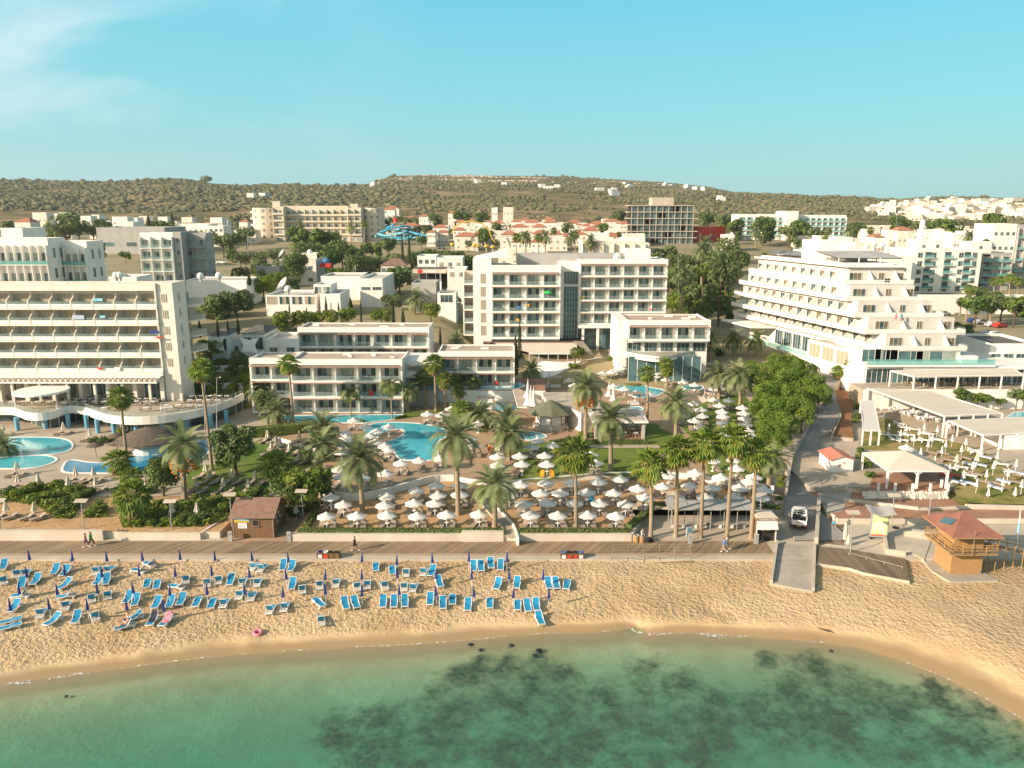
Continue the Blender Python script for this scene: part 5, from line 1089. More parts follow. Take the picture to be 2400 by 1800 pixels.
def fan_crown(seed,n=44,Ln=1.25,fr=1.05,m='leaff'):
 r=random.Random(seed);mb=MB()
 for i in range(n):
  t=i/n;az=i*2.39996+r.uniform(-.25,.25);el=R(lerp(85,-50,t**.9))
  d=Vector((math.cos(az)*math.cos(el),math.sin(az)*math.cos(el),math.sin(el)));L_=Ln*r.uniform(.7,1.15)*(.75+.3*math.sin(math.pi*t));c=d*L_
  mb.quad([Vector((0,0,0)),Vector((0,0,.05)),c+Vector((0,0,.03)),c-Vector((0,0,.03))],m)
  side=Vector((-math.sin(az),math.cos(az),0));dd=(d+Vector((0,0,-.35))).normalized();nb=9
  for k in range(nb):
   a=R(-105+210*k/(nb-1));v=(dd*math.cos(a)+side*math.sin(a)).normalized();w=(side*math.cos(a)-dd*math.sin(a)).normalized()*.13
   l=fr*(1-.25*abs(k-4)/4)*r.uniform(.85,1.1);m1=c+v*l*.55+Vector((0,0,-.03));tip=c+v*l+Vector((0,0,-.28*l))
   mb.quad([c,m1-w,tip,m1+w],'leafY' if r.random()<.16 else m)
 return mb.mesh('crown')
def dead_skirt(seed,n=20):
 r=random.Random(seed);mb=MB()
 for i in range(n):
  az=r.uniform(0,6.28);el=R(r.uniform(-75,-45));d=Vector((math.cos(az)*math.cos(el),math.sin(az)*math.cos(el),math.sin(el)));side=Vector((-math.sin(az),math.cos(az),0));c=Vector((0,0,-.2))+d*r.uniform(.4,.8)
  for k in range(5):
   a=R(-50+25*k);v=(d*math.cos(a)+side*math.sin(a));l=r.uniform(.7,1.2);w=side*.10;mb.quad([c,c+v*l*.5-w,c+v*l+Vector((0,0,-.15)),c+v*l*.5+w],'dead')
 return mb.mesh('dead_fronds')
def palm_trunk(h,r0,r1,seed=0,lean=0.0,m='trunk'):
 r=random.Random(seed);mb=MB();n=max(6,int(h*2.2));pts=[];rs=[]
 for i in range(n+1):
  t=i/n;pts.append(Vector((lean*t*t*h,.04*math.sin(t*4+seed)*h*.15,h*t)));rs.append(lerp(r0,r1,t)*(1.0+.06*(i%2))*(1.35 if i==0 else 1))
 mb.path(pts,rs,m,9);return mb,pts[-1]
CR={}
def crown(kind_,seed):
 k=(kind_,seed)
 if k not in CR:CR[k]={'date':lambda:date_crown(seed),'royal':lambda:royal_crown(seed),'fan':lambda:fan_crown(seed),'skirt':lambda:dead_skirt(seed),'fanbig':lambda:fan_crown(seed,60,1.4,1.15)}[kind_]()
 return CR[k]
pr=random.Random(77)
def palm(kind_,tile,cx,cy,bx,by,label,scale=1.0,fruit=False,h=None,base=None):
 b=base or GT(tile,bx,by)
 top=WY(*T(tile,cx,cy),b.y)
 H=max(1.2,top.z-b.z)if h is None else h
 lean=(top.x-b.x)/H;name={'date':'date_palm','fan':'fan_palm','royal':'slender_palm','fanbig':'fan_palm'}[kind_]
 t=thing(name,label,'palm tree',b,0,{'date':'feathery date palms','fan':'tall fan palms','fanbig':'tall fan palms','royal':'slender green palms'}[kind_])
 s=pr.randrange(3);mb=MB()
 tm,tp=palm_trunk(H,{'date':.34,'fan':.26,'fanbig':.3,'royal':.14}[kind_],{'date':.24,'fan':.15,'fanbig':.18,'royal':.09}[kind_],int(cx)%9,lean)
 tm.obj('trunk',t)
 sc={'date':1.0,'fan':1.0,'fanbig':1.1,'royal':1.0}[kind_]*scale
 o=put('crown',crown(kind_,s),t,tp,pr.uniform(0,6));o.scale=(sc,)*3
 if kind_ in('fan','fanbig'):o=put('dead_fronds',crown('skirt',s),t,tp+Vector((0,0,-.15)),pr.uniform(0,6));o.scale=(sc,)*3
 if kind_=='date':
  mb=MB();mb.lathe([(.24,-1.2),(.46,-.5),(.5,-.1),(.2,.2)],'trunk',10);mb.obj('crown_base',t,loc=tp)
 if fruit:
  for i in range(9):
   a=-3.3+i*.42;mb=MB();q=random.Random(i)
   for k in range(34):mb.ball((q.gauss(0,.24),q.gauss(0,.24),q.gauss(-.2,.38)),.13,'fruit',5,3)
   mb.tube((0,0,.3),(-.9*math.cos(a),-.9*math.sin(a),1.5),.03,.03,'fruit',4)
   mb.obj('date_cluster',t,loc=tp+Vector((1.3*math.cos(a),1.3*math.sin(a),-1.7-.45*(i%3))))
 return t
def tree_crown(seed,Rx,Rz,lobes,n,leaf,m,m2=None):
 r=random.Random(seed);L_=[]
 for i in range(lobes):
  a=r.uniform(0,6.28);q=r.random()**.5*.68;z=r.uniform(-.55,.75);k=math.sqrt(max(.1,1-z*z*.7));L_.append((Vector((math.cos(a)*q*Rx*k,math.sin(a)*q*Rx*k,z*Rz)),r.uniform(.26,.46)*Rx))
 mb=MB()
 for i in range(n):
  c,lr=r.choice(L_);d=Vector((r.gauss(0,1),r.gauss(0,1),r.gauss(.25,1))).normalized();p=c+Vector((d.x*lr,d.y*lr,d.z*lr*.8))*r.uniform(.72,1.08)
  if any((p-c2).length<l2*.62 for c2,l2 in L_ if c2 is not c):continue
  nrm=(d+Vector((r.gauss(0,.55),r.gauss(0,.55),r.gauss(.2,.55)))).normalized();a=nrm.orthogonal().normalized();a=Matrix.Rotation(r.uniform(0,6.28),3,nrm)@a;b=nrm.cross(a);s=leaf*r.uniform(.6,1.35)
  mb.quad([p-a*s,p-b*s*.5,p+a*s,p+b*s*.5],m2 if(m2 and r.random()<.22)else m)
 return mb.mesh('crown')
TC={}
def tcrown(key):
 if key not in TC:
  seed,kind_=key
  TC[key]={'round':lambda:tree_crown(seed,1,.78,15,2600,.085,'leafA','leafY'),'deep':lambda:tree_crown(seed,1,.85,16,3000,.085,'leafB','leafC'),'olive':lambda:tree_crown(seed,1,.7,13,2200,.075,'leafC','leafB'),'lush':lambda:tree_crown(seed,1,.9,26,6500,.06,'leafA','leafB'),'small':lambda:tree_crown(seed,1,.75,10,700,.14,'leafC','leafB'),'smallg':lambda:tree_crown(seed,1,.75,10,700,.14,'leafB','leafA'),'pine':lambda:tree_crown(seed,1,1.3,16,2600,.08,'leafC','leafB'),'bush':lambda:tree_crown(seed,1,.6,10,1300,.11,'leafA','leafY')}[kind_]()
 return TC[key]
TRK={}
def tree_trunk(seed):
 if seed not in TRK:
  r=random.Random(seed);mb=MB();mb.path([(0,0,0),(.02,.01,.5),(.0,.03,1.0)],[.075,.055,.04],'bark',7)
  for i in range(5):a=i*1.26+r.random();mb.path([(0,0,.55+.08*i),(.2*math.cos(a),.2*math.sin(a),.9+.05*i),(.42*math.cos(a),.42*math.sin(a),1.25)],[.035,.025,.012],'bark',5)
  TRK[seed]=mb.mesh('trunk')
 return TRK[seed]
def tree(kind_,p,rad,hc,label,group=None,cat='tree',name='tree',zs=1.0):
 """p: base, rad: crown radius, hc: crown centre height above base"""
 t=thing(name,label,cat,p,pr.uniform(0,6),group)
 s=pr.randrange(3)
 o=put('trunk',tree_trunk(s),t);o.scale=(max(rad*.9,.5),max(rad*.9,.5),max(hc*.95,.3))
 o=put('crown',tcrown((s,kind_)),t,(0,0,hc));o.scale=(rad,rad,rad*zs)
 return t
def treepx(kind_,tile,cx,cy,wpx,bx,by,label,group=None,zs=1.0,base=None,name='tree',cat='tree'):
 b=base or GT(tile,bx,by)
 top=WY(*T(tile,cx,cy),b.y);s=TILES[tile][2];rad=wpx*s/2/FPX*(b.y*cp+(CAM_H-b.z)*sp)
 b2=Vector((top.x,b.y,b.z))
 return tree(kind_,b2,rad,max(top.z-b.z,rad*.4),label,group,zs=zs,name=name,cat=cat)
palm('date','G1',1590,715,1600,1180,'big date palm with orange fruit above the dark bush in the left garden',1.12,True)
palm('date','G2',1255,830,1290,1290,'date palm left in the sand terrace, beside the railed deck',1.12)
palm('date','G3',65,640,88,1315,'tall date palm standing in the sand between two umbrella rows left of the sandy path',1.12)
palm('date','G3',530,610,527,840,'date palm on the lawn right of the pool, left of the round bar',1.05)
palm('date','G3',1190,205,1187,655,'date palm with orange fruit right of the round green-roofed bar',1.05,True)
palm('date','G3',1400,490,1405,925,'date palm on the lawn in front of the dining pavilion',1.1)
palm('date','G3',400,1060,405,1425,'leaning date palm at the sandy entrance path by the hedge',.95)
palm('date','G3',1972,345,1965,700,'date palm right of the dining pavilion, beside the paved path',1.0)
palm('date','G4',722,120,742,400,'tall date palm at the left edge of the big hedge-like trees',1.12)
palm('date','G4',542,105,542,340,'date palm by the small oval pool',.95)
palm('date','G4',1055,900,1008,1175,'bushy leaning date palm next to the grey road',.8)
palm('date','M3',1940,330,1945,500,'date palm beside the road behind the tall white hotel',1.0)
palm('date','M3',1912,955,1912,1135,'date palm in front of the curved balcony, first of the pair',.9)
palm('date','M3',2085,890,2080,1095,'date palm right of the curved balcony, second of the pair',.95)
palm('date','M3',1330,450,1330,640,'date palm behind the white blank wall',.01)if 0 else None
palm('date','M2',1385,370,1370,505,'pale date palm beside the blank white wall behind the low blocks',1.1)
palm('date','M3',540,1170,545,1300,'short date palm beside the dark cypress next to the white ramp',.85)
palm('date','M4',60,770,60,900,'low date palm on the slope below the pyramid hotel, left one',.95)
palm('date','M4',230,775,230,900,'low date palm on the slope below the pyramid hotel, right one',1.0)
palm('date','G2',945,560,945,700,'shaggy date palm behind the dark tree, upper one',1.0)
palm('date','G2',930,720,925,860,'shaggy date palm behind the dark tree, lower one',1.05)
palm('date','G2',540,420,560,525,'short yellowish date palm at the end of the long pool',.9)
palm('date','G3',230,455,240,560,'low date palm at the pool with shaded beds',.9)
palm('date','M3',110,1560,110,1680,'date palm between the large pool and the round bar',.95)
palm('date','M1',1650,1600,1640,1700,'x',.9)if 0 else None
palm('date','G1',30,720,30,800,'date palm cut by the left edge of the picture beside the oval pool',.8)
palm('date','M2',2170,1400,2170,1560,'dense date palm just left of the round bar',.95)
palm('date','M2',40,1150,60,1330,'grey-green date palm at the left end of the three-storey block',.9)
palm('date','M2',1330,1160,1310,1345,'bare yellowing palm at the right end of the three-storey block',.65)
palm('date','M2',1730,720,1740,800,'date palm cluster below the tall hotel, low one',.75)
palm('date','M1',2120,890,2110,960,'date palm behind the left hotel end wall',.8)
F=[('G1',1045,300,1105,930,'slim fan palm in front of the curved terrace',1.05),('G1',1738,60,1830,930,'tallest slim fan palm with orange dead leaves in front of the curved terrace',1.05),('G2',648,10,690,520,'tall fan palm in front of the three-storey block',1.1),('G3',1095,790,1105,1430,'fan palm in the middle of the front umbrella row',1.35),('G3',1745,880,1752,1510,'fan palm on the plaza, leftmost of the five',1.25),('G4',150,830,135,1640,'fan palm on the plaza, second of the five from the left',1.2),('G4',410,770,368,1650,'fan palm on the plaza, third of the five from the left',1.25),('G4',675,720,618,1655,'fan palm on the plaza, fourth of the five from the left',1.25),('G4',890,850,848,1655,'leaning fan palm on the plaza, rightmost of the five',1.15),('M2',1450,1040,1465,1310,'fan palm of the clump by the link building, leftmost',1.0),('M2',1540,930,1555,1340,'fan palm of the clump by the link building, tallest',1.15),('M2',1632,1070,1635,1350,'fan palm of the clump by the link building, third',1.0),('M2',1735,1045,1725,1230,'fan palm of the clump by the link building, rightmost',1.0),('M4',835,1010,882,1150,'short fan palm left of the trio beside the road',.85),('M4',945,945,945,1165,'middle fan palm of the trio beside the road',.9),('M4',1000,945,980,1168,'right fan palm of the trio beside the road',.9),('M4',1355,105,1345,300,'fan palm beside the roof of the pyramid hotel',.9),('M4',1800,400,1780,640,'tall fan palm in the car park',.85),('M4',1745,495,1737,600,'shorter fan palm in the car park',.85),('M4',1968,540,1960,650,'fan palm at the end of the car park wall',.95),('M4',2040,335,2035,520,'fan palm of the row at the right edge, first',.95),('M4',2105,320,2092,530,'fan palm of the row at the right edge, second',.95),('M4',2172,345,2145,545,'fan palm of the row at the right edge, third',.95),('M4',1985,345,1985,470,'fan palm of the row at the right edge, short one in front',.8),('G3',1722,95,1720,520,'slim fan palm right of the lagoon pool',.9),('G3',1890,60,1890,330,'slim fan palm behind the lagoon pool',.85),('M3',1700,1120,1705,1320,'fan palm left of the curved balcony glass',.95),('G1',1020,850,1040,960,'low fan palm at the deep blue pool',1.1),('G1',1145,1160,1175,1370,'low fan palm beside the garden steps',1.35),('G1',1130,985,1120,1060,'low bushy fan palm behind the garden steps',.9),('G2',545,880,560,1060,'broad fan palm in the shaded garden beside the dark tree',1.35),('M3',180,850,182,950,'small fan palm under the left wing of the tall hotel',.8),('M3',915,1015,910,1140,'pair of short fan palms below the restaurant terrace, left',.7),('M3',970,1010,965,1100,'pair of short fan palms below the restaurant terrace, right',.6),('G3',110,400,115,560,'dense fan palm left of the pool with shaded beds',1.05),('G3',90,250,100,400,'fan palm behind the dense one left of the shaded beds',.8),('M3',1790,300,1790,470,'fan palm by the road behind the tall hotel',.8),('M2',1815,590,1815,680,'fan palm at the corner of the tall white hotel',.85)]
for tl,cx,cy,bx,by,lb,s in F:palm('fan',tl,cx,cy,bx,by,lb,s)
for i,(tl,cx,cy,bx,by,s)in enumerate((('M2',340,710,340,812,1),('M2',455,660,460,832,1),('M2',542,660,542,832,1),('M2',650,650,650,832,1),('M2',815,710,815,830,.9),('M2',985,650,992,830,1.05),('M2',1050,665,1047,830,1))):
 palm('royal',tl,cx,cy,bx,by,f'slender palm in front of the long white block behind, {od(i)} from the left',s)
for lb,tl,cx,cy,bx,by,s in(('slender palm before the three-storey block, left one','M2',812,1195,820,1390,1.05),('slender palm before the three-storey block, right one','M2',1165,1125,1175,1412,1.25),('slender palm below the curved balcony, left one','M3',1412,930,1410,1100,1),('slender palm below the curved balcony, middle one','M3',1558,900,1555,1110,1.1),('slender palm below the curved balcony, right one','M3',1710,940,1720,1080,.9),('slender palm beside the shaded pool beds','M2',1885,1090,1890,1250,.95)):palm('royal',tl,cx,cy,bx,by,lb,s)
for i,(px,py,Y)in enumerate(((1278,560,340),(1210,562,330),(1232,560,330),(1262,562,328),(1338,560,345),(1348,555,360),(1385,572,300),(1298,545,420),(703,532,430),(855,530,430),(823,534,430),(592,545,420),(1645,595,240),(1648,640,215),(1600,650,212),(2040,545,380),(1990,545,390),(2310,575,330),(2270,560,350),(2345,555,360),(1770,548,420),(1935,560,370),(1655,575,300),(1512,545,440))):
 base=Vector((pxX(px,Y,20),Y,gk(pxX(px,Y,18),Y)));top=WY(px,py,Y);palm('fan' if i%2 else 'date','P',px,py,0,0,f'far palm standing among the town villas, {od(sorted([1278,1210,1232,1262,1338,1348,1385,1298,703,855,823,592,1645,1648,1600,2040,1990,2310,2270,2345,1770,1935,1655,1512]).index(px))} from the left',1.1,base=base,h=max(5,top.z-base.z+1))
BT=[(1330,90,280),(1180,200,330),(1060,130,300),(940,200,300),(1010,320,330),(1230,350,340),(1400,250,330),(1480,330,270),(1120,470,330),(1330,470,310),(940,420,280),(1000,560,280),(1180,600,300),(1020,690,280),(1140,740,220),(860,90,230),(1090,20,260),(1230,20,230)]
for i,(cx,cy,w)in enumerate(sorted(BT,key=lambda q:q[1])):
 px,py=T('G4',cx,cy);b=GP(px,py+42+.02*w)
 treepx('lush','G4',cx,cy,w,cx,cy+150,f'leafy tree in the clump left of the grey road, {od(i)} from the back','leafy trees left of the grey road',base=Vector((b.x,b.y,H0(b.x,b.y))),zs=.95)
TR=[('deep','G2',180,740,460,230,960,'large dark spreading tree in the left garden lawn'),('deep','G1',1400,1000,360,1420,1150,'dense dark bush-like tree under the fruiting date palm'),('deep','G1',1340,900,230,1350,1100,'upper part of the dense dark clump under the fruiting date palm'),('round','G2',800,1080,420,800,1300,'bright leafy tree behind the brown kiosk, right one'),('deep','G2',640,1080,300,660,1290,'dark leafy tree behind the brown kiosk, left one'),('round','G2',930,1000,230,930,1180,'yellow-green tree between the kiosk trees and the railed deck'),('olive','G2',460,340,260,440,480,'silvery olive tree at the corner of the curved terrace'),('deep','G2',930,1100,240,900,1220,'dark tree at the upper end of the curved white wall'),('round','M2',240,570,230,250,660,'round clipped tree in the row behind the long white block, first'),('round','M2',380,545,180,380,640,'round clipped tree in the row behind the long white block, second'),('round','M2',500,540,190,500,630,'round clipped tree in the row behind the long white block, third'),('round','M2',640,540,190,640,630,'round clipped tree in the row behind the long white block, fourth'),('round','M2',800,525,190,800,620,'round clipped tree in the row behind the long white block, fifth'),('round','M2',1080,515,190,1080,610,'round clipped tree left of the blank ramp wall'),('round','M2',1510,485,200,1510,570,'round clipped tree left of the tall white hotel'),('olive','M2',1170,390,200,1170,470,'olive tree below the petrol station'),('deep','M2',1240,200,260,1240,330,'dark tree in front of the petrol station'),('deep','M1',1860,450,330,1860,530,'dark round tree behind the left hotel, left one'),('deep','M1',2040,440,330,2040,520,'dark round tree behind the left hotel, right one'),('round','M2',60,260,220,60,400,'bright green tree left of the satellite dish'),('round','M1',1800,320,120,1800,420,'small light tree at the left hotel corner'),('olive','M2',1690,400,180,1690,500,'olive tree beside the side balconies of the tall hotel'),('round','M2',920,90,210,920,160,'round green tree in front of the brown tavern'),('deep','M2',1160,30,0,0,0,'')][:-1]
for k_,tl,cx,cy,w,bx,by,lb in TR:treepx(k_,tl,cx,cy,w,bx,by,lb)
for i,(cx,cy,w)in enumerate(((850,30,150),(700,60,140),(560,60,150))):pass
MID=[(690,552,64,250),(715,560,60,300),(745,566,60,290),(775,572,58,280),(800,556,60,300),(835,560,50,290),(760,540,66,330),(722,532,56,350),(700,520,50,380),(780,530,60,340),(840,585,56,262),(880,575,50,270),(925,570,50,280),(600,548,40,300),(650,575,44,270),(610,580,40,265),(560,560,36,300),(690,590,40,262),(1010,580,50,290),(1040,585,50,285),(1070,588,55,280),(1100,590,55,280),(980,575,45,285),(1135,590,50,275),(950,585,45,275),(1530,570,50,300),(1560,560,56,310),(1590,572,56,290),(1620,580,60,280),(1650,600,60,260),(1600,600,56,260),(1570,590,50,270),(1680,585,60,260),(1710,575,60,270),(1735,560,50,300),(1700,610,50,240),(1545,610,44,250),(1655,560,50,310),(1640,625,50,235),(1655,660,50,210),(1690,640,60,215),(150,525,70,400),(180,520,50,410),(120,520,40,420),(215,525,44,420),(480,540,44,380),(520,545,44,360),(545,540,40,380),(575,530,40,400),(385,520,44,430),(360,518,40,450),(240,515,40,460),(455,522,36,440),(30,522,40,450),(900,520,40,480),(930,515,36,520),(960,520,36,500),(1020,515,36,560),(1000,535,30,450),(1140,545,36,420),(1170,540,36,450),(1225,545,30,420),(1330,530,30,480),(1410,540,34,450),(1700,520,44,520),(1720,535,44,450),(1790,540,60,430),(1850,545,44,420),(1880,540,50,430),(1920,545,44,420),(2010,540,40,450),(2060,550,44,400),(2110,530,50,480),(2150,535,40,500),(2190,530,44,500),(2230,535,50,440),(2290,545,44,400),(2330,510,50,480),(2210,560,40,350),(1950,590,40,290),(1980,575,36,320),(2030,585,40,300),(2070,575,36,330),(2305,600,50,250),(2330,622,50,235),(2360,640,60,225),(2390,650,60,220),(2300,645,60,220),(640,560,40,310),(1500,515,36,600),(1450,512,36,620),(1080,512,36,600),(1130,515,36,580),(1660,510,40,560),(560,600,40,250),(870,545,44,330),(910,548,44,340)]
for i,(px,py,w,Y)in enumerate(sorted(MID)):
 g=gk(pxX(px,Y,18),Y);top=WY(px,py,Y);rad=w*.62/FPX*Y
 tree(('olive','smallg','olive','small','deep')[i%5]if Y<330 else('small','smallg')[i%2],Vector((top.x,Y,g)),rad,max(rad*.5,min(top.z-g,rad*1.15+.6)),f'bushy green tree in the town behind the hotels, {od(i)} from the left','bushy trees in the town')
treepx('pine','P',1690,640,80,1690,705,'dark layered pine between the tall hotel and the pyramid hotel',zs=1.5,base=Vector((pxX(1690,212,12),212,9.5)))
treepx('pine','P',1705,600,60,1690,705,'taller pine top behind the dark layered pine',zs=1.6,base=Vector((pxX(1708,235,12),235,11)))
treepx('deep','M4',1690,700,130,1690,770,'dark tree in the car park, left of the pair');treepx('deep','M4',1785,710,120,1785,775,'dark tree in the car park, right of the pair')
treepx('pine','P',237,590,26,237,608,'small conifer beside the rocky embankment',zs=1.5,base=Vector((pxX(237,300,14),300,13.5)))
treepx('pine','P',2110,520,40,0,0,'x',base=Vector((0,-50,0)))if 0 else None
treepx('deep','P',1790,530,40,0,0,'big tree in front of the wide white far hotel',base=Vector((pxX(1787,440,20),440,17.6)),zs=1.3)
def cypress(px,yt,yb,w,Y,label):
 zt=pxZ(yt,Y);zb=pxZ(yb,Y)if yb else gk(pxX(px,Y,18),Y);x=pxX(px,Y,zb);H=zt-zb;rad=w/2/FPX*Y*1.0
 t=thing('cypress',label,'cypress',(x,Y,zb),0,'slim dark cypresses');r=random.Random(int(px));mb=MB()
 for i in range(700):
  z=r.random();rr=rad*math.sin(math.pi*min(1,z*.88+.12))**.6*(1-z*.75)*r.uniform(.7,1.1);a=r.uniform(0,6.28);p=Vector((rr*math.cos(a),rr*math.sin(a),.3+z*H));s=rad*.28;v=Vector((math.cos(a)*.3,math.sin(a)*.3,1)).normalized();u=Vector((-math.sin(a),math.cos(a),0))
  mb.quad([p-v*s,p+u*s*.5,p+v*s,p-u*s*.5],'cyp')
 mb.obj('crown',t);mb=MB();mb.tube((0,0,0),(0,0,H*.8),rad*.35,rad*.1,'cyp',6);mb.obj('trunk',t)
CY=[(1218,758,842,14,166,'tall narrow cypress right of the two-storey block by the restaurant'),(1208,790,880,22,160,'broad dark cypress at the foot of the white ramp'),(1032,768,808,9,178,'cypress right of the long white block'),(944,548,618,10,270,'tall cypress left of the water-slide pair'),(960,545,618,11,270,'tall cypress right of the water-slide pair'),(765,698,735,9,192,'cypress in front of the arcade restaurant, tallest'),(794,710,735,7,192,'cypress in front of the arcade restaurant, right end'),(679,712,737,6,192,'cypress in front of the arcade restaurant, left end'),(719,722,738,5,192,'cypress in front of the arcade restaurant, middle'),(847,706,758,8,185,'thin cypress beside the grey-white hall'),(922,705,762,13,182,'dark cypress beside the round clipped tree'),(945,725,762,12,182,'second dark cypress right of the round clipped tree'),(822,700,730,14,192,'broad cypress left of the grey-white hall'),(512,748,790,9,158,'cypress behind the dark-roofed villas, left one'),(535,752,780,7,160,'cypress behind the dark-roofed villas, middle one'),(559,745,785,12,162,'cypress behind the dark-roofed villas, right one'),(470,750,792,12,158,'cypress at the right corner of the left hotel'),(585,645,670,14,200,'small conifer right of the left hotel roof'),(349,505,530,12,440,'cypress pair in the left suburb, left'),(405,500,535,12,440,'cypress pair in the left suburb, right'),(1068,520,545,10,520,'cypress beside the yellow slides')]
for c in CY:cypress(*c)
def bushpx(tile,x,y,w,label,kind_='bush',zs=.8,group='garden bushes'):
 b=GT(tile,x,y);s=TILES[tile][2];rad=w*s/2/FPX*(b.y*cp+(CAM_H-b.z)*sp);return tree(kind_,b,rad,rad*.35,label,group,'bush','bush',zs)
BS=[('G1',(60,1150,150),(180,1160,170),(300,1120,170),(420,1180,150),(500,1100,150),(650,1130,160),(600,1250,170),(530,1320,120),(760,1150,130),(700,1190,150),(480,1080,150),(330,1200,120),(820,1320,150),(880,1280,110),(760,1310,90),('near the left garden steps',)),('G1',(1100,1380,140),(1200,1400,140),(1330,1400,150),(1450,1390,140),(1580,1380,150),(1700,1390,150),(1830,1340,160),(1950,1290,160),(1980,1220,170),(2080,1180,170),(2200,1150,170),(1830,1250,150),(1360,1240,120),(1450,1230,110),(1600,1230,110),(1700,1180,110),(1290,1130,110),(1050,1200,110),(1000,1130,100),('in the planted bed above the benches',)),('G2',(320,1190,140),(480,1210,120),(560,1290,120),(700,1270,130),(860,1270,110),(40,1250,140),(120,1230,120),('around the brown kiosk',)),('G1',(800,690,100),(880,690,110),(960,680,90),(1050,610,100),('by the straw umbrellas of the left pools',)),('G3',(1160,640,90),(1220,650,90),(40,300,90),(700,190,0),('behind the pavilion lawn',)),('G5',(540,1000,130),(590,1090,140),(600,1190,130),(480,480,130),(490,580,110),(460,620,90),(1570,330,150),(1720,310,140),(1780,300,110),(2120,260,160),(520,930,100),('on the right terraces',)),('G4',(1120,1200,110),(1110,1300,110),(1080,1390,110),(1000,1410,110),(930,1400,110),(1130,1110,110),('beside the road below the clump',)),('M3',(1230,1090,90),(1130,1130,0),(1400,1140,100),(1480,1150,100),(1960,1050,120),(2050,1010,120),(2150,1040,130),(1750,640,110),(1800,600,100),(900,1160,100),('around the curved balcony',)),('M1',(1850,1080,120),(1920,1070,130),(2010,1050,150),(2080,1080,140),(2140,1050,120),(1950,1010,120),('right of the left hotel',)),('M4',(120,660,110),(180,665,110),(250,690,110),(40,640,120),('below the pyramid hotel',))]
bi=0
for tl,*L_ in BS:
 ph=L_[-1][0];items=sorted([q for q in L_[:-1]if q[2]>0])
 for i,(x,y,w)in enumerate(items):bushpx(tl,x,y,w*1.1,f'leafy bush {ph}, {od(i)} from the left',('bush','bush','smallg','bush')[(x+y)%4],group=f'bushes {ph}')
def hedge(A,B,w,z0,h,label,m='hedge',dens=38):
 A=Vector((A[0],A[1],0));B=Vector((B[0],B[1],0));d=(B-A);L_=d.length;d.normalize();n=Vector((-d.y,d.x,0));r=random.Random(int(L_*10));mb=MB()
 q=[A-n*(w/2-.08),B-n*(w/2-.08),B+n*(w/2-.08),A+n*(w/2-.08)];mb.add([Vector((p.x,p.y,z0))for p in q]+[Vector((p.x,p.y,z0+h-.08))for p in q],[(4,5,6,7),(0,1,5,4),(1,2,6,5),(2,3,7,6),(3,0,4,7)],'leafB')
 for i in range(int(L_*dens)):
  t=r.uniform(0,L_);f=r.random();s=r.uniform(.07,.15)
  if f<.5:p=A+d*t-n*(w/2+r.uniform(-.06,.04));p.z=z0+r.uniform(0,h);nn=-n
  else:p=A+d*t+n*r.uniform(-w/2,w/2);p.z=z0+h+r.uniform(-.06,.06);nn=Vector((0,0,1))
  nn=(nn+Vector((r.gauss(0,.5),r.gauss(0,.5),r.gauss(0,.5)))).normalized();a=nn.orthogonal().normalized();b=nn.cross(a);mb.quad([p-a*s,p-b*s*.6,p+a*s,p+b*s*.6],m)
 return tag(mb.obj('hedge'),label,'hedge')
hedge((-25.6,87.05),(X(1178,1260,HS),87.05),.7,HS,.62,'long clipped hedge on the planter wall left of the sandy path')
hedge((X(1216,1260,HS),87.05),(X(1478,1260,HS),87.05),.7,HS,.62,'long clipped hedge on the planter wall right of the sandy path')
p0=W(*T('G2',800,1440),HS);p1=W(*T('G2',885,1300),HS);hedge((p0.x,p0.y),(p1.x,p1.y),.8,HS,.6,'short clipped hedge running back at the left side of the sand terrace')
p0=W(*T('G3',1560,1440),HS);p1=W(*T('G3',1710,1320),HS);hedge((p0.x,p0.y),(p1.x,p1.y),.9,HS,.7,'diagonal clipped hedge at the right end of the sand terrace')
p2=W(*T('G3',2240,1335),HS);hedge((p1.x,95.6),(33,95.6),.9,HS,.6,'clipped hedge behind the slatted shade roof on the plaza')
p0=W(*T('G3',1225,700),HU);p1=W(*T('G3',1725,700),HU);hedge((p0.x,p0.y),(p1.x,p1.y),.8,HU,.75,'clipped hedge below the dining pavilion')
p0=W(*T('G3',880,700),HU);p1=W(*T('G3',1150,655),HU);hedge((p0.x,p0.y),(p1.x,p1.y),.9,HU,.5,'low hedge between the round bar and the lawn')
p0=W(*T('G2',355,640),HU);p1=W(*T('G2',880,600),HU);hedge((p0.x,p0.y),(p1.x,p1.y+1),2.2,HU,1.6,'tall loose hedge behind the closed umbrellas of the left garden','leafY',60)
p0=W(*T('G2',1210,500),HU);p1=W(*T('G2',1300,515),HU);hedge((p0.x,p0.y),(p1.x,p1.y),.5,HU,.5,'small hedge at the near edge of the long pool, left piece')
p0=W(*T('G2',1570,490),HU);p1=W(*T('G2',1670,470),HU);hedge((p0.x,p0.y),(p1.x,p1.y),.5,HU,.5,'small hedge at the right end of the long pool')
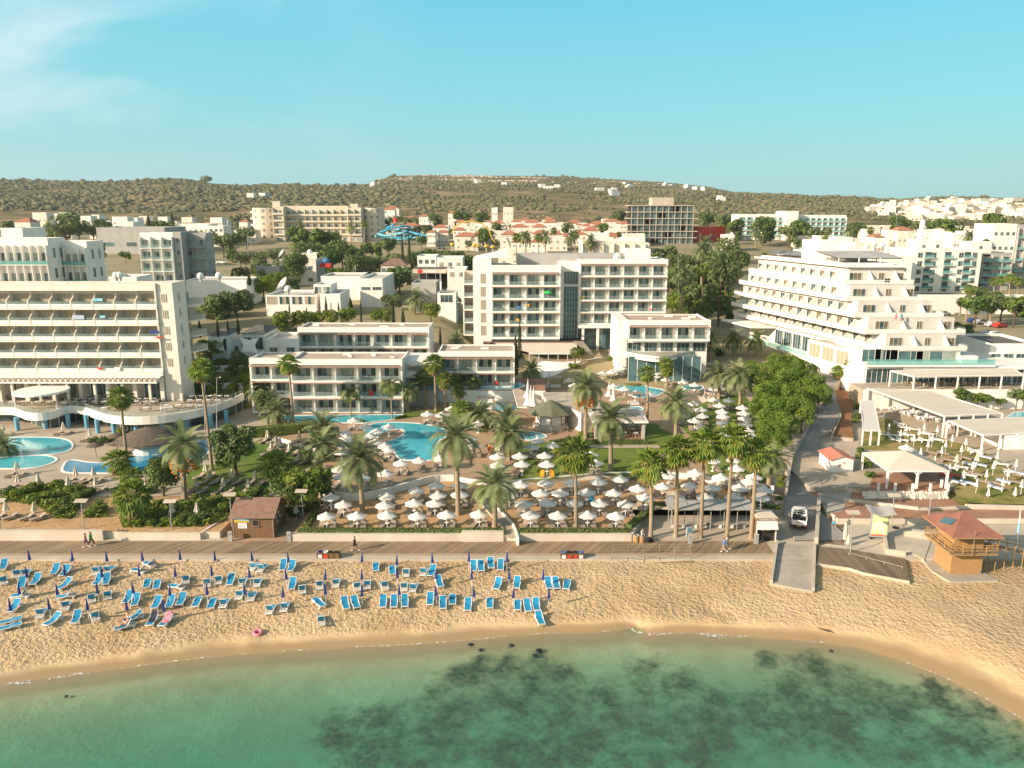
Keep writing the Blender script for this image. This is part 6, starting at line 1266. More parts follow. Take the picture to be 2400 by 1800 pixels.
def cover(name,pts_tile,tile,h,n,label,m,size=.28,seed=1):
 P=poly(tile,pts_tile,h);xs=[p[0]for p in P];ys=[p[1]for p in P];r=random.Random(seed);mb=MB()
 def inside(x,y):
  c=False
  for(x0,y0),(x1,y1)in zip(P,P[1:]+P[:1]):
   if(y0>y)!=(y1>y)and x<(x1-x0)*(y-y0)/(y1-y0)+x0:c=not c
  return c
 k=0
 while k<n:
  x=r.uniform(min(xs),max(xs));y=r.uniform(min(ys),max(ys))
  if not inside(x,y):k+=.2;continue
  k+=1;z=h+r.random()**1.5*.6*(1+nzv(x,y,.5));nn=Vector((r.gauss(0,.6),r.gauss(0,.6),1)).normalized();a=Matrix.Rotation(r.uniform(0,6.28),3,nn)@nn.orthogonal().normalized();b=nn.cross(a);s=size*r.uniform(.5,1.2);p=Vector((x,y,z))
  mb.quad([p-a*s,p-b*s*.5,p+a*s,p+b*s*.5],m if r.random()<.75 else 'leafY')
 o=mb.obj(name);kind(o,'stuff');o['label']=label
cover('ground_cover',[(-20,1180),(200,1110),(560,1060),(840,1110),(700,1230),(620,1350),(480,1350),(350,1260),(100,1200),(-20,1230)],'G1',HS,4200,'low green ground cover in the left garden','leafA')
cover('ground_cover',[(870,1180),(930,1340),(720,1345)],'G1',HS,700,'low green ground cover beside the steps','leafA',.25,2)
cover('ground_cover',[(1050,1340),(1300,1240),(1700,1190),(2150,1150),(2250,1230),(1990,1350),(1780,1420),(1060,1430)],'G1',HS,5200,'low mixed ground cover above the benches','leafA',.28,3)
cover('ground_cover',[(0,1180),(560,1180),(900,1180),(890,1290),(800,1300),(560,1290),(250,1240),(0,1330)],'G2',HS,3500,'low mixed planting behind the kiosk','leafB',.28,4)
def scrub():
 r=random.Random(3);mb=MB();phi=(1+5**.5)/2
 ico=[Vector(v_).normalized()for v_ in[(-1,phi,0),(1,phi,0),(-1,-phi,0),(1,-phi,0),(0,-1,phi),(0,1,phi),(0,-1,-phi),(0,1,-phi),(phi,0,-1),(phi,0,1),(-phi,0,-1),(-phi,0,1)]]
 fc=[(0,11,5),(0,5,1),(0,1,7),(0,7,10),(0,10,11),(1,5,9),(5,11,4),(11,10,2),(10,7,6),(7,1,8),(3,9,4),(3,4,2),(3,2,6),(3,6,8),(3,8,9),(4,9,5),(2,4,11),(6,2,10),(8,6,7),(9,8,1)]
 c=0;v=[];f=[];mi_=[]
 while c<36000:
  a=r.uniform(-.82,.82);y=640+(r.random()**.8)*1700;x=a*y
  px=1200+FPX*a*cp
  rocky=900<px<1300 and y>1700
  if nzv(x,y,.006)+nzv(x,y,.02)*.6<((-.3 if px<940 else-.12)if y>900 else .05)+(.30 if rocky else 0):c+=.35;continue
  if y<950 and r.random()<.6:c+=.2;continue
  z=far_height(x,y);s=r.uniform(1.3,3.7)*(1.0 if px>950 else 1.25)*(1.6 if r.random()<.06 else 1)
  if y>2300:continue
  b=len(v);st=r.uniform(.55,.85)
  for q in ico:v.append((x+q.x*s*r.uniform(.75,1.3),y+q.y*s*r.uniform(.75,1.2),z+s*st*.4+q.z*s*st*r.uniform(.7,1.2)))
  k=0 if r.random()<.6 else 1
  for t in fc:f.append(tuple(b+i for i in t));mi_.append(k)
  c+=1
 me=bpy.data.meshes.new('hill_scrub');me.from_pydata(v,[],f);me.materials.append(M['scr1']);me.materials.append(M['scr2']);me.polygons.foreach_set('material_index',mi_);me.update()
 o=bpy.data.objects.new('hill_scrub',me);COL.objects.link(o);kind(o,'stuff');o['label']='dark green scrub and pines covering the far hills'
M['scr1']=mat('scrub_dark',(.085,.095,.04),(.12,.125,.055),.02,.95);M['scr2']=mat('scrub_olive',(.13,.125,.06),(.18,.155,.08),.02,.95)
scrub()
for i,(px,py,w)in enumerate(((481,424,34),(283,424,10),(298,422,10),(209,427,8),(232,428,8),(700,434,12),(745,432,14),(790,432,12),(830,430,12),(620,436,12),(1257,413,8),(1274,414,8),(1318,415,10),(870,438,14))):
 d=ray(px,py);rr=1740 if px<900 else 2290;p=Vector((d.x/d.y*rr,rr,0));p.z=far_height(p.x,p.y);rad=w/2/FPX*rr;tree('small',p,rad,rad*.3,f'tree standing out on the hill skyline, {od(sorted([481,283,298,209,232,700,745,790,830,620,1257,1274,1318,870]).index(px))} from the left','trees on the skyline')
def rocks():
 r=random.Random(9);mb=MB();M['crock']=mat('ridge_rock',(.60,.48,.36),(.45,.36,.26),.05,.95)
 for i in range(1500):
  px=r.uniform(880,1450)if r.random()<.6 else r.uniform(1400,1700)if r.random()<.5 else r.uniform(2020,2400);a=(px-1200)/FPX;y=r.uniform(1900,2295);x=a*y/cp;z=far_height(x,y);s=r.uniform(2,7)
  if nzv(x,y,.008)<-.05:continue
  mb.ball((x,y,z),s,'crock',5,3,.35)
 o=mb.obj('ridge_rocks');kind(o,'stuff');o['label']='pale rock outcrops scattered below the hill crest'
rocks()
G2T=[]
for(a,b,y0,y1,Ya,Yb,n)in((690,1130,575,602,262,300,26),(1565,1730,545,640,215,330,26),(600,700,560,640,230,300,8),(1130,1500,536,560,380,520,14),(1720,2140,520,560,330,560,22),(2140,2400,520,560,380,620,14),(0,560,505,535,400,600,24),(560,1000,480,545,460,640,34),(900,1500,500,560,400,640,34),(200,560,540,600,300,440,12)):
 for i in range(n):px=vr.uniform(a,b);G2T.append((px,vr.uniform(Ya,Yb)))
for i,(px,Y)in enumerate(sorted(G2T)):
 x=pxX(px,Y,18);g=gk(x,Y);rad=vr.uniform(2.2,4.2);tree(('olive','smallg','round','small','deep')[i%5]if Y<300 else('small','smallg')[i%2],Vector((x,Y,g)),rad,rad*vr.uniform(.8,1.25),f'leafy tree of the town gardens, {od(i)} counted from the left edge','garden trees in the town')
for i,(px,w)in enumerate(((2150,1.2),(2195,1.0),(2255,1.9),(2290,1.6),(2312,1.4),(2345,1.1),(2382,1.8),(2410,1.5))):
 tree('bush' if i%2 else 'smallg',Vector((pxX(px,143,4),143.0,3.2)),w,w*1.5,f'rounded shrub along the white wall below the long cream awning, {od(i)} from left','shrubs below the long awning','bush','bush')
for i in range(20):
 Y=148.2+(i*7%12);x=pxX(450+i*7,Y,3.3+(Y-147)*.49);g=3.3+(Y-147)*.49;w=vr.uniform(.9,1.9)
 tree(('bush','smallg','round','bush')[i%4],Vector((x,Y,g)),w,w*.7,f'green shrub on the planted slope right of the left hotel, {od(i)} from left','shrubs on the planted slope','bush','bush')
for i,(px,Y,w)in enumerate(((455,149,2.6),(500,158,3),(560,156,2.6),(585,150,2.2),(478,154,2.2))):
 tree('round' if i%2 else 'olive',Vector((pxX(px,Y,6),Y,3.3+(Y-147)*.49)),w,w*1.1,f'small leafy tree on the planted slope right of the left hotel, {("first","fourth","fifth","last","second")[i]} from left','trees on the planted slope')
M['rgreen']=mat('green_shingle',(.17,.18,.115),(.12,.12,.08),3,.9,bump=.4)
M['salm']=mat('salmon_metal_roof',(.60,.22,.15),(.50,.18,.12),1,.6)
M['poster']=mat('floral_poster',(.50,.62,.22),(.72,.76,.55),1.6,.6)
M['rtower']=mat('tower_roof_felt',(.28,.13,.085),(.22,.10,.07),.8,.9)
M['bcyan']=mat('cyan_mural',(.08,.45,.60),(.3,.6,.65),1.5,.6)
M['straw']=mat('dark_straw',(.16,.125,.095),(.10,.08,.06),5,.95,bump=.6)
def open_umbrella(r=1.2,m='canv'):
 t=thing('parasol','x','parasol');mb=MB();n=8
 ang=[2*math.pi*(i+.5)/n for i in range(n)];zt,ze=2.08,1.60
 for i in range(n):
  a,b=ang[i],ang[(i+1)%n];A=(r*math.cos(a),r*math.sin(a),ze);B=(r*math.cos(b),r*math.sin(b),ze);mid=(r*.93*math.cos((a+b)/2),r*.93*math.sin((a+b)/2),ze+.03)
  mb.add([(0,0,zt),A,mid,B],[(0,1,2),(0,2,3)],m);d=.14
  mb.add([A,mid,B,(B[0],B[1],ze-d),(mid[0],mid[1],ze-d+.03),(A[0],A[1],ze-d)],[(0,5,4,1),(1,4,3,2)],m)
 mb.add([(.34*math.cos(a),.34*math.sin(a),zt-.04)for a in ang]+[(0,0,zt+.14)],[(i,(i+1)%8,8)for i in range(8)],m);mb.ball((0,0,zt+.17),.04,'white2',6,4)
 mb.obj('canopy',t)
 mb=MB();mb.tube((0,0,.05),(0,0,2.06),.03,.03,'white2',6)
 mb.obj('pole',t)
 mb=MB();mb.lathe([(.3,0),(.3,.06),(.06,.12),(.05,.45)],'white2',10);mb.lathe([(.01,.62),(.28,.62),(.28,.65),(.01,.65)],'white2',10);mb.obj('base_table',t)
 return t
def closed_umbrella(h=2.5,rb=.34,drop=1.35,m='canvc',name='parasol',pole='white2',pr_=.03):
 t=thing(name,'x','parasol');mb=MB();n=12;rings=[]
 for z,r in((0,.02),(.12,.10),(.45,.16),(.8,.24),(1.0,1*.32),(1.0,.30)):
  rings.append((h-z*drop,r*rb/.32))
 vs=[]
 for k,(z,r)in enumerate(rings):
  for i in range(n):a=2*math.pi*i/n;q=r*(1.18 if i%2 else .78)if k>0 else r;vs.append((q*math.cos(a),q*math.sin(a),z))
 fs=[(k*n+i,(k+1)*n+i,(k+1)*n+(i+1)%n,k*n+(i+1)%n)for k in range(len(rings)-1)for i in range(n)]+[tuple(range((len(rings)-1)*n,len(rings)*n))]
 mb.add(vs,fs,m);mb.ball((0,0,h+.03),.035,pole,6,4);mb.obj('folded_canopy',t)
 mb=MB();mb.tube((0,0,0),(0,0,h-.1),pr_,pr_,pole,6);mb.obj('pole',t)
 return t
def plastic_lounger(fab='blue',back=38,arms=True):
 t=thing('beach_lounger' if arms else 'plastic_lounger','x','sun lounger');z=.30;mb=MB()
 for s in(-1,1):mb.box((s*.33-.035,-.95,z-.05),(s*.33+.035,.95,z+.03),'plast');
 for y in(-.95,-.90+.0,.88):mb.box((-.33,y,z-.045),(.33,y+.07,z+.025),'plast')
 mb.box((-.30,.30,z-.04),(.30,.36,z+.02),'plast');mb.box((-.30,.66,z-.04),(.30,.72,z+.02),'plast')
 for x in(-.15,.15):mb.box((x-.1,.36,z-.03),(x-.02,.9,z),'plast')
 mb.obj('frame',t)
 for s in(-1,1):
  for y in(-.75,.72):mb=MB();mb.add([(s*.33-.04,y-.09,z-.05),(s*.33+.04,y-.09,z-.05),(s*.33+.04,y+.09,z-.05),(s*.33-.04,y+.09,z-.05),(s*.36-.03,y-.05,0),(s*.36+.03,y-.05,0),(s*.36+.03,y+.04,0),(s*.36-.03,y+.04,0)],[(0,1,2,3),(7,6,5,4),(0,4,5,1),(1,5,6,2),(2,6,7,3),(3,7,4,0)],'plast');mb.obj('leg',t)
 if arms:
  mb=MB()
  for s in(-1,1):mb.add([(s*.36-.03,-.1,z),(s*.36+.03,-.1,z),(s*.36+.03,.25,z+.2),(s*.36-.03,.25,z+.2),(s*.36-.03,-.02,z),(s*.36+.03,-.02,z),(s*.36+.03,.5,z+.2),(s*.36-.03,.5,z+.2)],[(0,1,2,3),(7,6,5,4),(0,4,5,1),(1,5,6,2),(2,6,7,3),(3,7,4,0)],'plast')
  mb.obj('arm_rest',t)
 mb=MB();n=6
 for i in range(n):
  y0=-.88+1.02*i/n;y1=-.88+1.02*(i+1)/n;s0=.03*math.sin(math.pi*i/n);s1=.03*math.sin(math.pi*(i+1)/n)
  mb.quad([(-.30,y0,z+.035-s0),(.30,y0,z+.035-s0),(.30,y1,z+.035-s1),(-.30,y1,z+.035-s1)],fab)
 mb.obj('seat',t)
 a=R(back);mb=MB();c,s_=math.cos(a),math.sin(a);L_=.80
 mb.add([(-.30,.15,z+.04),(.30,.15,z+.04),(.30,.15+L_*c,z+.04+L_*s_),(-.30,.15+L_*c,z+.04+L_*s_)],[(0,1,2,3)],fab);mb.add([(-.30,.16,z+.02),(.30,.16,z+.02),(.30,.16+L_*c,z+.02+L_*s_),(-.30,.16+L_*c,z+.02+L_*s_)],[(3,2,1,0)],fab)
 for x in(-.34,.34):mb.tube((x,.15,z+.03),(x,.15+L_*c,z+.03+L_*s_),.03,.03,'plast',5)
 mb.tube((-.34,.15+L_*c,z+.03+L_*s_),(.34,.15+L_*c,z+.03+L_*s_),.035,.035,'plast',5);mb.obj('backrest',t)
 return t
def wood_lounger(fr='wick',pad='pad',back=30,towel=None):
 t=thing('sun_lounger','x','sun lounger');z=.28;mb=MB();mb.box((-.35,-.98,z-.08),(.35,.98,z),fr);mb.obj('frame',t)
 for s in(-1,1):
  for y in(-.85,.85):mb=MB();mb.box((s*.31-.035,y-.035,0),(s*.31+.035,y+.035,z-.08),fr);mb.obj('leg',t)
 mb=MB();mb.box((-.32,-.95,z+.001),(.32,.22,z+.07),towel or pad);mb.obj('mattress',t)
 a=R(back);c,s_=math.cos(a),math.sin(a);mb=MB();P=[Vector((0,.22,z+.005)),Vector((0,.22+.76*c,z+.005+.76*s_))];n=Vector((0,-s_,c))*.07
 vs=[P[0]+Vector((-.32,0,0)),P[0]+Vector((.32,0,0)),P[1]+Vector((.32,0,0)),P[1]+Vector((-.32,0,0))];mb.add(vs+[v_+n for v_ in vs],[(3,2,1,0),(4,5,6,7),(0,1,5,4),(1,2,6,5),(2,3,7,6),(3,0,4,7)],towel or pad);mb.obj('backrest',t)
 return t
PO=Proto(open_umbrella());PN=Proto(closed_umbrella(2.35,.15,1.25,'navy','beach_umbrella','white2',.022));PC_=Proto(closed_umbrella(2.1,.38,1.15,'canvc'));PW=Proto(closed_umbrella(2.1,.24,1.1,'canv'))
LB={38:Proto(plastic_lounger('blue',38)),8:Proto(plastic_lounger('blue',7)),55:Proto(plastic_lounger('blue',58))}
LW=Proto(wood_lounger());LY=Proto(wood_lounger('wick','pad',30,'yel'));LPL=Proto(plastic_lounger('plast',20,False));LS=Proto(wood_lounger('plast','bstr',12));LBR=Proto(wood_lounger('woodg','pad',8));LRD=Proto(wood_lounger('woodg','pad',8,'red'));LBL=Proto(wood_lounger('wick','pad',30,'blue'))
BL=[('B1',15,595,65,510,'F'),('B1',205,590,165,680,'R'),('B1',300,590,250,672,'R'),('B1',540,645,625,540,'F'),('B1',635,660,740,555,'F'),('B1',15,660,45,745,'R'),('B1',210,785,255,670,'F'),('B1',330,750,425,655,'F'),('B1',1050,560,970,650,'R'),('B1',1175,555,1090,640,'R'),('B1',1365,590,1530,618,'F'),('B1',1500,515,1605,568,'F'),('B1',980,755,1060,665,'F'),('B1',1085,750,1135,635,'F'),('B1',590,795,755,710,'F'),('B1',115,865,320,860,'S'),('B1',575,880,780,855,'S'),('B1',1510,785,1545,685,'L'),('B1',1615,795,1645,690,'L'),('B1',1935,640,1925,740,'R'),('B1',1760,755,1910,780,'F'),('B1',2145,675,2145,775,'R'),('B1',935,825,955,935,'R'),('B1',1120,790,1115,905,'R'),('B1',1290,945,1370,840,'F'),('B1',1385,975,1445,835,'F'),('B1',710,900,670,1020,'R'),('B1',1590,1005,1655,895,'F'),('B1',1740,995,1805,860,'F'),('B1',1850,970,1925,835,'F'),('B1',2010,990,2075,870,'L'),('B1',90,1035,210,930,'F'),('B1',460,985,400,1105,'R'),('B1',460,1180,655,1055,'F'),('B1',765,1160,835,1010,'F'),('B1',955,1015,1000,1130,'R'),('B1',-10,1150,150,1115,'L'),('B1',-20,1215,130,1180,'L'),('B1',2175,1005,2225,880,'L'),('B2',365,880,310,1000,'R'),('B2',285,645,270,745,'R'),('B2',380,755,435,630,'F'),('B2',550,665,510,770,'R'),('B2',705,670,665,775,'R'),('B2',525,800,475,910,'R'),('B2',650,810,600,925,'R'),('B2',690,530,600,605,'R'),('B2',775,530,690,620,'R'),('B2',935,600,965,485,'F'),('B2',1010,610,1070,505,'F'),('B2',1025,805,1065,680,'F'),('B2',1140,740,1145,850,'R'),('B2',1320,700,1325,805,'R'),('B2',1510,680,1485,785,'R'),('B2',1695,715,1720,820,'R'),('B2',1820,690,1815,800,'R'),('B2',1970,700,2010,810,'R'),('B2',1905,610,1905,495,'L'),('B2',2080,645,2070,535,'L'),('B2',1365,980,1265,890,'L'),('B2',1605,1010,1570,890,'F'),('B2',1715,1000,1665,870,'F'),('B2',840,950,790,1065,'R'),('B2',985,915,945,1040,'R'),('B2',1335,1055,1345,1185,'R'),('B2',1975,995,1990,850,'F'),('B2',2091,995,2100,850,'F'),('B3',235,575,225,670,'R'),('B3',435,560,395,660,'R'),('B3',475,660,530,560,'F'),('B3',930,610,925,500,'F'),('B3',1010,610,995,490,'F'),('B3',1115,580,1095,465,'F'),('B3',1205,600,1215,485,'F'),('B3',590,780,555,680,'F'),('B3',215,725,205,825,'R'),('B3',325,730,290,835,'R'),('B3',215,990,215,850,'F'),('B3',475,970,485,835,'F'),('B3',610,1010,610,875,'F'),('B3',710,965,710,850,'L'),('B3',865,1030,875,915,'F'),('B3',1095,1005,1095,895,'L'),('B3',1155,805,1205,690,'F'),('B3',1370,795,1390,670,'F'),('B3',1720,800,1690,685,'F'),('B3',1800,800,1770,695,'F'),('B3',1885,805,1905,700,'L'),('B3',1385,1025,1385,905,'L'),('B3',1500,1040,1475,910,'F'),('B3',1585,1030,1570,905,'F'),('B3',1640,1195,1595,1055,'F')]
def sandp(tile,x,y,off=.3):
 px,py=T(tile,x,y);return GP(px,py,off)
items=[]
for tl,fx,fy,hx,hy,k in BL:
 a=sandp(tl,fx,fy);b=sandp(tl,hx,hy);d=Vector((b.x-a.x,b.y-a.y,0));
 if d.length<.1:d=Vector((0,1,0))
 d.normalize();c=(b-d*.95)if k=='R' else(a+d*.95)
 items.append((T(tl,fx,fy),c,math.atan2(-d.x,d.y),k))
items.sort(key=lambda q:(q[1].y))
def rowsplit(items,ys,names):
 out={}
 for it in items:
  k=sum(1 for v_ in ys if it[1].y>v_);out.setdefault(k,[]).append(it)
 return out
ysr=[67.6,70.4,73.2,76.2,79.0]
rn=['in row nearest the sea','in second row from sea','in third row from sea','in fourth row from sea','in fifth row from sea','in row nearest the boardwalk']
for k,its in rowsplit(items,ysr,rn).items():
 its.sort(key=lambda q:q[0][0])
 for i,(pp,c,rz,kd)in enumerate(its):
  des={'R':'blue lounger, back to the sea','F':'blue lounger facing the sea','L':'flat blue lounger','S':'blue lounger lying sideways'}[kd]
  P_=LB[{'R':55,'F':38,'L':8,'S':55}[kd]]
  P_.put((c.x,c.y,H0(c.x,c.y)+.01),rz,f'{des}, {od(i)} from left {rn[k]}','blue beach loungers')
NV=[('B1',[(295,385),(735,395),(1100,395),(1470,390),(1858,380),(268,560),(655,540),(1050,555),(1435,540),(1808,550),(2190,540),(180,730),(583,730),(1000,720),(1375,720),(1742,735),(2135,735),(97,895),(500,880),(893,885),(1310,885),(1690,895)]),('B2',[(232,390),(622,388),(995,400),(1750,400),(2117,425),(595,555),(973,570),(1367,575),(1752,570),(2130,560),(545,725),(935,750),(1380,730),(1757,750),(2148,735)]),('B3',[(502,405),(875,395),(1273,405),(535,570),(905,575),(1297,575),(1650,580),(542,745),(932,748),(1330,760),(1702,765)])]
its=[]
for tl,L_ in NV:
 for x,y in L_:
  c=sandp(tl,x,y,2.4);its.append((T(tl,x,y),c,0,''))
br=sorted(i[1].y for i in its)
ys2=[72.0,75.2,78.4]
rn2=['in the row nearest the sea','in the second row from the sea','in the third row from the sea','in the row beside the boardwalk steps']
for k,L_ in rowsplit(its,ys2,rn2).items():
 L_.sort(key=lambda q:q[0][0])
 for i,(pp,c,rz,kd)in enumerate(L_):
  o=PN.put((c.x,c.y,H0(c.x,c.y)),0,f'folded navy beach umbrella, {od(i)} from left {rn2[k]}','folded navy beach umbrellas');o.rotation_euler=(R((i*37%9)-4),R((i*53%9)-5),i)
UR=[('in the front sand row left of the path','G2',HS,[(975,1300),(1238,1298),(1500,1295),(1762,1298),(2015,1290)],'s'),('in the front sand row right of the path','G3',HS,[(270,1285),(715,1295),(950,1295),(1208,1290),(1453,1298)],'s'),('in the second sand row left of the path','G2',HS,[(1122,1200),(1480,1210),(1733,1190),(1912,1190)],'s'),('in the second sand row right of the path','G3',HS,[(655,1198),(862,1190),(1095,1188),(1310,1188),(1537,1195)],'s'),('in the third sand row left of the path','G2',HS,[(1014,1143),(1500,1130),(1938,1122),(2130,1120)],'s'),('in the third sand row right of the path','G3',HS,[(530,1125),(798,1105),(970,1105),(1200,1100),(1430,1102),(1710,1155)],'s'),('in the fourth sand row below the railed deck','G2',HS,[(1755,1080),(1925,1042),(2128,1035)],'s'),('in the fourth sand row along the white curved wall','G3',HS,[(630,1035),(500,1045),(845,1020),(1070,1018),(1303,1010),(1490,985),(1640,1068),(1855,1045)],'s'),('in the sand behind the slatted shade roof','G4',HS,[(140,1250),(415,1240),(690,1255),(940,1250)],'s'),('in the sand row before the last lawn wall','G4',HS,[(268,1135),(483,1155),(735,1158),(975,1180),(560,1060),(835,1095)],'s'),('on the lawn left of the fan palm','G3',HU,[(425,795),(620,790),(640,858),(857,862),(835,785),(720,710),(910,700),(775,655),(470,715),(235,700),(430,865)],'g'),('on the lawn right of the fan palm','G3',HU,[(1280,850),(1235,775)],'g'),('beside the pale shallow bar pool','G3',HU,[(260,510),(200,640)],'n'),('on the railed deck near its left end','G2',HU,[(1090,902),(1100,965),(1295,968),(1487,938),(1190,845)],'g'),('along the near edge of the large curvy pool','G2',HU,[(1620,848),(1778,822),(1958,812),(1510,735),(1480,700)],'g'),('crowded at the left side of the large curvy pool','G2',HU,[(1145,630),(1130,590),(1350,615),(1415,578),(1310,540),(1515,538),(1150,655),(1115,690),(1100,750),(1400,668)],'n'),('by the long narrow pool','G2',HU,[(1210,480),(1850,430),(1972,435),(2055,385)],'g'),('right side of the large curvy pool','G2',HU,[(2010,650),(1990,700)],'n'),('around the lagoon pool','G3',HU,[(1045,140),(1090,185),(1335,82),(1410,72),(1440,58),(1505,38),(1430,190),(1525,215),(1620,245),(1740,258),(1820,75),(1800,105)],'n'),('around the small oval pool','G4',HU,[(253,38),(340,57),(45,145),(205,170),(315,195),(500,235),(600,190),(610,225)],'g'),('in the left column of the right lawn','G4',HU,[(300,372),(375,428),(388,485),(315,530),(380,590),(413,640),(205,435),(205,475)],'g'),('in the middle column of the right lawn','G4',HU,[(495,335),(548,388),(575,445),(583,490),(578,543),(605,598),(585,665)],'g'),('in the right column of the right lawn','G4',HU,[(638,342),(765,408),(778,458),(790,508),(805,562),(815,622),(845,662),(860,750)],'g'),('on the lower right lawn behind the fan palms','G4',HU,[(690,895),(710,975),(320,1012),(70,1045),(490,900),(880,1030)],'g')]
ur=random.Random(4)
for ph,tl,h,L_,kd in UR:
 L_=sorted(L_)
 for i,(x,y)in enumerate(L_):
  w=GP(*T(tl,x,y),1.98);h=w.z
  PO.put((w.x,w.y,h),ur.uniform(0,.8),f'open white parasol {ph}, {od(i)} from left','open white parasols',ur.uniform(.96,1.04))
  if kd in 'sg':
   for s,nm in((-1,'left'),(1,'right')):
    if kd=='g' and ur.random()<.12:continue
    yel=ph.startswith('on the lawn left')and(x,y)==(857,862)
    blu=(x,y)==(1200,1100)and s>0
    P_=LY if yel else(LBL if blu else LW);cc='yellow-towelled' if yel else('blue' if blu else 'grey')
    P_.put((w.x+s*.66+ur.uniform(-.06,.06),w.y-(-.1 if kd=='s' else .25)+ur.uniform(-.15,.15),h+.01),s*ur.uniform(-.02,.22)+ur.uniform(-.05,.05),f'{nm} {cc} lounger, {od(i)} white parasol {ph}','grey-brown resort loungers')
CU=[('in the shaded left garden lawn','G1',HU,[(1690,990),(1770,862),(1810,910),(2000,915),(1925,990),(2140,1000),(2200,925)],LW),('behind the dark tree','G2',HU,[(465,578),(545,625),(497,672),(742,615),(655,678),(742,745),(575,640)],LW),('between the left pools and the planted bed','G1',HU,[(135,850),(145,955),(320,955),(645,900),(798,900),(580,980),(815,980),(1245,985)],LW),('under the curved terrace','G1',HU,[(18,525),(540,510),(765,565)],LW),('in the sand strip above the left benches','G1',HS,[(40,1195),(285,1200),(1480,1210),(1695,1205)],LW),('beside the kiosk trees','G2',HU,[(508,1020),(710,1215)],None)]
for ph,tl,h,L_,lp in CU:
 L_=sorted(L_)
 for i,(x,y)in enumerate(L_):
  w=GP(*T(tl,x,y),2.15);h=w.z;PC_.put((w.x,w.y,h),ur.uniform(0,6),f'folded cream parasol {ph}, {od(i)} from left','folded cream parasols')
  if lp:
   for s,nm in((-1,'left'),(1,'right')):lp.put((w.x+s*.75+.1,w.y-.6+ur.uniform(-.2,.2),h+.02),-.55+ur.uniform(-.12,.12),f'{nm} grey lounger, {od(i)} folded parasol {ph}','grey-brown resort loungers')
RP=sorted([(818,630),(768,520),(940,690),(997,640),(1130,680),(1080,745),(1185,625),(1320,650),(1268,745),(1225,800),(1408,800),(1368,865),(1148,880),(1295,965),(1475,745),(1573,850),(1617,780),(1780,845),(1945,920),(1690,1025),(1450,1045),(1595,1115),(1905,1020),(1833,1105),(2055,1095),(2140,1000),(1732,1200),(1850,1295),(2003,1190),(2130,1290),(2200,1210),(1525,950),(1735,935)])
for i,(x,y)in enumerate(RP):
 hh=HS if y>1230 else HU
 w=W(*T('G5',x,y),hh+2.1);big=(x,y)in((1525,950),(1735,935));(PC_ if big else PW).put((w.x,w.y,hh),ur.uniform(0,6),f"{'wide' if big else 'slim'} folded white parasol on the right-hand lawn, {od(i)} from the left",'folded white parasols')
w=W(*T('G5',1000,815),HU+2.6);PO.put((w.x,w.y,HU),.3,'only open white parasol on the right-hand lawn','open white parasols')
RL_=[('w',[(765,745),(850,750),(880,800),(960,670),(1080,690),(920,630),(1020,745),(1180,735),(960,740),(1180,800),(1100,800),(1320,800),(1290,790),(950,800),(1220,735),(2070,1130),(1980,1050),(1560,1080),(1460,1090),(1650,1165),(1690,905),(1720,930)]),('br',[(1260,930),(1380,935),(1320,1000),(1420,1000),(1610,985),(1500,980),(1665,1325),(1775,1325),(1790,1415),(1910,1425),(2070,1415),(2180,1410),(1800,1230),(1890,1240),(2110,1230),(1720,1150),(2160,1300),(2180,1170)]),('st',[(1650,1050),(1755,1055),(1540,1240),(1630,1240),(1920,1290),(2010,1305),(2150,1140),(2000,1225),(1060,910),(1810,975)]),('rd',[(1400,1165),(1500,1165)])]
for kd,L_ in RL_:
 for i,(x,y)in enumerate(sorted(L_)):
  hh=HS if y>1290 else HU
  w=W(*T('G5',x,y),hh+.3);P_={'w':LPL,'br':LBR,'st':LS,'rd':LRD}[kd]
  P_.put((w.x,w.y,hh+.02),R(38 if kd!='w' else 55)+ur.uniform(-.15,.15),f"{dict(w='white plastic',br='bare brown wooden',st='blue-striped towelled',rd='red-towelled')[kd]} lounger on the right-hand lawn, {od(i)} from the left",'loungers on the right-hand lawn')
def limb(mb,pts,rs,m,n=8):
 """one smooth tapering limb through pts (shared rings)"""
 vs=[];k=len(pts);pts=[Vector(p)for p in pts]
 for j in range(k):
  d=(pts[min(j+1,k-1)]-pts[max(j-1,0)]).normalized();a=d.cross(Vector((0,1,0.01))).normalized();b=d.cross(a)
  rx,ry=rs[j]if isinstance(rs[j],tuple)else(rs[j],rs[j])
  for i in range(n):t=2*math.pi*i/n;vs.append(pts[j]+a*rx*math.cos(t)+b*ry*math.sin(t))
 fs=[(j*n+i,j*n+(i+1)%n,(j+1)*n+(i+1)%n,(j+1)*n+i)for j in range(k-1)for i in range(n)]+[tuple(range(n))[::-1],tuple(range((k-1)*n,k*n))]
 mb.add(vs,fs,m)
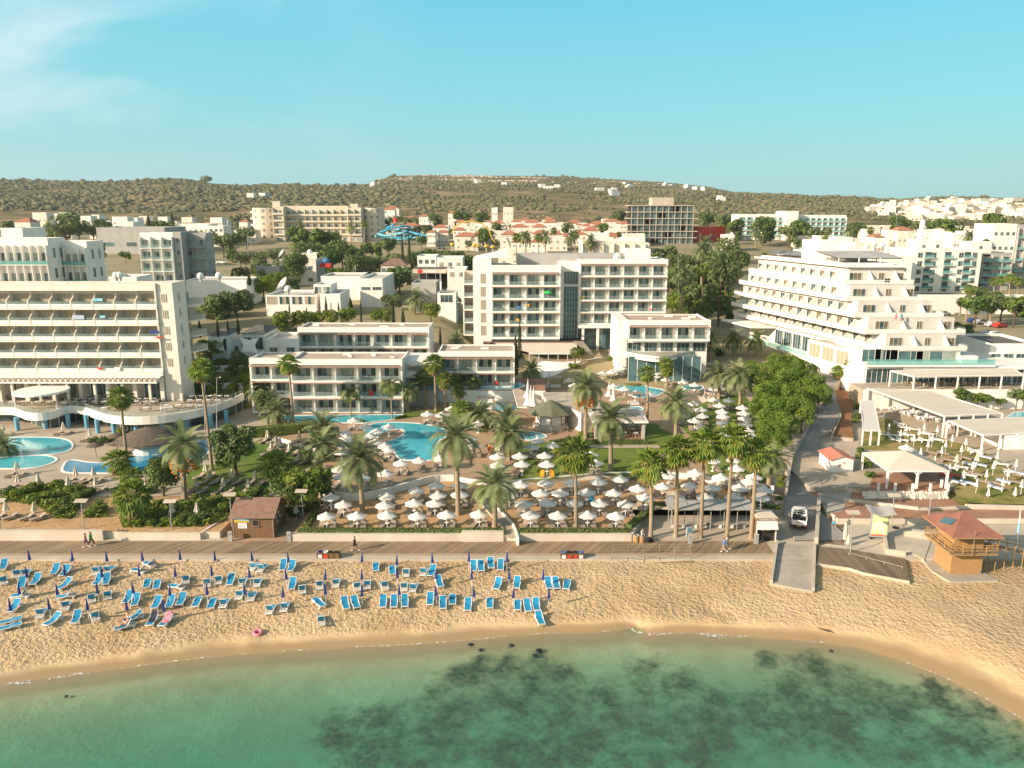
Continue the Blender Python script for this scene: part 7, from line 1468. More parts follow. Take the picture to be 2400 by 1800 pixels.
def skin_body(name,parent,stride=.32,swing=.3,arms_bent=0,sit=0,fat=1.0,side=1):
 """one continuous body grown with a skin modifier; faces +x, z up"""
 V=[];E=[];Rr=[]
 def v(p,r,par=None):
  V.append(p);Rr.append(r);i=len(V)-1
  if par is not None:E.append((par,i))
  return i
 pel=v((0,0,.95),.135*fat);bel=v((.0,0,1.08),.125*fat,pel);ch=v((0,0,1.28),.145*fat,bel);up=v((0,0,1.42),.10,ch);nk=v((.01,0,1.50),.055,up);hd=v((.03,0,1.60),.085,nk);h2=v((.03,0,1.70),.075,hd);v((.125,0,1.625),.018,hd)
 for s in(-1,1):
  f=stride*s
  hp=v((0,s*.09,.90),.098*fat,pel);kn=v((f*.55+.05,s*.10,.50),.06,hp);an=v((f*1.15-.03,s*.10,.10+max(0,-f)*.25),.036,kn);v((f*1.15+.16,s*.11,.045+max(0,-f)*.12),.032,an)
  sh=v((0,s*.19,1.40),.062,up);g=-f*swing/.32
  el=v((g*.5-.02,s*.25,1.13),.042,sh);wr=v((g*1.0+.10+arms_bent*.12,s*.25,.92+arms_bent*.22),.028,el);pm=v((g*1.1+.13+arms_bent*.18,s*.25,.85+arms_bent*.24),.032,wr)
  for q,(dy,l)in enumerate(((-.026,.075),(-.009,.088),(.009,.082),(.026,.062))):v((g*1.12+.15+arms_bent*.24,s*.25+dy,.85-l+arms_bent*.24),.008,pm)
  v((g*1.1+.19+arms_bent*.18,s*.25-.02*s,.82+arms_bent*.24),.009,pm)
 me=bpy.data.meshes.new('body');me.from_pydata(V,E,[]);o=bpy.data.objects.new('body',me);COL.objects.link(o);o.parent=parent
 md=o.modifiers.new('skin','SKIN');md.use_smooth_shade=True
 for i,r in enumerate(Rr):me.skin_vertices[0].data[i].radius=(r,r)
 me.skin_vertices[0].data[0].use_root=True
 sb=o.modifiers.new('sub','SUBSURF');sb.levels=1;sb.render_levels=1
 me.materials.append(M['skin']);return o
def person(label,loc,rz,shirt=None,short=None,hairm='hair',stride=.30,scale=1.0,bag=False,trousers=False,fat=1.0,arms=0,cap=None):
 t=thing('person',label,'person',loc,rz);t.scale=(scale,)*3
 skin_body('body',t,stride,.28,arms,fat=fat)
 if shirt:
  mb=MB();limb(mb,[(0,0,.93),(0,0,1.08),(0,0,1.27),(0,0,1.41),(0.005,0,1.47)],[(.155*fat,.19*fat),(.150*fat,.175*fat),(.165*fat,.195*fat),(.12,.20),(.07,.09)],shirt,12)
  for s in(-1,1):g=-stride*s*.9;limb(mb,[(0,s*.17,1.42),(g*.2-.01,s*.225,1.30),(g*.4-.01,s*.245,1.17)],[.08,.072,.062],shirt)
  mb.obj('shirt',t,smooth=True)
 if short:
  mb=MB();limb(mb,[(0,0,.84),(0,0,.93),(0,0,1.02)],[(.15*fat,.19*fat),(.155*fat,.19*fat),(.145*fat,.175*fat)],short,12)
  for s in(-1,1):
   f=stride*s;K=(f*.55+.05,s*.10,.50);H_=(0,s*.09,.90)
   if trousers:limb(mb,[H_,(f*.3+.02,s*.095,.68),K,(f*1.15-.03,s*.10,.14+max(0,-f)*.25)],[.115,.095,.078,.055],short)
   else:limb(mb,[H_,(f*.28+.03,s*.095,.70),(f*.46+.04,s*.10,.57)],[.118,.105,.098],short)
  mb.obj('trousers' if trousers else 'shorts',t,smooth=True)
 mb=MB();mb.ball((.015,0,1.675),.098,cap or hairm,10,7);mb.ball((-.02,0,1.63),.088,cap or hairm,10,6);mb.obj('cap' if cap else 'hair',t,smooth=True)
 mb=MB()
 for s in(-1,1):mb.ball((.112,s*.035,1.64),.010,'dark',6,4);mb.ball((.02,s*.088,1.62),.02,'skin',6,4)
 mb.box((.105,-.022,1.572),(.117,.022,1.580),'red');mb.obj('face',t)
 for s in(-1,1):
  f=stride*s;mb=MB();mb.box((f*1.15-.07,s*.10-.045,.0+max(0,-f)*.12),(f*1.15+.20,s*.10+.045,.075+max(0,-f)*.12),'plast');mb.obj('shoe',t)
 if bag:mb=MB();mb.box((-.3,-.36,.95),(-.05,-.22,1.3),bag);mb.obj('bag',t)
 return t
M['purple']=mat('purple_cloth',(.20,.05,.20),None,3,.9);M['lime']=mat('green_shirt',(.04,.50,.10),None,3,.9);M['blackc']=mat('black_cloth',(.015,.015,.018),None,3,.9);M['bluesh']=mat('blue_shirt',(.08,.2,.42),None,3,.9);M['turq']=mat('turquoise_shorts',(.03,.42,.62),None,3,.9);M['greyc']=mat('grey_cloth',(.3,.3,.32),None,3,.9)
def bw(tile,x,y,h=HB):return W(*T(tile,x,y),h+.03)
person('shirtless walker in purple shorts on the boardwalk, left of the pair',bw('B1',895,365),R(0),None,'purple',stride=.28,fat=1.1)
person('walker in green shirt and black leggings on the boardwalk, right of the pair',bw('B1',950,350),R(0),'lime','blackc',trousers=True)
person('man in black shirt and shorts striding along the middle boardwalk',bw('B2',1690,400),R(0),'blackc','blackc',stride=.36)
person('walker in blue shirt and dark shorts on the right boardwalk, left of the couple',bw('B4',1390,575),R(0),'bluesh','greyc')
person('walker in grey carrying a white bag on the right boardwalk, right of the couple',bw('B4',1425,565)+Vector((0,.3,0)),R(0),'greyc','bluesh',bag='plast')
person('man in white shirt and turquoise shorts walking beside the truck ramp',bw('B5',565,510),R(-70),'plast','turq',cap='plast')
person('bather in white bending over the bins beside the planter wall',bw('B4',622,480),R(-40),'plast','greyc',stride=.1,arms=1)
person('orange-clad person standing on the path left of the round bar, left one',W(*T('G3',357,790),HU),R(-90),'yel','red',stride=.1)
person('orange-clad person standing on the path left of the round bar, right one',W(*T('G3',385,788),HU),R(-60),'pink','yel',stride=.1)
person('person in dark clothes standing under the right cream awning',W(*T('G5',1500,745),HU),R(180),'blackc','bluesh',stride=.1)
pz=WY(*T('M4',1260,645),155.6);person('person in pink standing on the pyramid hotel balcony',(pz.x,pz.y,pz.z),R(-90),'pink','pink',stride=.05)
pz=WY(*T('M4',1300,645),155.6);person('person in light blue standing on the pyramid hotel balcony',(pz.x,pz.y,pz.z),R(-90),'turq','greyc',stride=.05)
def seated(label,loc,rz,hairm='hair',lean=.25):
 t=thing('person',label,'person',loc,rz);V=[];E=[];Q=[]
 def v(p,r,par=None):
  V.append(p);Q.append(r)
  if par is not None:E.append((par,len(V)-1))
  return len(V)-1
 pel=v((0,0,.12),.15);bl=v((-lean*.3,0,.28),.135,pel);ch=v((-lean*.7,0,.48),.15,bl);up=v((-lean,0,.62),.10,ch);nk=v((-lean,0,.70),.055,up);hd=v((-lean+.02,0,.80),.085,nk);v((-lean+.02,0,.90),.075,hd);v((-lean+.12,0,.82),.018,hd)
 for s in(-1,1):
  hp=v((.08,s*.09,.12),.1,pel);kn=v((.45,s*.13,.32 if s>0 else .2),.062,hp);an=v((.80,s*.10,.07),.036,kn);v((.88,s*.10,.16),.03,an)
  sh=v((-lean,s*.19,.60),.06,up);el=v((-lean+.05,s*.27,.36),.042,sh);wr=v((-lean+.28,s*.2,.24),.028,el);pm=v((-lean+.35,s*.19,.22),.03,wr)
  for dy,l in((-.024,.07),(-.008,.085),(.008,.08),(.024,.06)):v((-lean+.35+l,s*.19+dy,.2),.008,pm)
  v((-lean+.38,s*.14,.23),.009,pm)
 me=bpy.data.meshes.new('body');me.from_pydata(V,E,[]);o=bpy.data.objects.new('body',me);COL.objects.link(o);o.parent=t;md=o.modifiers.new('skin','SKIN');md.use_smooth_shade=True
 for i,r in enumerate(Q):me.skin_vertices[0].data[i].radius=(r,r)
 me.skin_vertices[0].data[0].use_root=True;o.modifiers.new('sub','SUBSURF').render_levels=1;me.materials.append(M['skin'])
 mb=MB();mb.ball((-lean+.005,0,.87),.10,hairm,10,7);mb.obj('hair',t,smooth=True)
 mb=MB();limb(mb,[(-.02,0,.02),(0,0,.13),(-.05,0,.24)],[(.17,.19),(.17,.19),(.155,.17)],'bluesh',12);mb.obj('swimwear',t,smooth=True)
 return t
a=sandp('B1',1180,1215);b=sandp('B1',1400,1150);d=Vector((b.x-a.x,b.y-a.y,0)).normalized();c=a+d*.95;rz=math.atan2(-d.x,d.y)
LB[55].put((c.x,c.y,H0(c.x,c.y)+.01),rz,'lounger carrying two sunbathers near the left end of the beach','blue beach loungers')
seated('sunbather with white hair sitting on the occupied lounger',(c.x+d.x*.1,c.y+d.y*.1+.05,H0(c.x,c.y)+.26),rz-R(90),'plast')
c2=sandp('B1',1235,1150);LB[38].put((c2.x+.9,c2.y+1.0,H0(c2.x,c2.y)+.01),rz+.2,'lounger just behind the one carrying two sunbathers','blue beach loungers')
seated('second sunbather leaning forward behind the white-haired one',(c2.x+.45,c2.y+.7,H0(c2.x,c2.y)+.26),rz-R(90)+.3,'hair',.1)
def towel_lounger(tl,fx,fy,hx,hy,m,label):
 a=sandp(tl,fx,fy);b=sandp(tl,hx,hy);d=Vector((b.x-a.x,b.y-a.y,0)).normalized();c=a+d*.95;rz=math.atan2(-d.x,d.y);z=H0(c.x,c.y)+.01
 LB[38].put((c.x,c.y,z),rz,f'blue beach lounger under the {label}','blue beach loungers')
 mb=MB();mb.quad([(-.27,-.45,.36),(.27,-.45,.36),(.27,.15,.37),(-.27,.15,.37)],m);ca,sa=math.cos(R(38)),math.sin(R(38));mb.quad([(-.27,.15,.37),(.27,.15,.37),(.27,.15+.83*ca,.38+.83*sa),(-.27,.15+.83*ca,.38+.83*sa)],m);mb.quad([(-.27,.15+.84*ca,.38+.83*sa),(.27,.15+.84*ca,.38+.83*sa),(.27,.2+.84*ca,.1+.83*sa),(-.27,.2+.84*ca,.1+.83*sa)],m)
 tag(mb.obj('beach_towel',loc=(c.x,c.y,z),rz=rz),label,'towel')
towel_lounger('B1',1540,1185,1625,1050,'btow','dark towel draped over a lounger near the sunbathers');towel_lounger('B1',1665,1190,1795,1055,'pink','bright pink towel draped over a lounger near the sunbathers')
mb=MB();mb.lathe([(.34+.15*math.cos(R(a_)),.15+.15*math.sin(R(a_)))for a_ in range(0,361,30)],'pink',24);p=sandp('B2',680,1250,.15);o=mb.obj('swim_ring',smooth=True,loc=(p.x,p.y,H0(p.x,p.y)+.02));o.rotation_euler=(R(12),R(5),0);tag(o,'pink inflatable swim ring lying on the sand near the water','swim ring')
def bench(tile,x,y,label):
 p=bw(tile,x,y);t=thing('bench',label,'bench',p,0,'pale concrete benches')
 mb=MB();mb.box((-.95,-.3,.40),(.95,.3,.48),'concp');mb.obj('seat',t)
 for s in(-1,1):mb=MB();mb.box((s*.6-.12,-.25,0),(s*.6+.12,.25,.40),'concp');mb.obj('leg',t)
 mb=MB();mb.box((-.85,.36,.62),(.85,.44,.82),'concp');[mb.box((s*.6-.04,.30,.48),(s*.6+.04,.40,.7),'concp')for s in(-1,1)];mb.obj('backrest',t)
for i,(x,y,l)in enumerate(((155,268,'leftmost'),(405,268,'second from the left'),(665,268,'third from the left'),(1620,268,'fourth from the left'),(1880,268,'fifth from the left, nearest the kiosk'))):bench('B1',x,y,f'pale concrete bench against the promenade wall, {l}')
def barrel(tile,x,y,label,m='woodo',r=.30,h=.85,hh=HB):
 p=bw(tile,x,y,hh);t=thing('litter_bin',label,'litter bin',p);mb=MB();n=12
 for i in range(n):a=2*math.pi*i/n;mb.X=Matrix.Rotation(a,4,'Z');mb.box((r-.03,-.07,0),(r,.07,h),m)
 mb.X=None;mb.obj('slats',t);mb=MB();mb.lathe([(r+.02,h-.1),(r+.02,h-.02),(r-.05,h),(r-.05,h-.3),(.01,h-.32)],'metal',14);mb.obj('rim',t)
barrel('B1',1240,255,'wooden slatted litter bin below the planted bed, left of two','woodo');barrel('B1',1300,258,'wooden slatted litter bin below the planted bed, right of two','woodo')
barrel('B4',570,480,'wooden slatted litter bin at the end of the planter wall','woodo');barrel('B4',622,485,'wooden slatted litter bin beside the bending bather','woodo')
p=bw('B4',685,488);t=thing('black_bag','black rubbish bag leaning beside the bins under the first plaza palm','bag',p);mb=MB();mb.ball((0,0,.32),.34,'blackc',9,6,.95);mb.ball((.3,.05,.25),.26,'blackc',8,5,.9);mb.tube((0,0,.6),(.03,0,.72),.06,.1,'blackc',6);mb.obj('sack',t,smooth=True)
def bollard(tile,x,y,label,h=1.15,hh=HB):
 p=bw(tile,x,y,hh);t=thing('info_post',label,'bollard',p);mb=MB();mb.box((-.24,-.11,0),(.24,.11,h),'metal');mb.obj('body',t);mb=MB();mb.add([(.07*math.cos(R(a)),-.115,h-.28+.07*math.sin(R(a)))for a in range(0,360,45)],[tuple(range(8))],'dark');mb.obj('slot',t);mb=MB();mb.box((-.25,-.12,h),(.25,.12,h+.05),'concp');mb.obj('cap',t)
bollard('B2',400,300,'white metal post left of the brown kiosk');bollard('B2',1008,305,'white metal post right of the brown kiosk');bollard('B4',1075,500,'white metal post beside the blue sign board');bollard('B4',1697,498,'white metal post in front of the food kiosk')
def kiosk():
 c=bw('B2',645,268);w=pxX(450+850*.22604,c.y,3)-pxX(450+435*.22604,c.y,3);X0=pxX(450+435*.22604,c.y,HB);dp=5.2;h=2.75
 t=thing('kiosk','brown wooden kiosk with a mural board, white notice and small window','kiosk',(X0+w/2,c.y+dp/2,HB+.01))
 mb=MB();mb.box((-w/2,-dp/2,0),(w/2,dp/2,h),'wood');mb.add([(w/2,-dp/2,h),(w/2,dp/2,h),(w/2,0,h+1.3)],[(0,1,2)],'wood');mb.add([(-w/2,-dp/2,h),(-w/2,dp/2,h),(-w/2,0,h+1.3)],[(0,2,1)],'wood');
 for x in(-w/2,w/2):mb.box((x-.06,-dp/2-.03,0),(x+.06,-dp/2+.05,h),'woodg')
 mb.obj('wall',t)
 mb=MB();e=.35
 for s in(-1,1):q=[(-w/2-e,s*(dp/2+e),h-.14),(w/2+e,s*(dp/2+e),h-.14),(w/2+e,0,h+1.36),(-w/2-e,0,h+1.36)];mb.add(q+[(a,b,z+.09)for a,b,z in q],[(0,1,2,3),(7,6,5,4),(0,4,5,1),(1,5,6,2),(3,2,6,7),(0,3,7,4)],'rbrown')
 mb.obj('roof',t)
 y=-dp/2;mb=MB();n=12
 x0,x1=-w/2+.2,-w/2+2.0
 mb.quad([(x0,y-.04,h-.75),(x1,y-.04,h-.75),(x1,y-.04,h-.15),(x0,y-.04,h-.15)],'bcyan');mb.add([(x0,y-.045,h-.75),(x1,y-.045,h-.75),(x1,y-.045,h-.62),(x1-.5,y-.045,h-.48),((x0+x1)/2,y-.045,h-.52),(x0+.4,y-.045,h-.45),(x0,y-.045,h-.4)],[tuple(range(7))],'ylw');mb.add([(x0+.5,y-.05,h-.45),(x0+.9,y-.05,h-.4),(x1-.3,y-.05,h-.33),(x1-.5,y-.05,h-.24),(x0+.7,y-.05,h-.22)],[tuple(range(5))],'plast');mb.obj('mural_board',t)
 mb=MB();mb.box((x0+.42,y-.05,h-1.5),(x0+1.5,y-.02,h-.80),'plast')
 for i in range(7):mb.quad([(x0+.52,y-.055,h-1.40+i*.08),(x0+1.40-.07*(i%3),y-.055,h-1.40+i*.08),(x0+1.40-.07*(i%3),y-.055,h-1.375+i*.08),(x0+.52,y-.055,h-1.375+i*.08)],'metal')
 mb.obj('notice',t)
 wx=x0+2.55;mb=MB();mb.box((wx-.38,y-.04,h-1.25),(wx+.38,y-.01,h-.45),'dark');
 for a,b,z0,z1 in((-.42,-.36,-1.29,-.41),(.36,.42,-1.29,-.41),(-.36,.36,-.46,-.41),(-.36,.36,-1.29,-1.24)):mb.box((wx+a,y-.07,h+z0),(wx+b,y-.0,h+z1),'woodg')
 mb.box((wx-.36,y-.22,h-1.2),(wx+.36,y-.05,h-1.16),'woodg');mb.obj('window',t)
 for yy,z in((-1.2,1.9),(-.9,1.3),(-.3,2.2),(.2,1.6)):mb=MB();mb.box((w/2+.01,yy-.12,z),(w/2+.05,yy+.12,z+.3),'plast');mb.obj('paper_notice',t)
kiosk()
def text(parent,s,size,loc,m,rx=R(90),rz=0,name='lettering',ext=.01):
 cu=bpy.data.curves.new(name,'FONT');cu.body=s;cu.size=size;cu.extrude=ext;cu.align_x='CENTER';cu.align_y='CENTER';cu.materials.append(M[m])
 o=bpy.data.objects.new(name,cu);me=bpy.data.meshes.new_from_object(o);bpy.data.objects.remove(o);me.materials.clear();me.materials.append(M[m]);o=bpy.data.objects.new(name,me);COL.objects.link(o);o.parent=parent;o.location=loc;o.rotation_euler=(rx,0,rz);return o
def food_kiosk():
 a=bw('P',1772,1270);b=bw('P',1817,1270);w=b.x-a.x;dp=2.6;h=2.7
 t=thing('kiosk','small food kiosk with a white awning board and brown sign beside the road','kiosk',((a.x+b.x)/2,a.y+dp/2,HB+.02))
 mb=MB();mb.box((-w/2,dp/2-.1,0),(w/2,dp/2,h),'wood');mb.box((-w/2,-dp/2+.1,0),(-w/2+.08,dp/2-.1,h),'wood');mb.box((w/2-.08,-dp/2+.1,0),(w/2,dp/2-.1,h),'wood');mb.box((-w/2+.08,-dp/2+.35,0),(w/2-.08,dp/2-.11,1.05),'dark');mb.box((-w/2+.08,-dp/2+.5,1.05),(w/2-.08,-dp/2+.6,h),'dark');mb.obj('wall',t)
 mb=MB();mb.add([(-w/2-.15,-dp/2-.1,h+.32),(w/2+.15,-dp/2-.1,h+.32),(w/2+.15,dp/2,h+.32),(-w/2-.15,dp/2,h+.32),(-w/2+.2,0,h+.55),(w/2-.2,0,h+.55)],[(0,1,5,4),(1,2,5),(2,3,4,5),(3,0,4)],'canvc');mb.box((-w/2-.15,-dp/2-.1,h),(w/2+.15,dp/2,h+.31),'rbrown');mb.obj('roof',t)
 text(t,'CORNER KIOSK',.27,(0,-dp/2-.13,h+.14),'plast')
 mb=MB();q=[(-w/2,-dp/2-.15,h-.03),(w/2,-dp/2-.15,h-.03),(w/2+.1,-dp/2-.5,h-.95),(-w/2-.1,-dp/2-.5,h-.95)];mb.add(q+[(x,y+.08,z)for x,y,z in q],[(3,2,1,0),(4,5,6,7),(0,1,5,4),(1,2,6,5),(2,3,7,6),(3,0,4,7)],'canv');mb.obj('awning',t)
 mb=MB();mb.box((-.85,-dp/2-.05,h-1.3),(.85,-dp/2,h-1.02),'dark');mb.box((-.55,-dp/2-.07,h-1.27),(-.3,-dp/2-.05,h-1.05),'plast');mb.box((-.15,-dp/2-.07,h-1.27),(.35,-dp/2-.05,h-1.05),'ylw');mb.obj('menu_board',t)
 for s in(-1,1):mb=MB();mb.box((s*w/2-.05,-dp/2-.02,0),(s*w/2+.05,-dp/2+.09,h),'white2');mb.obj('post',t)
food_kiosk()
def shade():
 a=W(*T('B4',905,380),HB);b=W(*T('B4',1590,380),HB);y0=a.y+.3;y1=y0+1.7;x0=a.x-.6;x1=b.x+1.2
 t=thing('shade_roof','long grey slatted shade roof on thin posts at the back of the plaza','shelter',((x0+x1)/2,(y0+y1)/2,HB+.02));ox,oy=(x0+x1)/2,(y0+y1)/2
 mb=MB();w=x1-x0;n=8
 for i in range(n):mb.add([(-w/2+w*i/n+.04,y0-oy-.5,2.75),(-w/2+w*(i+1)/n-.04,y0-oy-.5,2.75),(-w/2+w*(i+1)/n-.04,y1-oy+.6,3.05),(-w/2+w*i/n+.04,y1-oy+.6,3.05),(-w/2+w*i/n+.04,y0-oy-.5,2.81),(-w/2+w*(i+1)/n-.04,y0-oy-.5,2.81),(-w/2+w*(i+1)/n-.04,y1-oy+.6,3.11),(-w/2+w*i/n+.04,y1-oy+.6,3.11)],[(3,2,1,0),(4,5,6,7),(0,1,5,4),(1,2,6,5),(2,3,7,6),(3,0,4,7)],'greyw')
 mb.obj('roof',t)
 for i in range(7):
  for yy in((y0-oy,)if i%2 else(y0-oy,y1-oy)):mb=MB();x=-w/2+.5+(w-1)*i/6;mb.tube((x,yy,0),(x,yy,2.8),.05,.05,'metal');mb.obj('post',t)
 for i in range(2):
  p=((ox-w*.22+i*w*.42),(oy-.0));tt=thing('bench',f'long low plank bench under the slatted shade roof, {("left","right")[i]} one','bench',(p[0],p[1]-.1,HB+.02))
  mb=MB();mb.box((-2.4,-.2,.38),(2.4,.2,.44),'concp');mb.obj('seat',tt)
  for j in range(4):mb=MB();mb.box((-2.2+j*1.45-.15,-.2,0),(-2.2+j*1.45+.15,.2,.38),'white');mb.obj('leg',tt)
shade()
p=bw('B4',1065,470);t=thing('sign_board','small white and teal sign board on the plaza between two palms','sign',p,R(25));mb=MB();mb.box((-.45,-.03,.5),(.45,.03,1.75),'plast');mb.obj('panel',t);mb=MB();mb.box((-.35,-.045,1.15),(.35,-.035,1.6),'bcyan');mb.box((-.30,-.045,.75),(.1,-.035,.85),'green');mb.obj('picture',t)
for s in(-1,1):mb=MB();mb.tube((s*.4,0,0),(s*.4,0,.55),.04,.04,'metal');mb.obj('leg',t)
def bins(tile,x,y,label,items_,lid):
 p=W(*T(tile,x,y),1.35);t=thing('recycling_station',label,'recycling bins',(p.x,p.y,1.38));mb=MB();w=.62*len(items_)
 for i in range(len(items_)+1):xx=-w/2+.62*i;mb.box((xx-.05,-.35,0),(xx+.05,-.25,.95),'wood');mb.box((xx-.05,.25,0),(xx+.05,.35,.95),'wood')
 mb.box((-w/2,-.3,.2),(w/2,.3,.9),'wood');mb.obj('frame',t)
 for i,(c1,c2)in enumerate(items_):
  xx=-w/2+.31+.62*i;mb=MB();mb.lathe([(.26,.9),(.27,1.02),(.2,1.03),(.19,.92),(.01,.91)],c1,12,(xx,0,0));mb.obj('lid',t)
  if c2:mb=MB();mb.box((xx-.22,-.38,.35),(xx+.22,-.355,.75),c2);mb.obj('panel',t)
bins('B2',1365,495,'brown recycling station by the steps with a blue lid and red panel',[('navy','plast'),('plast','red')],0);bins('B2',1475,500,'brown wooden bin box with a dark lid right of the first recycling station',[('dark',None),('dark',None)],0);bins('B3',1890,500,'recycling pair with red and white panels, left one, right of the loungers',[('bluesh','plast'),('dark','red')],0);bins('B3',2010,500,'recycling pair with red and white panels, right one, right of the loungers',[('dark','red'),('bluesh','plast')],0)
def lamp(tile,tx,ty,bx,by,label,h0=HB,solar=True,base=None):
 b=base or W(*T(tile,bx,by),h0);top=WY(*T(tile,tx,ty),b.y);H=top.z-b.z
 t=thing('street_lamp',label,'lamp post',b,0,'slim pale lamp posts');mb=MB();mb.tube((0,0,0),(top.x-b.x,0,H),.075,.05,'metal',8);mb.obj('pole',t)
 mb=MB();X_=top.x-b.x
 if solar:mb.add([(X_-.75,-.35,H+.05),(X_+.75,-.35,H+.05),(X_+.75,.35,H+.25),(X_-.75,.35,H+.25),(X_-.75,-.35,H+.11),(X_+.75,-.35,H+.11),(X_+.75,.35,H+.31),(X_-.75,.35,H+.31)],[(3,2,1,0),(4,5,6,7),(0,1,5,4),(1,2,6,5),(2,3,7,6),(3,0,4,7)],'concp')
 else:mb.tube((X_,0,H-.1),(X_+.5,0,H+.05),.03,.03,'metal');mb.ball((X_+.6,0,H+.05),.13,'plast',8,5)
 mb.obj('lamp_head',t)
lamp('G1',700,1205,735,1490,'lamp post above the walking pair on the left boardwalk',HB);lamp('G1',1470,1208,1485,1495,'lamp post between the right benches of the left wall',HB);lamp('G1',1985,1150,2005,1415,'lamp post at the left wall of the brown kiosk',HS);lamp('G2',760,1120,778,1385,'lamp post right behind the brown kiosk',HB);lamp('G1',-10,1200,8,1500,'lamp post cut off by the left edge',HB)
lamp('B5',735,385,712,715,'lamp post beside the folded beige cloths on the right deck',HB);lamp('B5',1090,235,1070,460,'lamp post with a round disc head in front of the white rock wall',HS);lamp('B5',1410,245,1385,430,'slim lamp post on the brown terrace right of the disc-headed one',HS);lamp('G4',940,1260,932,1450,'lamp post behind the food kiosk',HU);lamp('G3',1940,1140,1935,1420,'lamp post at the left end of the slatted shade roof',HB)
for i,(px,yt,yb,Y)in enumerate(((580,520,575,420),(588,540,560,400),(710,533,572,430),(721,536,575,425),(977,540,580,330),(853,533,560,420),(833,622,660,225),(828,626,660,225),(1000,612,672,225),(1021,618,675,220),(1590,600,660,215),(1550,596,650,230),(1700,560,600,300),(1640,548,580,330),(1586,548,570,380),(1598,552,572,380),(1672,580,610,280),(2102,510,560,380),(668,540,560,400),(580,545,590,360),(480,880,910,128),(508,885,925,128))):
 z0=gk(pxX(px,Y,18),Y);b=Vector((pxX(px,Y,z0),Y,z0 if Y>150 else HU));top=WY(px,yt,Y);lamp('P',px,yt,0,0,f'slim white town lamp post, {od(sorted([580,588.5,710,721,977,853,833,828,1000,1021,1590,1550,1700,1640,1586,1598,1672,2102,668,580,480,508]).index(px) if px != 588 else 3)} from the left, height {("low","mid","tall","high")[i % 4]}',0,False,base=b)
def railing(name,P,h,m,label,step=1.6,rails=3,r=.03,glass=None):
 mb=MB();Q=[P[0]]
 t=thing(name,label,'railing',P[0])
 L_=0;posts=[]
 for a,b in zip(P,P[1:]):
  n=max(1,int((b-a).length/step));
  for i in range(n):posts.append(a.lerp(b,i/n))
  for k in range(rails):z=h*(k+1)/rails;mb.tube(a-P[0]+Vector((0,0,z)),b-P[0]+Vector((0,0,z)),r*.8,r*.8,m,5)
  if glass:mb.quad([a-P[0]+Vector((0,0,.1)),b-P[0]+Vector((0,0,.1)),b-P[0]+Vector((0,0,h)),a-P[0]+Vector((0,0,h))],glass)
 mb.obj('rails',t);posts.append(P[-1])
 for p in posts:mb=MB();mb.tube(p-P[0],p-P[0]+Vector((0,0,h+.03)),r*1.4,r*1.4,m,5);mb.obj('post',t)
 return t
railing('glass_railing',[p.copy()+Vector((0,0,HU+.25))for p in spl(cl_,2)],.95,'woodg','glass railing with brown posts along the edge of the pool deck',2.2,1,.03,'balus')
rb0=[W(*T('B4',80,575),HB+.05),W(*T('B4',1075,580),HB+.05)];rb1=[W(*T('B4',80,515),HB+.05),W(*T('B4',1075,510),HB+.05)]
railing('wooden_railing',[W(*T('B4',330,700),.95),W(*T('B4',640,668),1.4),W(*T('B4',1075,640),HB)],.95,'woodg','wooden railing along the seaward side of the beach access ramp',1.5,3)
railing('wooden_railing',[W(*T('B4',350,582),HB+.05),W(*T('B4',1075,582),HB+.05)],.95,'woodg','wooden railing between the boardwalk and the beach access ramp',1.5,3)
ra=[W(*T('B4',100,650),.95),W(*T('B4',400,595),1.3),W(*T('B4',1080,590),HB),W(*T('B4',1080,640),HB),W(*T('B4',640,665),1.35),W(*T('B4',340,690),1.0),W(*T('B4',120,690),.9)]
mb=MB();a=[Vector((p.x,p.y,p.z-.12))for p in(ra[0],ra[2],ra[3],ra[6])];mb.add([Vector((p.x,p.y,-.2))for p in a]+[Vector((p.x,min(p.y,81.2),p.z+.1))for p in a],[(7,6,5,4)]if 0 else[(4,5,6,7),(0,4,7,3),(3,7,6,2),(2,6,5,1)],'board2');o=mb.obj('access_ramp');kind(o,'structure')
q=[W(*T('B4',160,690),1.3),W(*T('B4',280,690),1.3),W(*T('B4',290,795),1.0),W(*T('B4',175,800),1.0)];mb=MB();mb.prism([(p.x,p.y)for p in q],.4,1.28,'woodg');tag(mb.obj('wooden_step'),'grey wooden platform sunk in the sand, left one','platform')
q=[W(*T('B4',285,720),1.3),W(*T('B4',370,720),1.3),W(*T('B4',385,780),1.0),W(*T('B4',300,780),1.0)];mb=MB();mb.prism([(p.x,p.y)for p in q],.4,1.2,'woodg');tag(mb.obj('wooden_step'),'grey wooden platform sunk in the sand, smaller right one','platform')
for A,B,z0,z1,lb in((W(*T('B4',1895,500),HB),W(*T('B4',1840,870),1.5),2.2,1.85,'low concrete wall on the left side of the slipway'),(W(*T('B5',405,650),HB),W(*T('B5',390,1045),1.5),2.0,1.8,'low concrete wall on the right side of the slipway')):wallth('slipway_wall',A,B,-.3,z0,z1,.28,'concp',lb)
wallth('slipway_wall',W(*T('B5',440,280),2.4),W(*T('B5',415,640),2.0),.5,3.1,2.75,.45,'concp','tall concrete wall between the road and the wooden path')
def polyp(name,tile,pts,h,m,z0=.3,st_=True,ms='concp'):
 mb=MB();mb.prism(poly(tile,pts,h),z0,h,m,ms);return struct(name,mb)
polyp('wooden_path','B5',[(445,640),(480,360),(560,330),(650,330),(650,660)],HB+.03,'board2')
polyp('wooden_deck','B5',[(410,660),(700,690),(1180,770),(1190,800),(1225,965),(820,890),(700,850),(415,810)],HB+.06,'board3',.1)
polyp('side_steps','B5',[(412,812),(715,860),(715,900),(415,850)],1.35,'concp',.1)
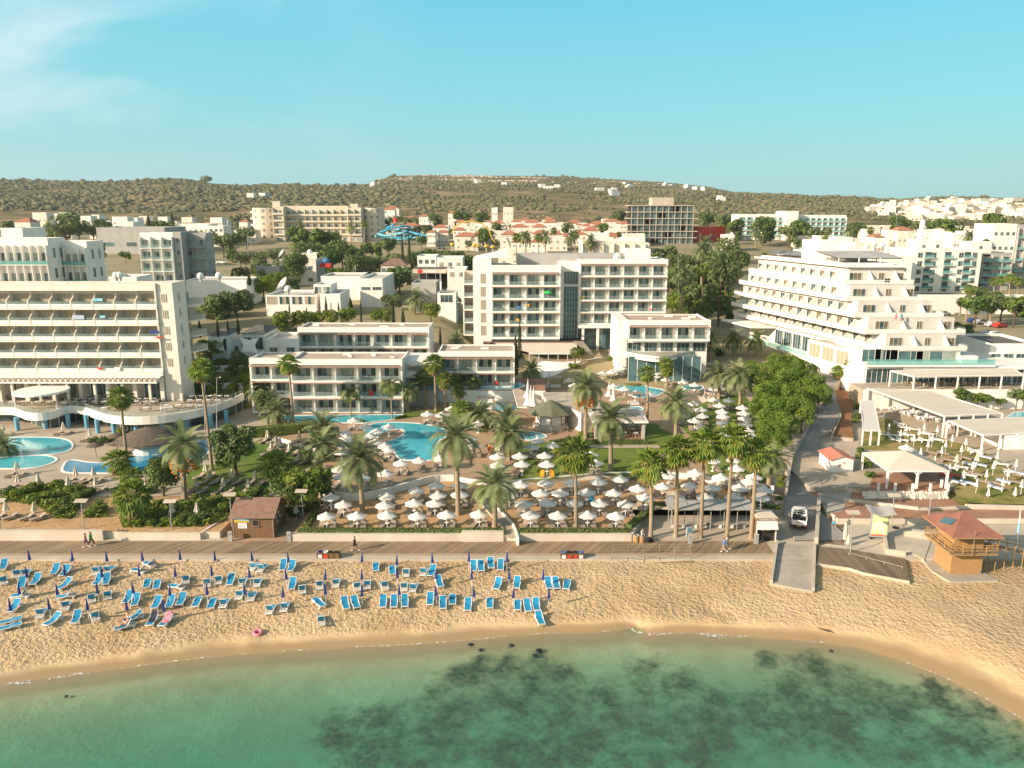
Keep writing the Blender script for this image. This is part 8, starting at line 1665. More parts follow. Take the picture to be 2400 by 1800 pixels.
polyp('concrete_apron','B5',[(660,440),(1000,430),(1170,460),(1170,520),(1430,560),(1350,780),(1200,700),(1020,700),(1010,640),(700,640),(660,560)],HB+.04,'concp',.2)
polyp('right_boardwalk','B5',[(650,330),(1290,400),(2300,400),(2300,480),(1600,480),(1170,460),(860,430),(650,430)],HB+.02,'board',.2)
polyp('rough_ground','B5',[(1400,480),(2300,480),(2300,780),(2000,760),(1900,640),(1500,620)],HB-.1,'rock',.2)
polyp('tower_pad','B5',[(1340,790),(1440,700),(1850,760),(1850,880),(1990,960),(1570,970),(1420,880)],1.55,'conc',.2)
wallth('low_wall',W(*T('B5',1010,560),2.3),W(*T('B5',1030,700),2.1),.5,2.35,2.3,.3,'concp','low cream wall at the corner of the right deck, first part');wallth('low_wall',W(*T('B5',1035,700),2.1),W(*T('B5',1190,715),2.1),.5,2.25,2.25,.3,'concp','low cream wall at the corner of the right deck, seaward part')
wallth('low_wall',W(*T('B5',1170,530),2.3),W(*T('B5',1400,560),2.3),.5,2.6,2.6,.6,'concp','low boarded wall left of the watch tower')
railing('wooden_railing',[W(*T('B5',680,345),HB)+Vector((0,0,.05)),W(*T('B5',1150,405),HB)+Vector((0,0,.05)),W(*T('B5',1380,430),HB)+Vector((0,0,.05))],1.0,'woodg','brown wooden railing behind the advertising board',1.6,3)
railing('wooden_railing',[W(*T('B5',700,740),HB+.06),W(*T('B5',1160,860),HB+.06)],.25,'concp','low handrail across the right wooden deck',1.8,1)
def billboard():
 p=bw('B5',950,600);t=thing('advertising_board','double-sided advertising board with a curved grey hood and green floral poster','billboard',p,R(-4))
 mb=MB();mb.box((-1.02,-.12,.25),(1.02,.12,3.2),'metal');mb.obj('frame',t)
 mb=MB();mb.quad([(-.92,-.125,.45),(.92,-.125,.45),(.92,-.125,3.1),(-.92,-.125,3.1)],'poster');
 for x,z,r in((-.5,2.0,.28),(0,1.95,.25),(.45,1.9,.25),(-.45,1.45,.26),(.1,1.3,.25),(.5,1.2,.2)):mb.add([(x+r*math.cos(R(a)),-.13,z+r*math.sin(R(a)))for a in range(0,360,30)],[tuple(range(12))],'plast');mb.add([(x+r*.35*math.cos(R(a)),-.135,z+r*.35*math.sin(R(a)))for a in range(0,360,45)],[tuple(range(8))],'poster')
 mb.quad([(-.92,-.13,.45),(.92,-.13,.45),(.92,-.13,.6),(-.92,-.13,.6)],'red');mb.obj('poster',t)
 mb=MB();n=8
 for i in range(n):
  x0=-1.45+2.9*i/n;x1=-1.45+2.9*(i+1)/n;z0=3.35+.12*math.cos(i/n*6.28);z1=3.35+.12*math.cos((i+1)/n*6.28)
  mb.add([(x0,-1.0,z0),(x1,-1.0,z1),(x1,1.1,z1+.35),(x0,1.1,z0+.35),(x0,-1.0,z0+.09),(x1,-1.0,z1+.09),(x1,1.1,z1+.44),(x0,1.1,z0+.44)],[(3,2,1,0),(4,5,6,7),(0,1,5,4),(2,3,7,6),(0,3,7,4),(1,2,6,5)],'greyw')
 mb.obj('hood',t)
 mb=MB();mb.box((-.9,-.2,3.2),(.9,.2,3.4),'green');mb.obj('top_bar',t)
 for s in(-1,1):mb=MB();mb.box((s*.9-.08,-.3,0),(s*.9+.08,.3,.25),'dark');mb.obj('foot',t)
billboard()
mb=MB();mb.lathe([(.18,.02),(.34,.02),(.38,.1),(.34,.18),(.18,.18),(.16,.1),(.18,.02)],'tirec',16);p=bw('B5',1100,510);tag(mb.obj('tyre',loc=p),'old black tyre lying in the shade right of the advertising board','tyre')
for x,y,m,lb,hh in((662,560,'canvc','folded beige parasol leaning at the edge of the apron, taller one',2.4),(690,600,'canvc','short pale bundle of folded cloth beside the taller folded parasol',1.4)):
 p=bw('B5',x,y+60);t=thing('folded_parasol',lb,'parasol',p);mb=MB();mb.lathe([(.05,hh),(.16,hh-.3),(.26,hh*.4),(.2,.25),(.06,.2)],m,9);mb.obj('cloth',t);mb=MB();mb.tube((0,0,0),(0,0,hh),.03,.03,'metal');mb.obj('pole',t)
def tower():
 t=thing('lifeguard_tower','orange timber lifeguard tower with a balcony and red-brown hipped roof','watch tower',(49.2,79.8,1.56));t.scale=(.80,.88,1)
 mb=MB();mb.box((-2.1,-1.9,0),(2.1,1.9,2.6),'woodo');mb.obj('base_room',t)
 for z in[i*.2 for i in range(1,13)]:pass
 mb=MB();mb.box((-3.2,-3.1,2.62),(3.2,3.0,2.8),'woodo')
 for i in range(12):mb.box((-3.1+i*.54,-3.2,2.801),(-2.62+i*.54,3.0,2.83),'woodg')
 mb.obj('balcony_floor',t)
 def rail(a,b):
  mb=MB();a=Vector(a);b=Vector(b);n=max(2,int((b-a).length/1.3))
  for k in(.35,.65,.95):mb.tube(a+Vector((0,0,k)),b+Vector((0,0,k)),.045,.045,'woodo',5)
  for i in range(n+1):p=a.lerp(b,i/n);mb.tube(p,p+Vector((0,0,1.0)),.06,.06,'woodo',5)
  mb.obj('balcony_rail',t)
 z=2.83;rail((-3.1,-3.1,z),(3.1,-3.1,z));rail((-3.1,-3.1,z),(-3.1,2.9,z));rail((3.1,-3.1,z),(3.1,.4,z));rail((-3.1,2.9,z),(3.1,2.9,z))
 mb=MB();mb.box((-2.0,-1.8,2.83),(2.0,1.8,4.9),'woodo');mb.obj('cabin',t)
 for x in(-.95,.95):mb=MB();mb.box((x-.7,-1.86,3.85),(x+.7,-1.8,4.35),'woodg');mb.box((x-.75,-1.9,3.8),(x+.75,-1.861,3.85),'woodo');mb.obj('shutter',t)
 mb=MB();e=3.5;mb.add([(-e,-e,4.8),(e,-e,4.8),(e,e,4.8),(-e,e,4.8),(-.3,0,6.5),(.3,0,6.5)],[(0,1,5,4),(1,2,5),(2,3,4,5),(3,0,4)],'rtower');mb.add([(-e,-e,4.68),(e,-e,4.68),(e,e,4.68),(-e,e,4.68),(-e,-e,4.8),(e,-e,4.8),(e,e,4.8),(-e,e,4.8)],[(3,2,1,0),(0,1,5,4),(1,2,6,5),(2,3,7,6),(3,0,4,7)],'woodo');mb.obj('roof',t)
 mb=MB();mb.add([(-3.0,.5,5.10),(-2.4,-1.3,5.45),(-1.4,-.9,5.98),(-2.0,.9,5.62)],[(0,1,2,3)],'glassb');
 for v_ in((-3.0,.5,5.0),(-2.4,-1.3,5.2)):mb.tube(v_,(v_[0],v_[1],v_[2]+.12),.03,.03,'metal')
 mb.obj('solar_panel',t)
 for x,y,h in((-.4,-3.3,2.6),(3.2,-3.0,2.7)):mb=MB();mb.tube((x,y,2.6),(x,y,2.9+h),.05,.04,'woodg');mb.obj('flag_pole',t)
 mb=MB();mb.add([(3.2,-1.0,2.7),(3.2,.6,2.7),(9.5,.6,1.7),(9.5,-1.0,1.7),(3.2,-1.0,2.82),(3.2,.6,2.82),(9.5,.6,1.82),(9.5,-1.0,1.82)],[(0,1,2,3),(7,6,5,4),(0,3,7,4),(1,5,6,2)],'woodg');mb.obj('gangway',t)
 for y in(-1.0,.6):
  mb=MB()
  for k in(.4,.9):mb.tube((3.2,y,2.82+k),(9.5,y,1.82+k),.045,.045,'woodo',5)
  for i in range(6):x=3.3+i*1.22;zz=2.82-(x-3.2)/6.3;mb.tube((x,y,.0),(x,y,zz+.95),.06,.06,'woodo',5)
  mb.obj('gangway_rail',t)
tower()
p=W(*T('B5',2145,720),HB);t=thing('flag_mast','white mast with a furled turquoise flag right of the watch tower','flagpole',p);top=WY(*T('B5',2185,330),p.y);d=top-p;mb=MB();mb.tube((0,0,0),d,.08,.05,'white2',8);mb.obj('pole',t);mb=MB();mb.tube(d*.45,d*.66,.13,.13,'bcyan',8);mb.tube(d*.66,d*.78,.09,.07,'plast',8);mb.obj('flag',t)
p=W(*T('B5',1760,1000),.8);t=thing('wooden_pallet','grey slatted wooden pallet half buried in front of the watch tower','pallet',p,R(-15));mb=MB()
for i in range(9):mb.box((-.95+i*.22,-.7,.12),(-.8+i*.22,.7,.16),'woodg')
mb.box((-.95,-.6,0),(.95,-.5,.12),'woodg');mb.box((-.95,.5,0),(.95,.6,.12),'woodg');mb.obj('slats',t)
p=W(*T('B5',480,1395),.6);t=thing('driftwood','small dark piece of driftwood on the wet sand','driftwood',p,R(-40));mb=MB();mb.path([(-.5,0,.08),(0,.05,.12),(.5,0,.07)],[.05,.1,.04],'bark',7);mb.obj('log',t)
p=W(*T('B5',370,1100),.8);t=thing('driftwood','forked stick lying at the foot of the slipway','driftwood',p,0);mb=MB();mb.tube((-.6,-.3,.05),(.4,.35,.12),.035,.03,'bark');mb.tube((.1,.15,.1),(.0,.7,.1),.03,.02,'bark');mb.obj('stick',t)
def truck():
 p=W(*T('B5',262,520),roadh(91)+.15);t=thing('pickup_truck','small white pickup truck with its open bed full of black rubbish bags','truck',(p.x+.75,p.y+2.1,roadh(92)+.13),R(-19))
 w=.86
 mb=MB();mb.box((-w,-2.2,.55),(w,-.0,.65),'plast');mb.box((-w,-2.2,.65),(-w+.06,0,1.15),'plast');mb.box((w-.06,-2.2,.65),(w,0,1.15),'plast');mb.box((-w+.06,-.06,.65),(w-.06,0,1.15),'plast');mb.box((-w+.1,-2.1,.35),(w-.1,2.0,.549),'dark');mb.obj('bed',t)
 mb=MB();mb.box((-w,-2.27,.58),(w,-2.202,1.17),'plast');mb.obj('tailgate',t);text(t,'TRUCKIE',.2,(0,-2.285,.88),'red',name='lettering')
 mb=MB();mb.box((-w,.06,.45),(w,1.3,1.1),'plast');mb.add([(-w,.06,1.1),(w,.06,1.1),(w,1.3,1.1),(-w,1.3,1.1),(-w+.1,.15,1.75),(w-.1,.15,1.75),(w-.1,1.0,1.75),(-w+.1,1.0,1.75)],[(4,5,6,7),(0,1,5,4),(1,2,6,5),(2,3,7,6),(3,0,4,7)],'plast');mb.box((-w+.02,1.3,.45),(w-.02,2.1,.95),'plast');mb.obj('cab',t)
 mb=MB();mb.add([(-w+.14,.06,1.2),(w-.14,.06,1.2),(w-.18,.12,1.62),(-w+.18,.12,1.62)],[(0,1,2,3)],'glass');mb.obj('rear_window',t)
 for s in(-1,1):mb=MB();mb.add([(s*(w+.005),.25,1.15),(s*(w+.005),1.1,1.15),(s*(w-.09),.95,1.68),(s*(w-.09),.3,1.68)],[(0,1,2,3)],'glass');mb.obj('side_window',t)
 mb=MB()
 for s in(-1,1):mb.path([(s*w,-2.15,1.15),(s*w,-2.15,1.75),(s*w,-.1,1.8),(s*w,-.1,1.15)],[.035]*4,'plast')
 mb.tube((-w,-.1,1.8),(w,-.1,1.8),.035,.035,'plast');mb.tube((-w,-.1,1.5),(w,-.1,1.5),.03,.03,'plast');mb.obj('bed_rack',t)
 for x in(-w,w):
  for y in(-1.5,1.35):
   mb=MB();mb.tube((x-.09,y,.31),(x+.09,y,.31),.31,.31,'tirec',14);o=mb.obj('wheel',t);m2=MB();m2.tube((x-.1,y,.31),(x+.1,y,.31),.16,.16,'metal',10);put('rim',m2.mesh('rim'),o)
 for s in(-1,1):mb=MB();mb.box((s*.72-.12,-2.3,.40),(s*.72+.12,-2.23,.54),'red');mb.obj('tail_light',t)
 mb=MB();mb.box((-.26,-2.3,.42),(.26,-2.27,.53),'ylw');mb.obj('number_plate',t);mb=MB();mb.box((-w,-2.34,.28),(w,-2.25,.38),'dark');mb.obj('bumper',t)
 r=random.Random(2)
 for i in range(11):
  s=thing('rubbish_bag',f'black rubbish bag in the pickup bed, {od(i)} counted from the tailgate','bag',(*(Vector((t.location.x,t.location.y))+Vector((-.5+.5*(i%3),-1.9+(i//3)*.5))@Matrix.Rotation(R(19),2)),t.location.z+.66+(.18 if i%2 else 0)),i,'black rubbish bags in the pickup');mb=MB();mb.ball((0,0,.25),.27,'blackc',9,6,.95);mb.tube((0,0,.46),(.03,0,.6),.05,.09,'blackc',6);mb.obj('sack',s,smooth=True)
truck()
def car(col,name='parked_car',van=False):
 t=thing(name,'x','car');w=.88;mb=MB()
 prof=[(-2.1,.35),(-2.1,.85),(-1.95,.95),(-1.5,1.0),(-1.2,1.42),(.5,1.45),(1.1,1.0),(1.95,.85),(2.1,.6),(2.1,.35)]if not van else[(-2.3,.35),(-2.3,1.85),(-2.1,1.95),(1.2,1.95),(1.7,1.2),(2.3,1.0),(2.3,.35)]
 for s in(-1,1):pass
 n=len(prof);mb.add([(x,-w,z)for x,z in prof]+[(x,w,z)for x,z in prof],[tuple(range(n)),tuple(range(2*n-1,n-1,-1))]+[(i,n+i,n+(i+1)%n,(i+1)%n)for i in range(n)],col);mb.obj('body',t)
 for s in(-1,1):
  mb=MB();q=[(-1.35,1.02),(-1.12,1.36),(.42,1.38),(.9,1.02)]if not van else[(-1.9,1.2),(-1.9,1.75),(1.15,1.75),(1.5,1.22)];mb.add([(x,s*(w+.01),z)for x,z in q],[(0,1,2,3)if s>0 else(3,2,1,0)],'glass');mb.obj('side_window',t)
 mb=MB();q=((.52,1.43),(1.08,1.03))if not van else((1.22,1.9),(1.66,1.25));mb.quad([(q[0][0]+.01,-w+.1,q[0][1]),(q[0][0]+.01,w-.1,q[0][1]),(q[1][0]+.01,w-.1,q[1][1]),(q[1][0]+.01,-w+.1,q[1][1])],'glass');mb.obj('windscreen',t)
 for x in(-1.35,1.35):
  for s in(-1,1):mb=MB();mb.tube((x,s*w-.08,.32),(x,s*w+.06,.32),.32,.32,'tirec',12);mb.obj('wheel',t)
 return t
M['silver']=mat('silver_paint',(.5,.5,.5),None,2,.3,metal=.4);M['bluecar']=mat('dark_blue_paint',(.03,.06,.2),None,2,.3)
CP={c:Proto(car(c))for c in('plast','silver','bluecar','red','blackc')};VAN=Proto(car('plast','white_van',True))
CARS=[('silver',(1612,585),'silver car alone at the back of the car park'),('bluecar',(1845,640),'dark blue car at the left end of the parked row'),('silver',(1895,650),'silver car second in the parked row'),('plast',(1980,668),'white car third in the parked row'),('red',(2030,675),'red car at the right end of the parked row'),('silver',(1950,735),'silver car in the front row of the car park'),('plast',(2000,745),'white car in the front row of the car park'),('bluecar',(1600,745),'blue car half hidden behind the pyramid hotel base'),('bluecar',(1555,625),'blue car at the edge of the car park by the hotel'),('plast',(1620,755),'pale car beside the half hidden blue one')]
for c,(x,y),lb in CARS:
 p=GT('M4',x,y+12);CP[c].put(p,R(10 if y<700 else 15)+(.2 if c=='red' else 0),lb,'cars in the car park')
for c,(px,py),rz,lb in(('plast',(520,618),0,'white car in the yard right of the apartment block'),('red',(576,640),R(5),'red car in the yard near the white flat roofs'),('silver',(1050,683),0,'silver car parked above the small white garage'),('plast',(1037,645),R(20),'white car at the petrol station forecourt'),('red',(1046,652),R(10),'red car at the petrol station forecourt'),('silver',(1035,583),0,'silver car on the slide park road'),('blackc',(452,705),0,'dark car in the yard behind the left hotel')):
 p=GP(px,py);CP[c].put(p,rz,lb,'cars in the town')
p=GP(*T('M4',640,985));VAN.put((p.x,p.y,H0(p.x,p.y)+.2),R(160),'white van parked behind the big leafy trees by the pyramid hotel',None)
def roundbar():
 c=W(*T('G3',890,590),HU);t=thing('round_bar','octagonal bar with a green-grey shingle roof and white shutters','bar',(c.x,c.y+2.2,HU));mb=MB();n=8;r=2.55
 mb.lathe([(r+.5,0),(r+.5,.95),(r,.96)],'strip',8);mb.lathe([(r,.96),(r,3.0)],'white',8)
 for i in range(8):a0=2*math.pi*i/8;a1=2*math.pi*(i+1)/8;A=Vector((r*math.cos(a0),r*math.sin(a0),0));B=Vector((r*math.cos(a1),r*math.sin(a1),0));o_=(A+B).normalized()*.03;mb.quad([A.lerp(B,.1)+o_+Vector((0,0,1.1)),A.lerp(B,.9)+o_+Vector((0,0,1.1)),A.lerp(B,.9)+o_+Vector((0,0,2.7)),A.lerp(B,.1)+o_+Vector((0,0,2.7))],'white2')
 for i in range(8):a0=2*math.pi*i/8;mb.tube(((r+.05)*math.cos(a0),(r+.05)*math.sin(a0),.96),((r+.05)*math.cos(a0),(r+.05)*math.sin(a0),3.0),.08,.08,'woodo')
 mb.obj('wall',t);mb=MB();mb.lathe([(4.2,2.85),(4.25,2.95),(2.0,4.1),(.02,5.0)],'rgreen',8);mb.lathe([(.01,2.84),(4.2,2.85)],'woodo',8);mb.obj('roof',t)
 for i in range(5):a=R(-140+i*25);q=thing('bar_stool',f'metal bar stool at the round bar, {od(i)} from left','stool',(t.location.x+3.7*math.cos(a),t.location.y+3.7*math.sin(a),HU));mb=MB();mb.tube((0,0,0),(0,0,.7),.03,.03,'metal');mb.lathe([(.2,0),(.2,.03),(.01,.04)],'metal',8);mb.obj('stem',q);mb=MB();mb.lathe([(.01,.7),(.18,.7),(.18,.76),(.01,.76)],'metal',8);mb.obj('seat',q)
roundbar()
p=[W(*T('G3',*q),6.6)for q in((810,250),(1260,250),(1340,400),(1150,430),(960,350),(860,350))]
mb=MB();y0=p[4].y;mb.prism([(q.x,q.y)for q in(p[0],p[1],p[2],p[3],p[4],p[5])],HU,6.5,'concp','white');tag(mb.obj('bar_building'),'flat cream-roofed building behind the round bar','building')
p=[W(*T('G3',*q),6.4)for q in((560,225),(620,225),(850,365),(680,380),(600,380))];mb=MB();mb.prism([(q.x,q.y)for q in p],HU+2.9,6.4,'roofb','white');tag(mb.obj('terrace_roof'),'narrow flat roof strip left of the tall folded sails','roof')
for i,(x,y,h)in enumerate(((690,370,3.5),(715,370,3.3),(740,375,3.2),(870,215,3.2),(1430,330,3.2),(690,300,3.2),(1390,290,2.8))):
 q=W(*T('G3',x,y),6.5 if x<800 else HU);t=thing('folded_sail',f'tall white folded sail parasol near the round bar, {od(sorted([690.1,715,740,870,1430,690,1390]).index(x if not (x == 690 and y == 370) else 690.1))} from the left','parasol',q);mb=MB();mb.lathe([(.06,h),(.18,h*.75),(.3,h*.4),(.6,.5),(.9,.1),(.05,.05)],'canv',10);mb.obj('canopy',t);mb=MB();mb.tube((0,0,0),(0,0,h+.3),.05,.05,'white2');mb.obj('pole',t)
def pavilion():
 a=W(*T('G3',1262,665),HU);b=W(*T('G3',1700,660),HU);w=b.x-a.x;dp=8;h=2.9
 t=thing('dining_pavilion','open dining pavilion with a flat cream roof on stone pillars','pavilion',((a.x+b.x)/2,a.y+dp/2,HU))
 mb=MB();mb.box((-w/2-.4,-dp/2-.4,h),(w/2+.4,dp/2+.4,h+.25),'white2');mb.box((-w/2+.3,-dp/2+.3,h+.251),(w/2-.3,dp/2-.3,h+.4),'concp');mb.obj('roof',t)
 for i in range(3):
  for j in range(2):mb=MB();x=-w/2+.3+(w-.6)*i/2;y=(-dp/2+.3,dp/2-.3)[j];mb.box((x-.25,y-.25,0),(x+.25,y+.25,h),'strip');mb.obj('pillar',t)
 mb=MB();mb.box((-w/2,-dp/2,0),(w/2,dp/2,.08),'terr');mb.obj('floor',t)
 k=0
 for i in range(4):
  for j in range(3):
   x=t.location.x-w/2+1.4+i*(w-2.8)/3;y=t.location.y-dp/2+1.3+j*2.4;table_set(x,y,HU+.1,f'{od(i)} in the pavilion {("front","middle","back")[j]} row','woodo','plast')
def mk_table(m):
 t=thing('dining_table','x','table');mb=MB();mb.box((-.42,-.42,.72),(.42,.42,.76),m);mb.obj('top',t);mb=MB();mb.tube((0,0,0),(0,0,.72),.04,.04,'metal');mb.box((-.25,-.25,0),(.25,.25,.03),'metal');mb.obj('leg',t);return t
def mk_chair(m):
 t=thing('dining_chair','x','chair');mb=MB();mb.box((-.23,-.23,.42),(.23,.23,.47),m);mb.obj('seat',t);mb=MB();mb.box((-.23,.19,.47),(.23,.24,.90),m);mb.obj('backrest',t)
 for a in(-.2,.2):
  for b in(-.2,.2):mb=MB();mb.box((a-.02,b-.02,0),(a+.02,b+.02,.42),m);mb.obj('leg',t)
 return t
TB={};CB={}
def table_set(x,y,z,ph,mc,mt,n=2,rz=0,cdark=None):
 if mt not in TB:TB[mt]=Proto(mk_table(mt))
 TB[mt].put((x,y,z),rz,f'{"white" if mt == "plast" else "pale"} table {ph}','terrace tables')
 nm={'woodo':'wooden','plast':'white','curt':'beige','wick':'brown','dark':'dark'}
 for i in range(n):
  a=rz+(0,math.pi,math.pi/2,-math.pi/2)[i]+math.pi/2*(1 if n==2 else 0);cc=mc
  if cc not in CB:CB[cc]=Proto(mk_chair(cc))
  CB[cc].put((x+.72*math.sin(-a),y+.72*math.cos(a),z),a,f'{nm[cc]} chair, {("left","right","far","near")[i]} side, table {ph}','terrace chairs')
pavilion()
k=0
for r_,(yy,xs_)in enumerate(((1240,[30,110,200,290,400,480,590,680,770,860,1180,1240]),(1290,[20,90,210,330,430,560,650,730,820,900,1180,1260,1330]),(1240,[1580,1660,1740,1820,1900,1960]),(1275,[1560,1640,1720,1800,1880]),(1320,[1440,1540,1640,1740]),(1345,[900,1260,1440]),(1265,[610,670,730,790,850,910,1150,1210,1270,1330]),(1215,[700,760,820,880,1160,1220,1280]))):
 nm=['back left row','front left row','back right row','middle right row','near right row','edge row','extra middle row','wall row'][r_]
 for i,x in enumerate(xs_):
  q=W(*T('M1',x,yy),5.72);table_set(q.x,q.y,5.72,f'{od(i)} in the {nm}, curved terrace','wick' if 640<x<1350 else('curt' if x<600 or x>1500 else 'plast'),'plast',2,(i*.3)%1.2)
def pergola(name,label,P,zl,zr,H,posts,m='awn',skirt=.3):
 """P: four ground-plan corners (front-left, front-right, back-right, back-left); z per corner"""
 c=sum((Vector((p[0],p[1],0))for p in P),Vector((0,0,0)))/4;t=thing(name,label,'pergola',(c.x,c.y,H));q=[Vector((p[0]-c.x,p[1]-c.y,z-H))for p,z in zip(P,(zl,zr,zr+.5,zl+.5))]
 mb=MB();n=10
 for i in range(n):
  a0=q[0].lerp(q[1],i/n);a1=q[0].lerp(q[1],(i+1)/n);b0=q[3].lerp(q[2],i/n);b1=q[3].lerp(q[2],(i+1)/n);sg=Vector((0,0,-.12));m0=(a0+b0)/2+sg;m1=(a1+b1)/2+sg;e=.02*(i%2)
  mb.quad([a0,a1,m1,m0],m);mb.quad([m0,m1,b1,b0],m)
 for a,b in((q[0],q[1]),(q[1],q[2]),(q[3],q[0])):mb.quad([a,b,b-Vector((0,0,skirt)),a-Vector((0,0,skirt))],m)
 mb.obj('canopy',t)
 mb=MB()
 for a,b in((q[0],q[1]),(q[1],q[2]),(q[2],q[3]),(q[3],q[0])):mb.tube(a-Vector((0,0,.06)),b-Vector((0,0,.06)),.08,.08,'white2',5)
 mb.obj('beam',t)
 for i in range(posts):
  for a,b in((q[0],q[1]),(q[3],q[2])):p=a.lerp(b,i/(posts-1));mb=MB();mb.box((p.x-.11,p.y-.11,0),(p.x+.11,p.y+.11,p.z-.06),'white2');mb.obj('post',t)
 return t
def wp(tile,x,y,z):p=W(*T(tile,x,y),z);return(p.x,p.y)
zp=8.0
pergola('pergola','long cream awning pergola directly below the glass balcony of the pyramid hotel',[wp('G5',1075,140,9.5),wp('G5',2212,125,9.5),wp('G5',2100,62,9.9),wp('G5',830,84,9.9)],9.5,9.5,6.8,6)
pergola('pergola','large sloping cream awning in the middle of the right-hand terraces',[wp('G5',1390,550,6.9),wp('G5',1990,522,6.9),wp('G5',1260,296,7.4),wp('G5',590,262,7.4)],6.9,6.9,HU,5)
pergola('pergola','cream awning above the white bar at the right edge',[wp('G5',1790,750,5.8),wp('G5',2330,720,5.8),wp('G5',2330,575,6.0),wp('G5',1420,615,6.0)],5.8,5.8,HU,4)
pergola('pergola','narrow white slatted awning over the lounger shelf stack',[wp('G5',545,690,5.9),wp('G5',718,690,5.9),wp('G5',655,405,6.0),wp('G5',520,415,6.0)],5.8,5.8,HU,3,'canv')
q0=W(*T('G5',1990,900),HU);mb=MB();q1=W(*T('G5',2350,885),HU);mb.box((q0.x,q0.y,HU),(q1.x,q0.y+5,HU+2.3),'white2');tag(mb.obj('bar_counter'),'white bar block under the cream awning at the right edge','bar')
def hip_gazebo():
 P=[wp('G5',800,1120,5.8),wp('G5',1440,1120,5.8),wp('G5',1120,925,6.0),wp('G5',535,915,6.0)];c=sum((Vector((*p,0))for p in P),Vector((0,0,0)))/4
 t=thing('gazebo','white gazebo with a cream pyramid awning on arched posts over brown paving','gazebo',(c.x,c.y,HU));q=[Vector((p[0]-c.x,p[1]-c.y,2.6))for p in P];ap=Vector((0,.2,4.1))
 mb=MB()
 for i in range(4):a,b=q[i],q[(i+1)%4];mb.add([a,b,ap],[(0,1,2)],'awn');mb.add([a-Vector((0,0,.12)),b-Vector((0,0,.12)),ap-Vector((0,0,.1))],[(2,1,0)],'awn');mb.quad([a,b,b-Vector((0,0,.2)),a-Vector((0,0,.2))],'white2')
 mb.obj('canopy',t)
 for a,b,n in((q[0],q[1],3),(q[3],q[2],3)):
  for i in range(n):
   p=a.lerp(b,i/(n-1));p=p*.97;mb=MB();mb.box((p.x-.13,p.y-.13,0),(p.x+.13,p.y+.13,2.5),'white2');d=(b-a).normalized()
   for s in(-1,1):
    if 0<=i+s<n:mb.tube((p.x,p.y,1.9),(p.x+d.x*s*.7,p.y+d.y*s*.7,2.5),.07,.07,'white2',5)
   mb.obj('post',t)
 for i,(x,y)in enumerate(((700,1330),(872,1330),(1055,1335),(1237,1335),(1352,1295),(1420,1335))):p=W(*T('G5',x,y),HU);tt=thing('bollard',f'square white post at the front edge of the brown gazebo terrace, {od(i)} from left','post',p);mb=MB();mb.box((-.13,-.13,-.1),(.13,.13,1.05),'white2');mb.obj('shaft',tt);mb=MB();mb.box((-.16,-.16,1.05),(.16,.16,1.1),'white2');mb.obj('cap',tt)
hip_gazebo()
P=poly('G5',[(600,1345),(1430,1345),(1330,1140),(650,1140)],HU);mb=MB();mb.prism(P,1.5,HU+.02,'terr','stone');struct('gazebo_terrace',mb)
def rockwall():
 a=W(*T('G5',565,1425),HS);b=W(*T('G5',1430,1415),HS);n=26;mb=MB();r=random.Random(6);y=min(a.y,b.y)
 top=W(*T('G5',600,1345),HU).y
 for i in range(n):
  for k in range(3):x=lerp(a.x,b.x,(i+.5)/n)+r.uniform(-.1,.1);mb.ball((x,top-.15-.22*(2-k)+r.uniform(-.06,.06),HS+.15+k*.26),.30+r.uniform(-.05,.09),'stone',7,5,.8)
 tag(mb.obj('rock_wall'),'rough white-painted rock wall in front of the gazebo terrace','wall')
rockwall()
def hut():
 a=W(*T('G5',195,1180),HS);b=W(*T('G5',430,1180),HS);w=b.x-a.x;dp=4.2;h=2.5
 t=thing('utility_hut','small white cabin with a salmon red gable roof beside the grey road','hut',((a.x+b.x)/2,a.y+dp/2,HS));mb=MB();mb.box((-w/2,-dp/2,.15),(w/2,dp/2,h),'white2');mb.add([(-w/2,-dp/2,h),(w/2,-dp/2,h),(0,-dp/2,h+.5)],[(0,1,2)],'white2');mb.add([(-w/2,dp/2,h),(w/2,dp/2,h),(0,dp/2,h+.5)],[(0,2,1)],'white2');mb.obj('wall',t)
 mb=MB()
 for s in(-1,1):q=[(0,-dp/2-.25,h+.56),(0,dp/2+.25,h+.56),(s*(w/2+.25),dp/2+.25,h-.02),(s*(w/2+.25),-dp/2-.25,h-.02)];mb.add(q+[(x,y,z+.07)for x,y,z in q],[(0,1,2,3),(7,6,5,4),(0,4,5,1),(1,5,6,2),(2,6,7,3),(3,7,4,0)],'salm')
 mb.obj('roof',t);mb=MB();mb.box((-.55,-dp/2-.03,1.5),(-.15,-dp/2-.005,1.85),'woodg');mb.obj('vent',t);mb=MB();mb.box((.1,-dp/2-.03,1.95),(.5,-dp/2-.005,2.15),'metal');mb.obj('sign',t)
 for x in(-.8,.8):mb=MB();mb.box((x-.1,-dp/2+.1,0),(x+.1,dp/2-.1,.15),'dark');mb.obj('skid',t)
hut()
hb=[W(*T('G4',*q),HS+.0)for q in((1475,1230),(1500,900),(1520,730),(1830,735))]
railing('metal_railing',hb,1.0,'metal','grey metal railing around the utility cabin yard',2.0,2,.025)
polyp('hut_yard','G4',[(1480,1270),(1510,740),(1840,735),(1870,1100),(1700,1400),(1560,1420)],HS+.01,'conc',.5)
mb=MB();P=[W(*T('G4',*q),HU+.3)for q in((1590,265),(1640,250),(1690,510),(1610,690))];curvewall('verge_kerb',[W(*T('G4',*q),3.9)for q in((1640,252),(1605,270),(1692,508),(1605,700))],2.5,4.15,.2,'concp','pale kerb around the red earth strip beside the road')
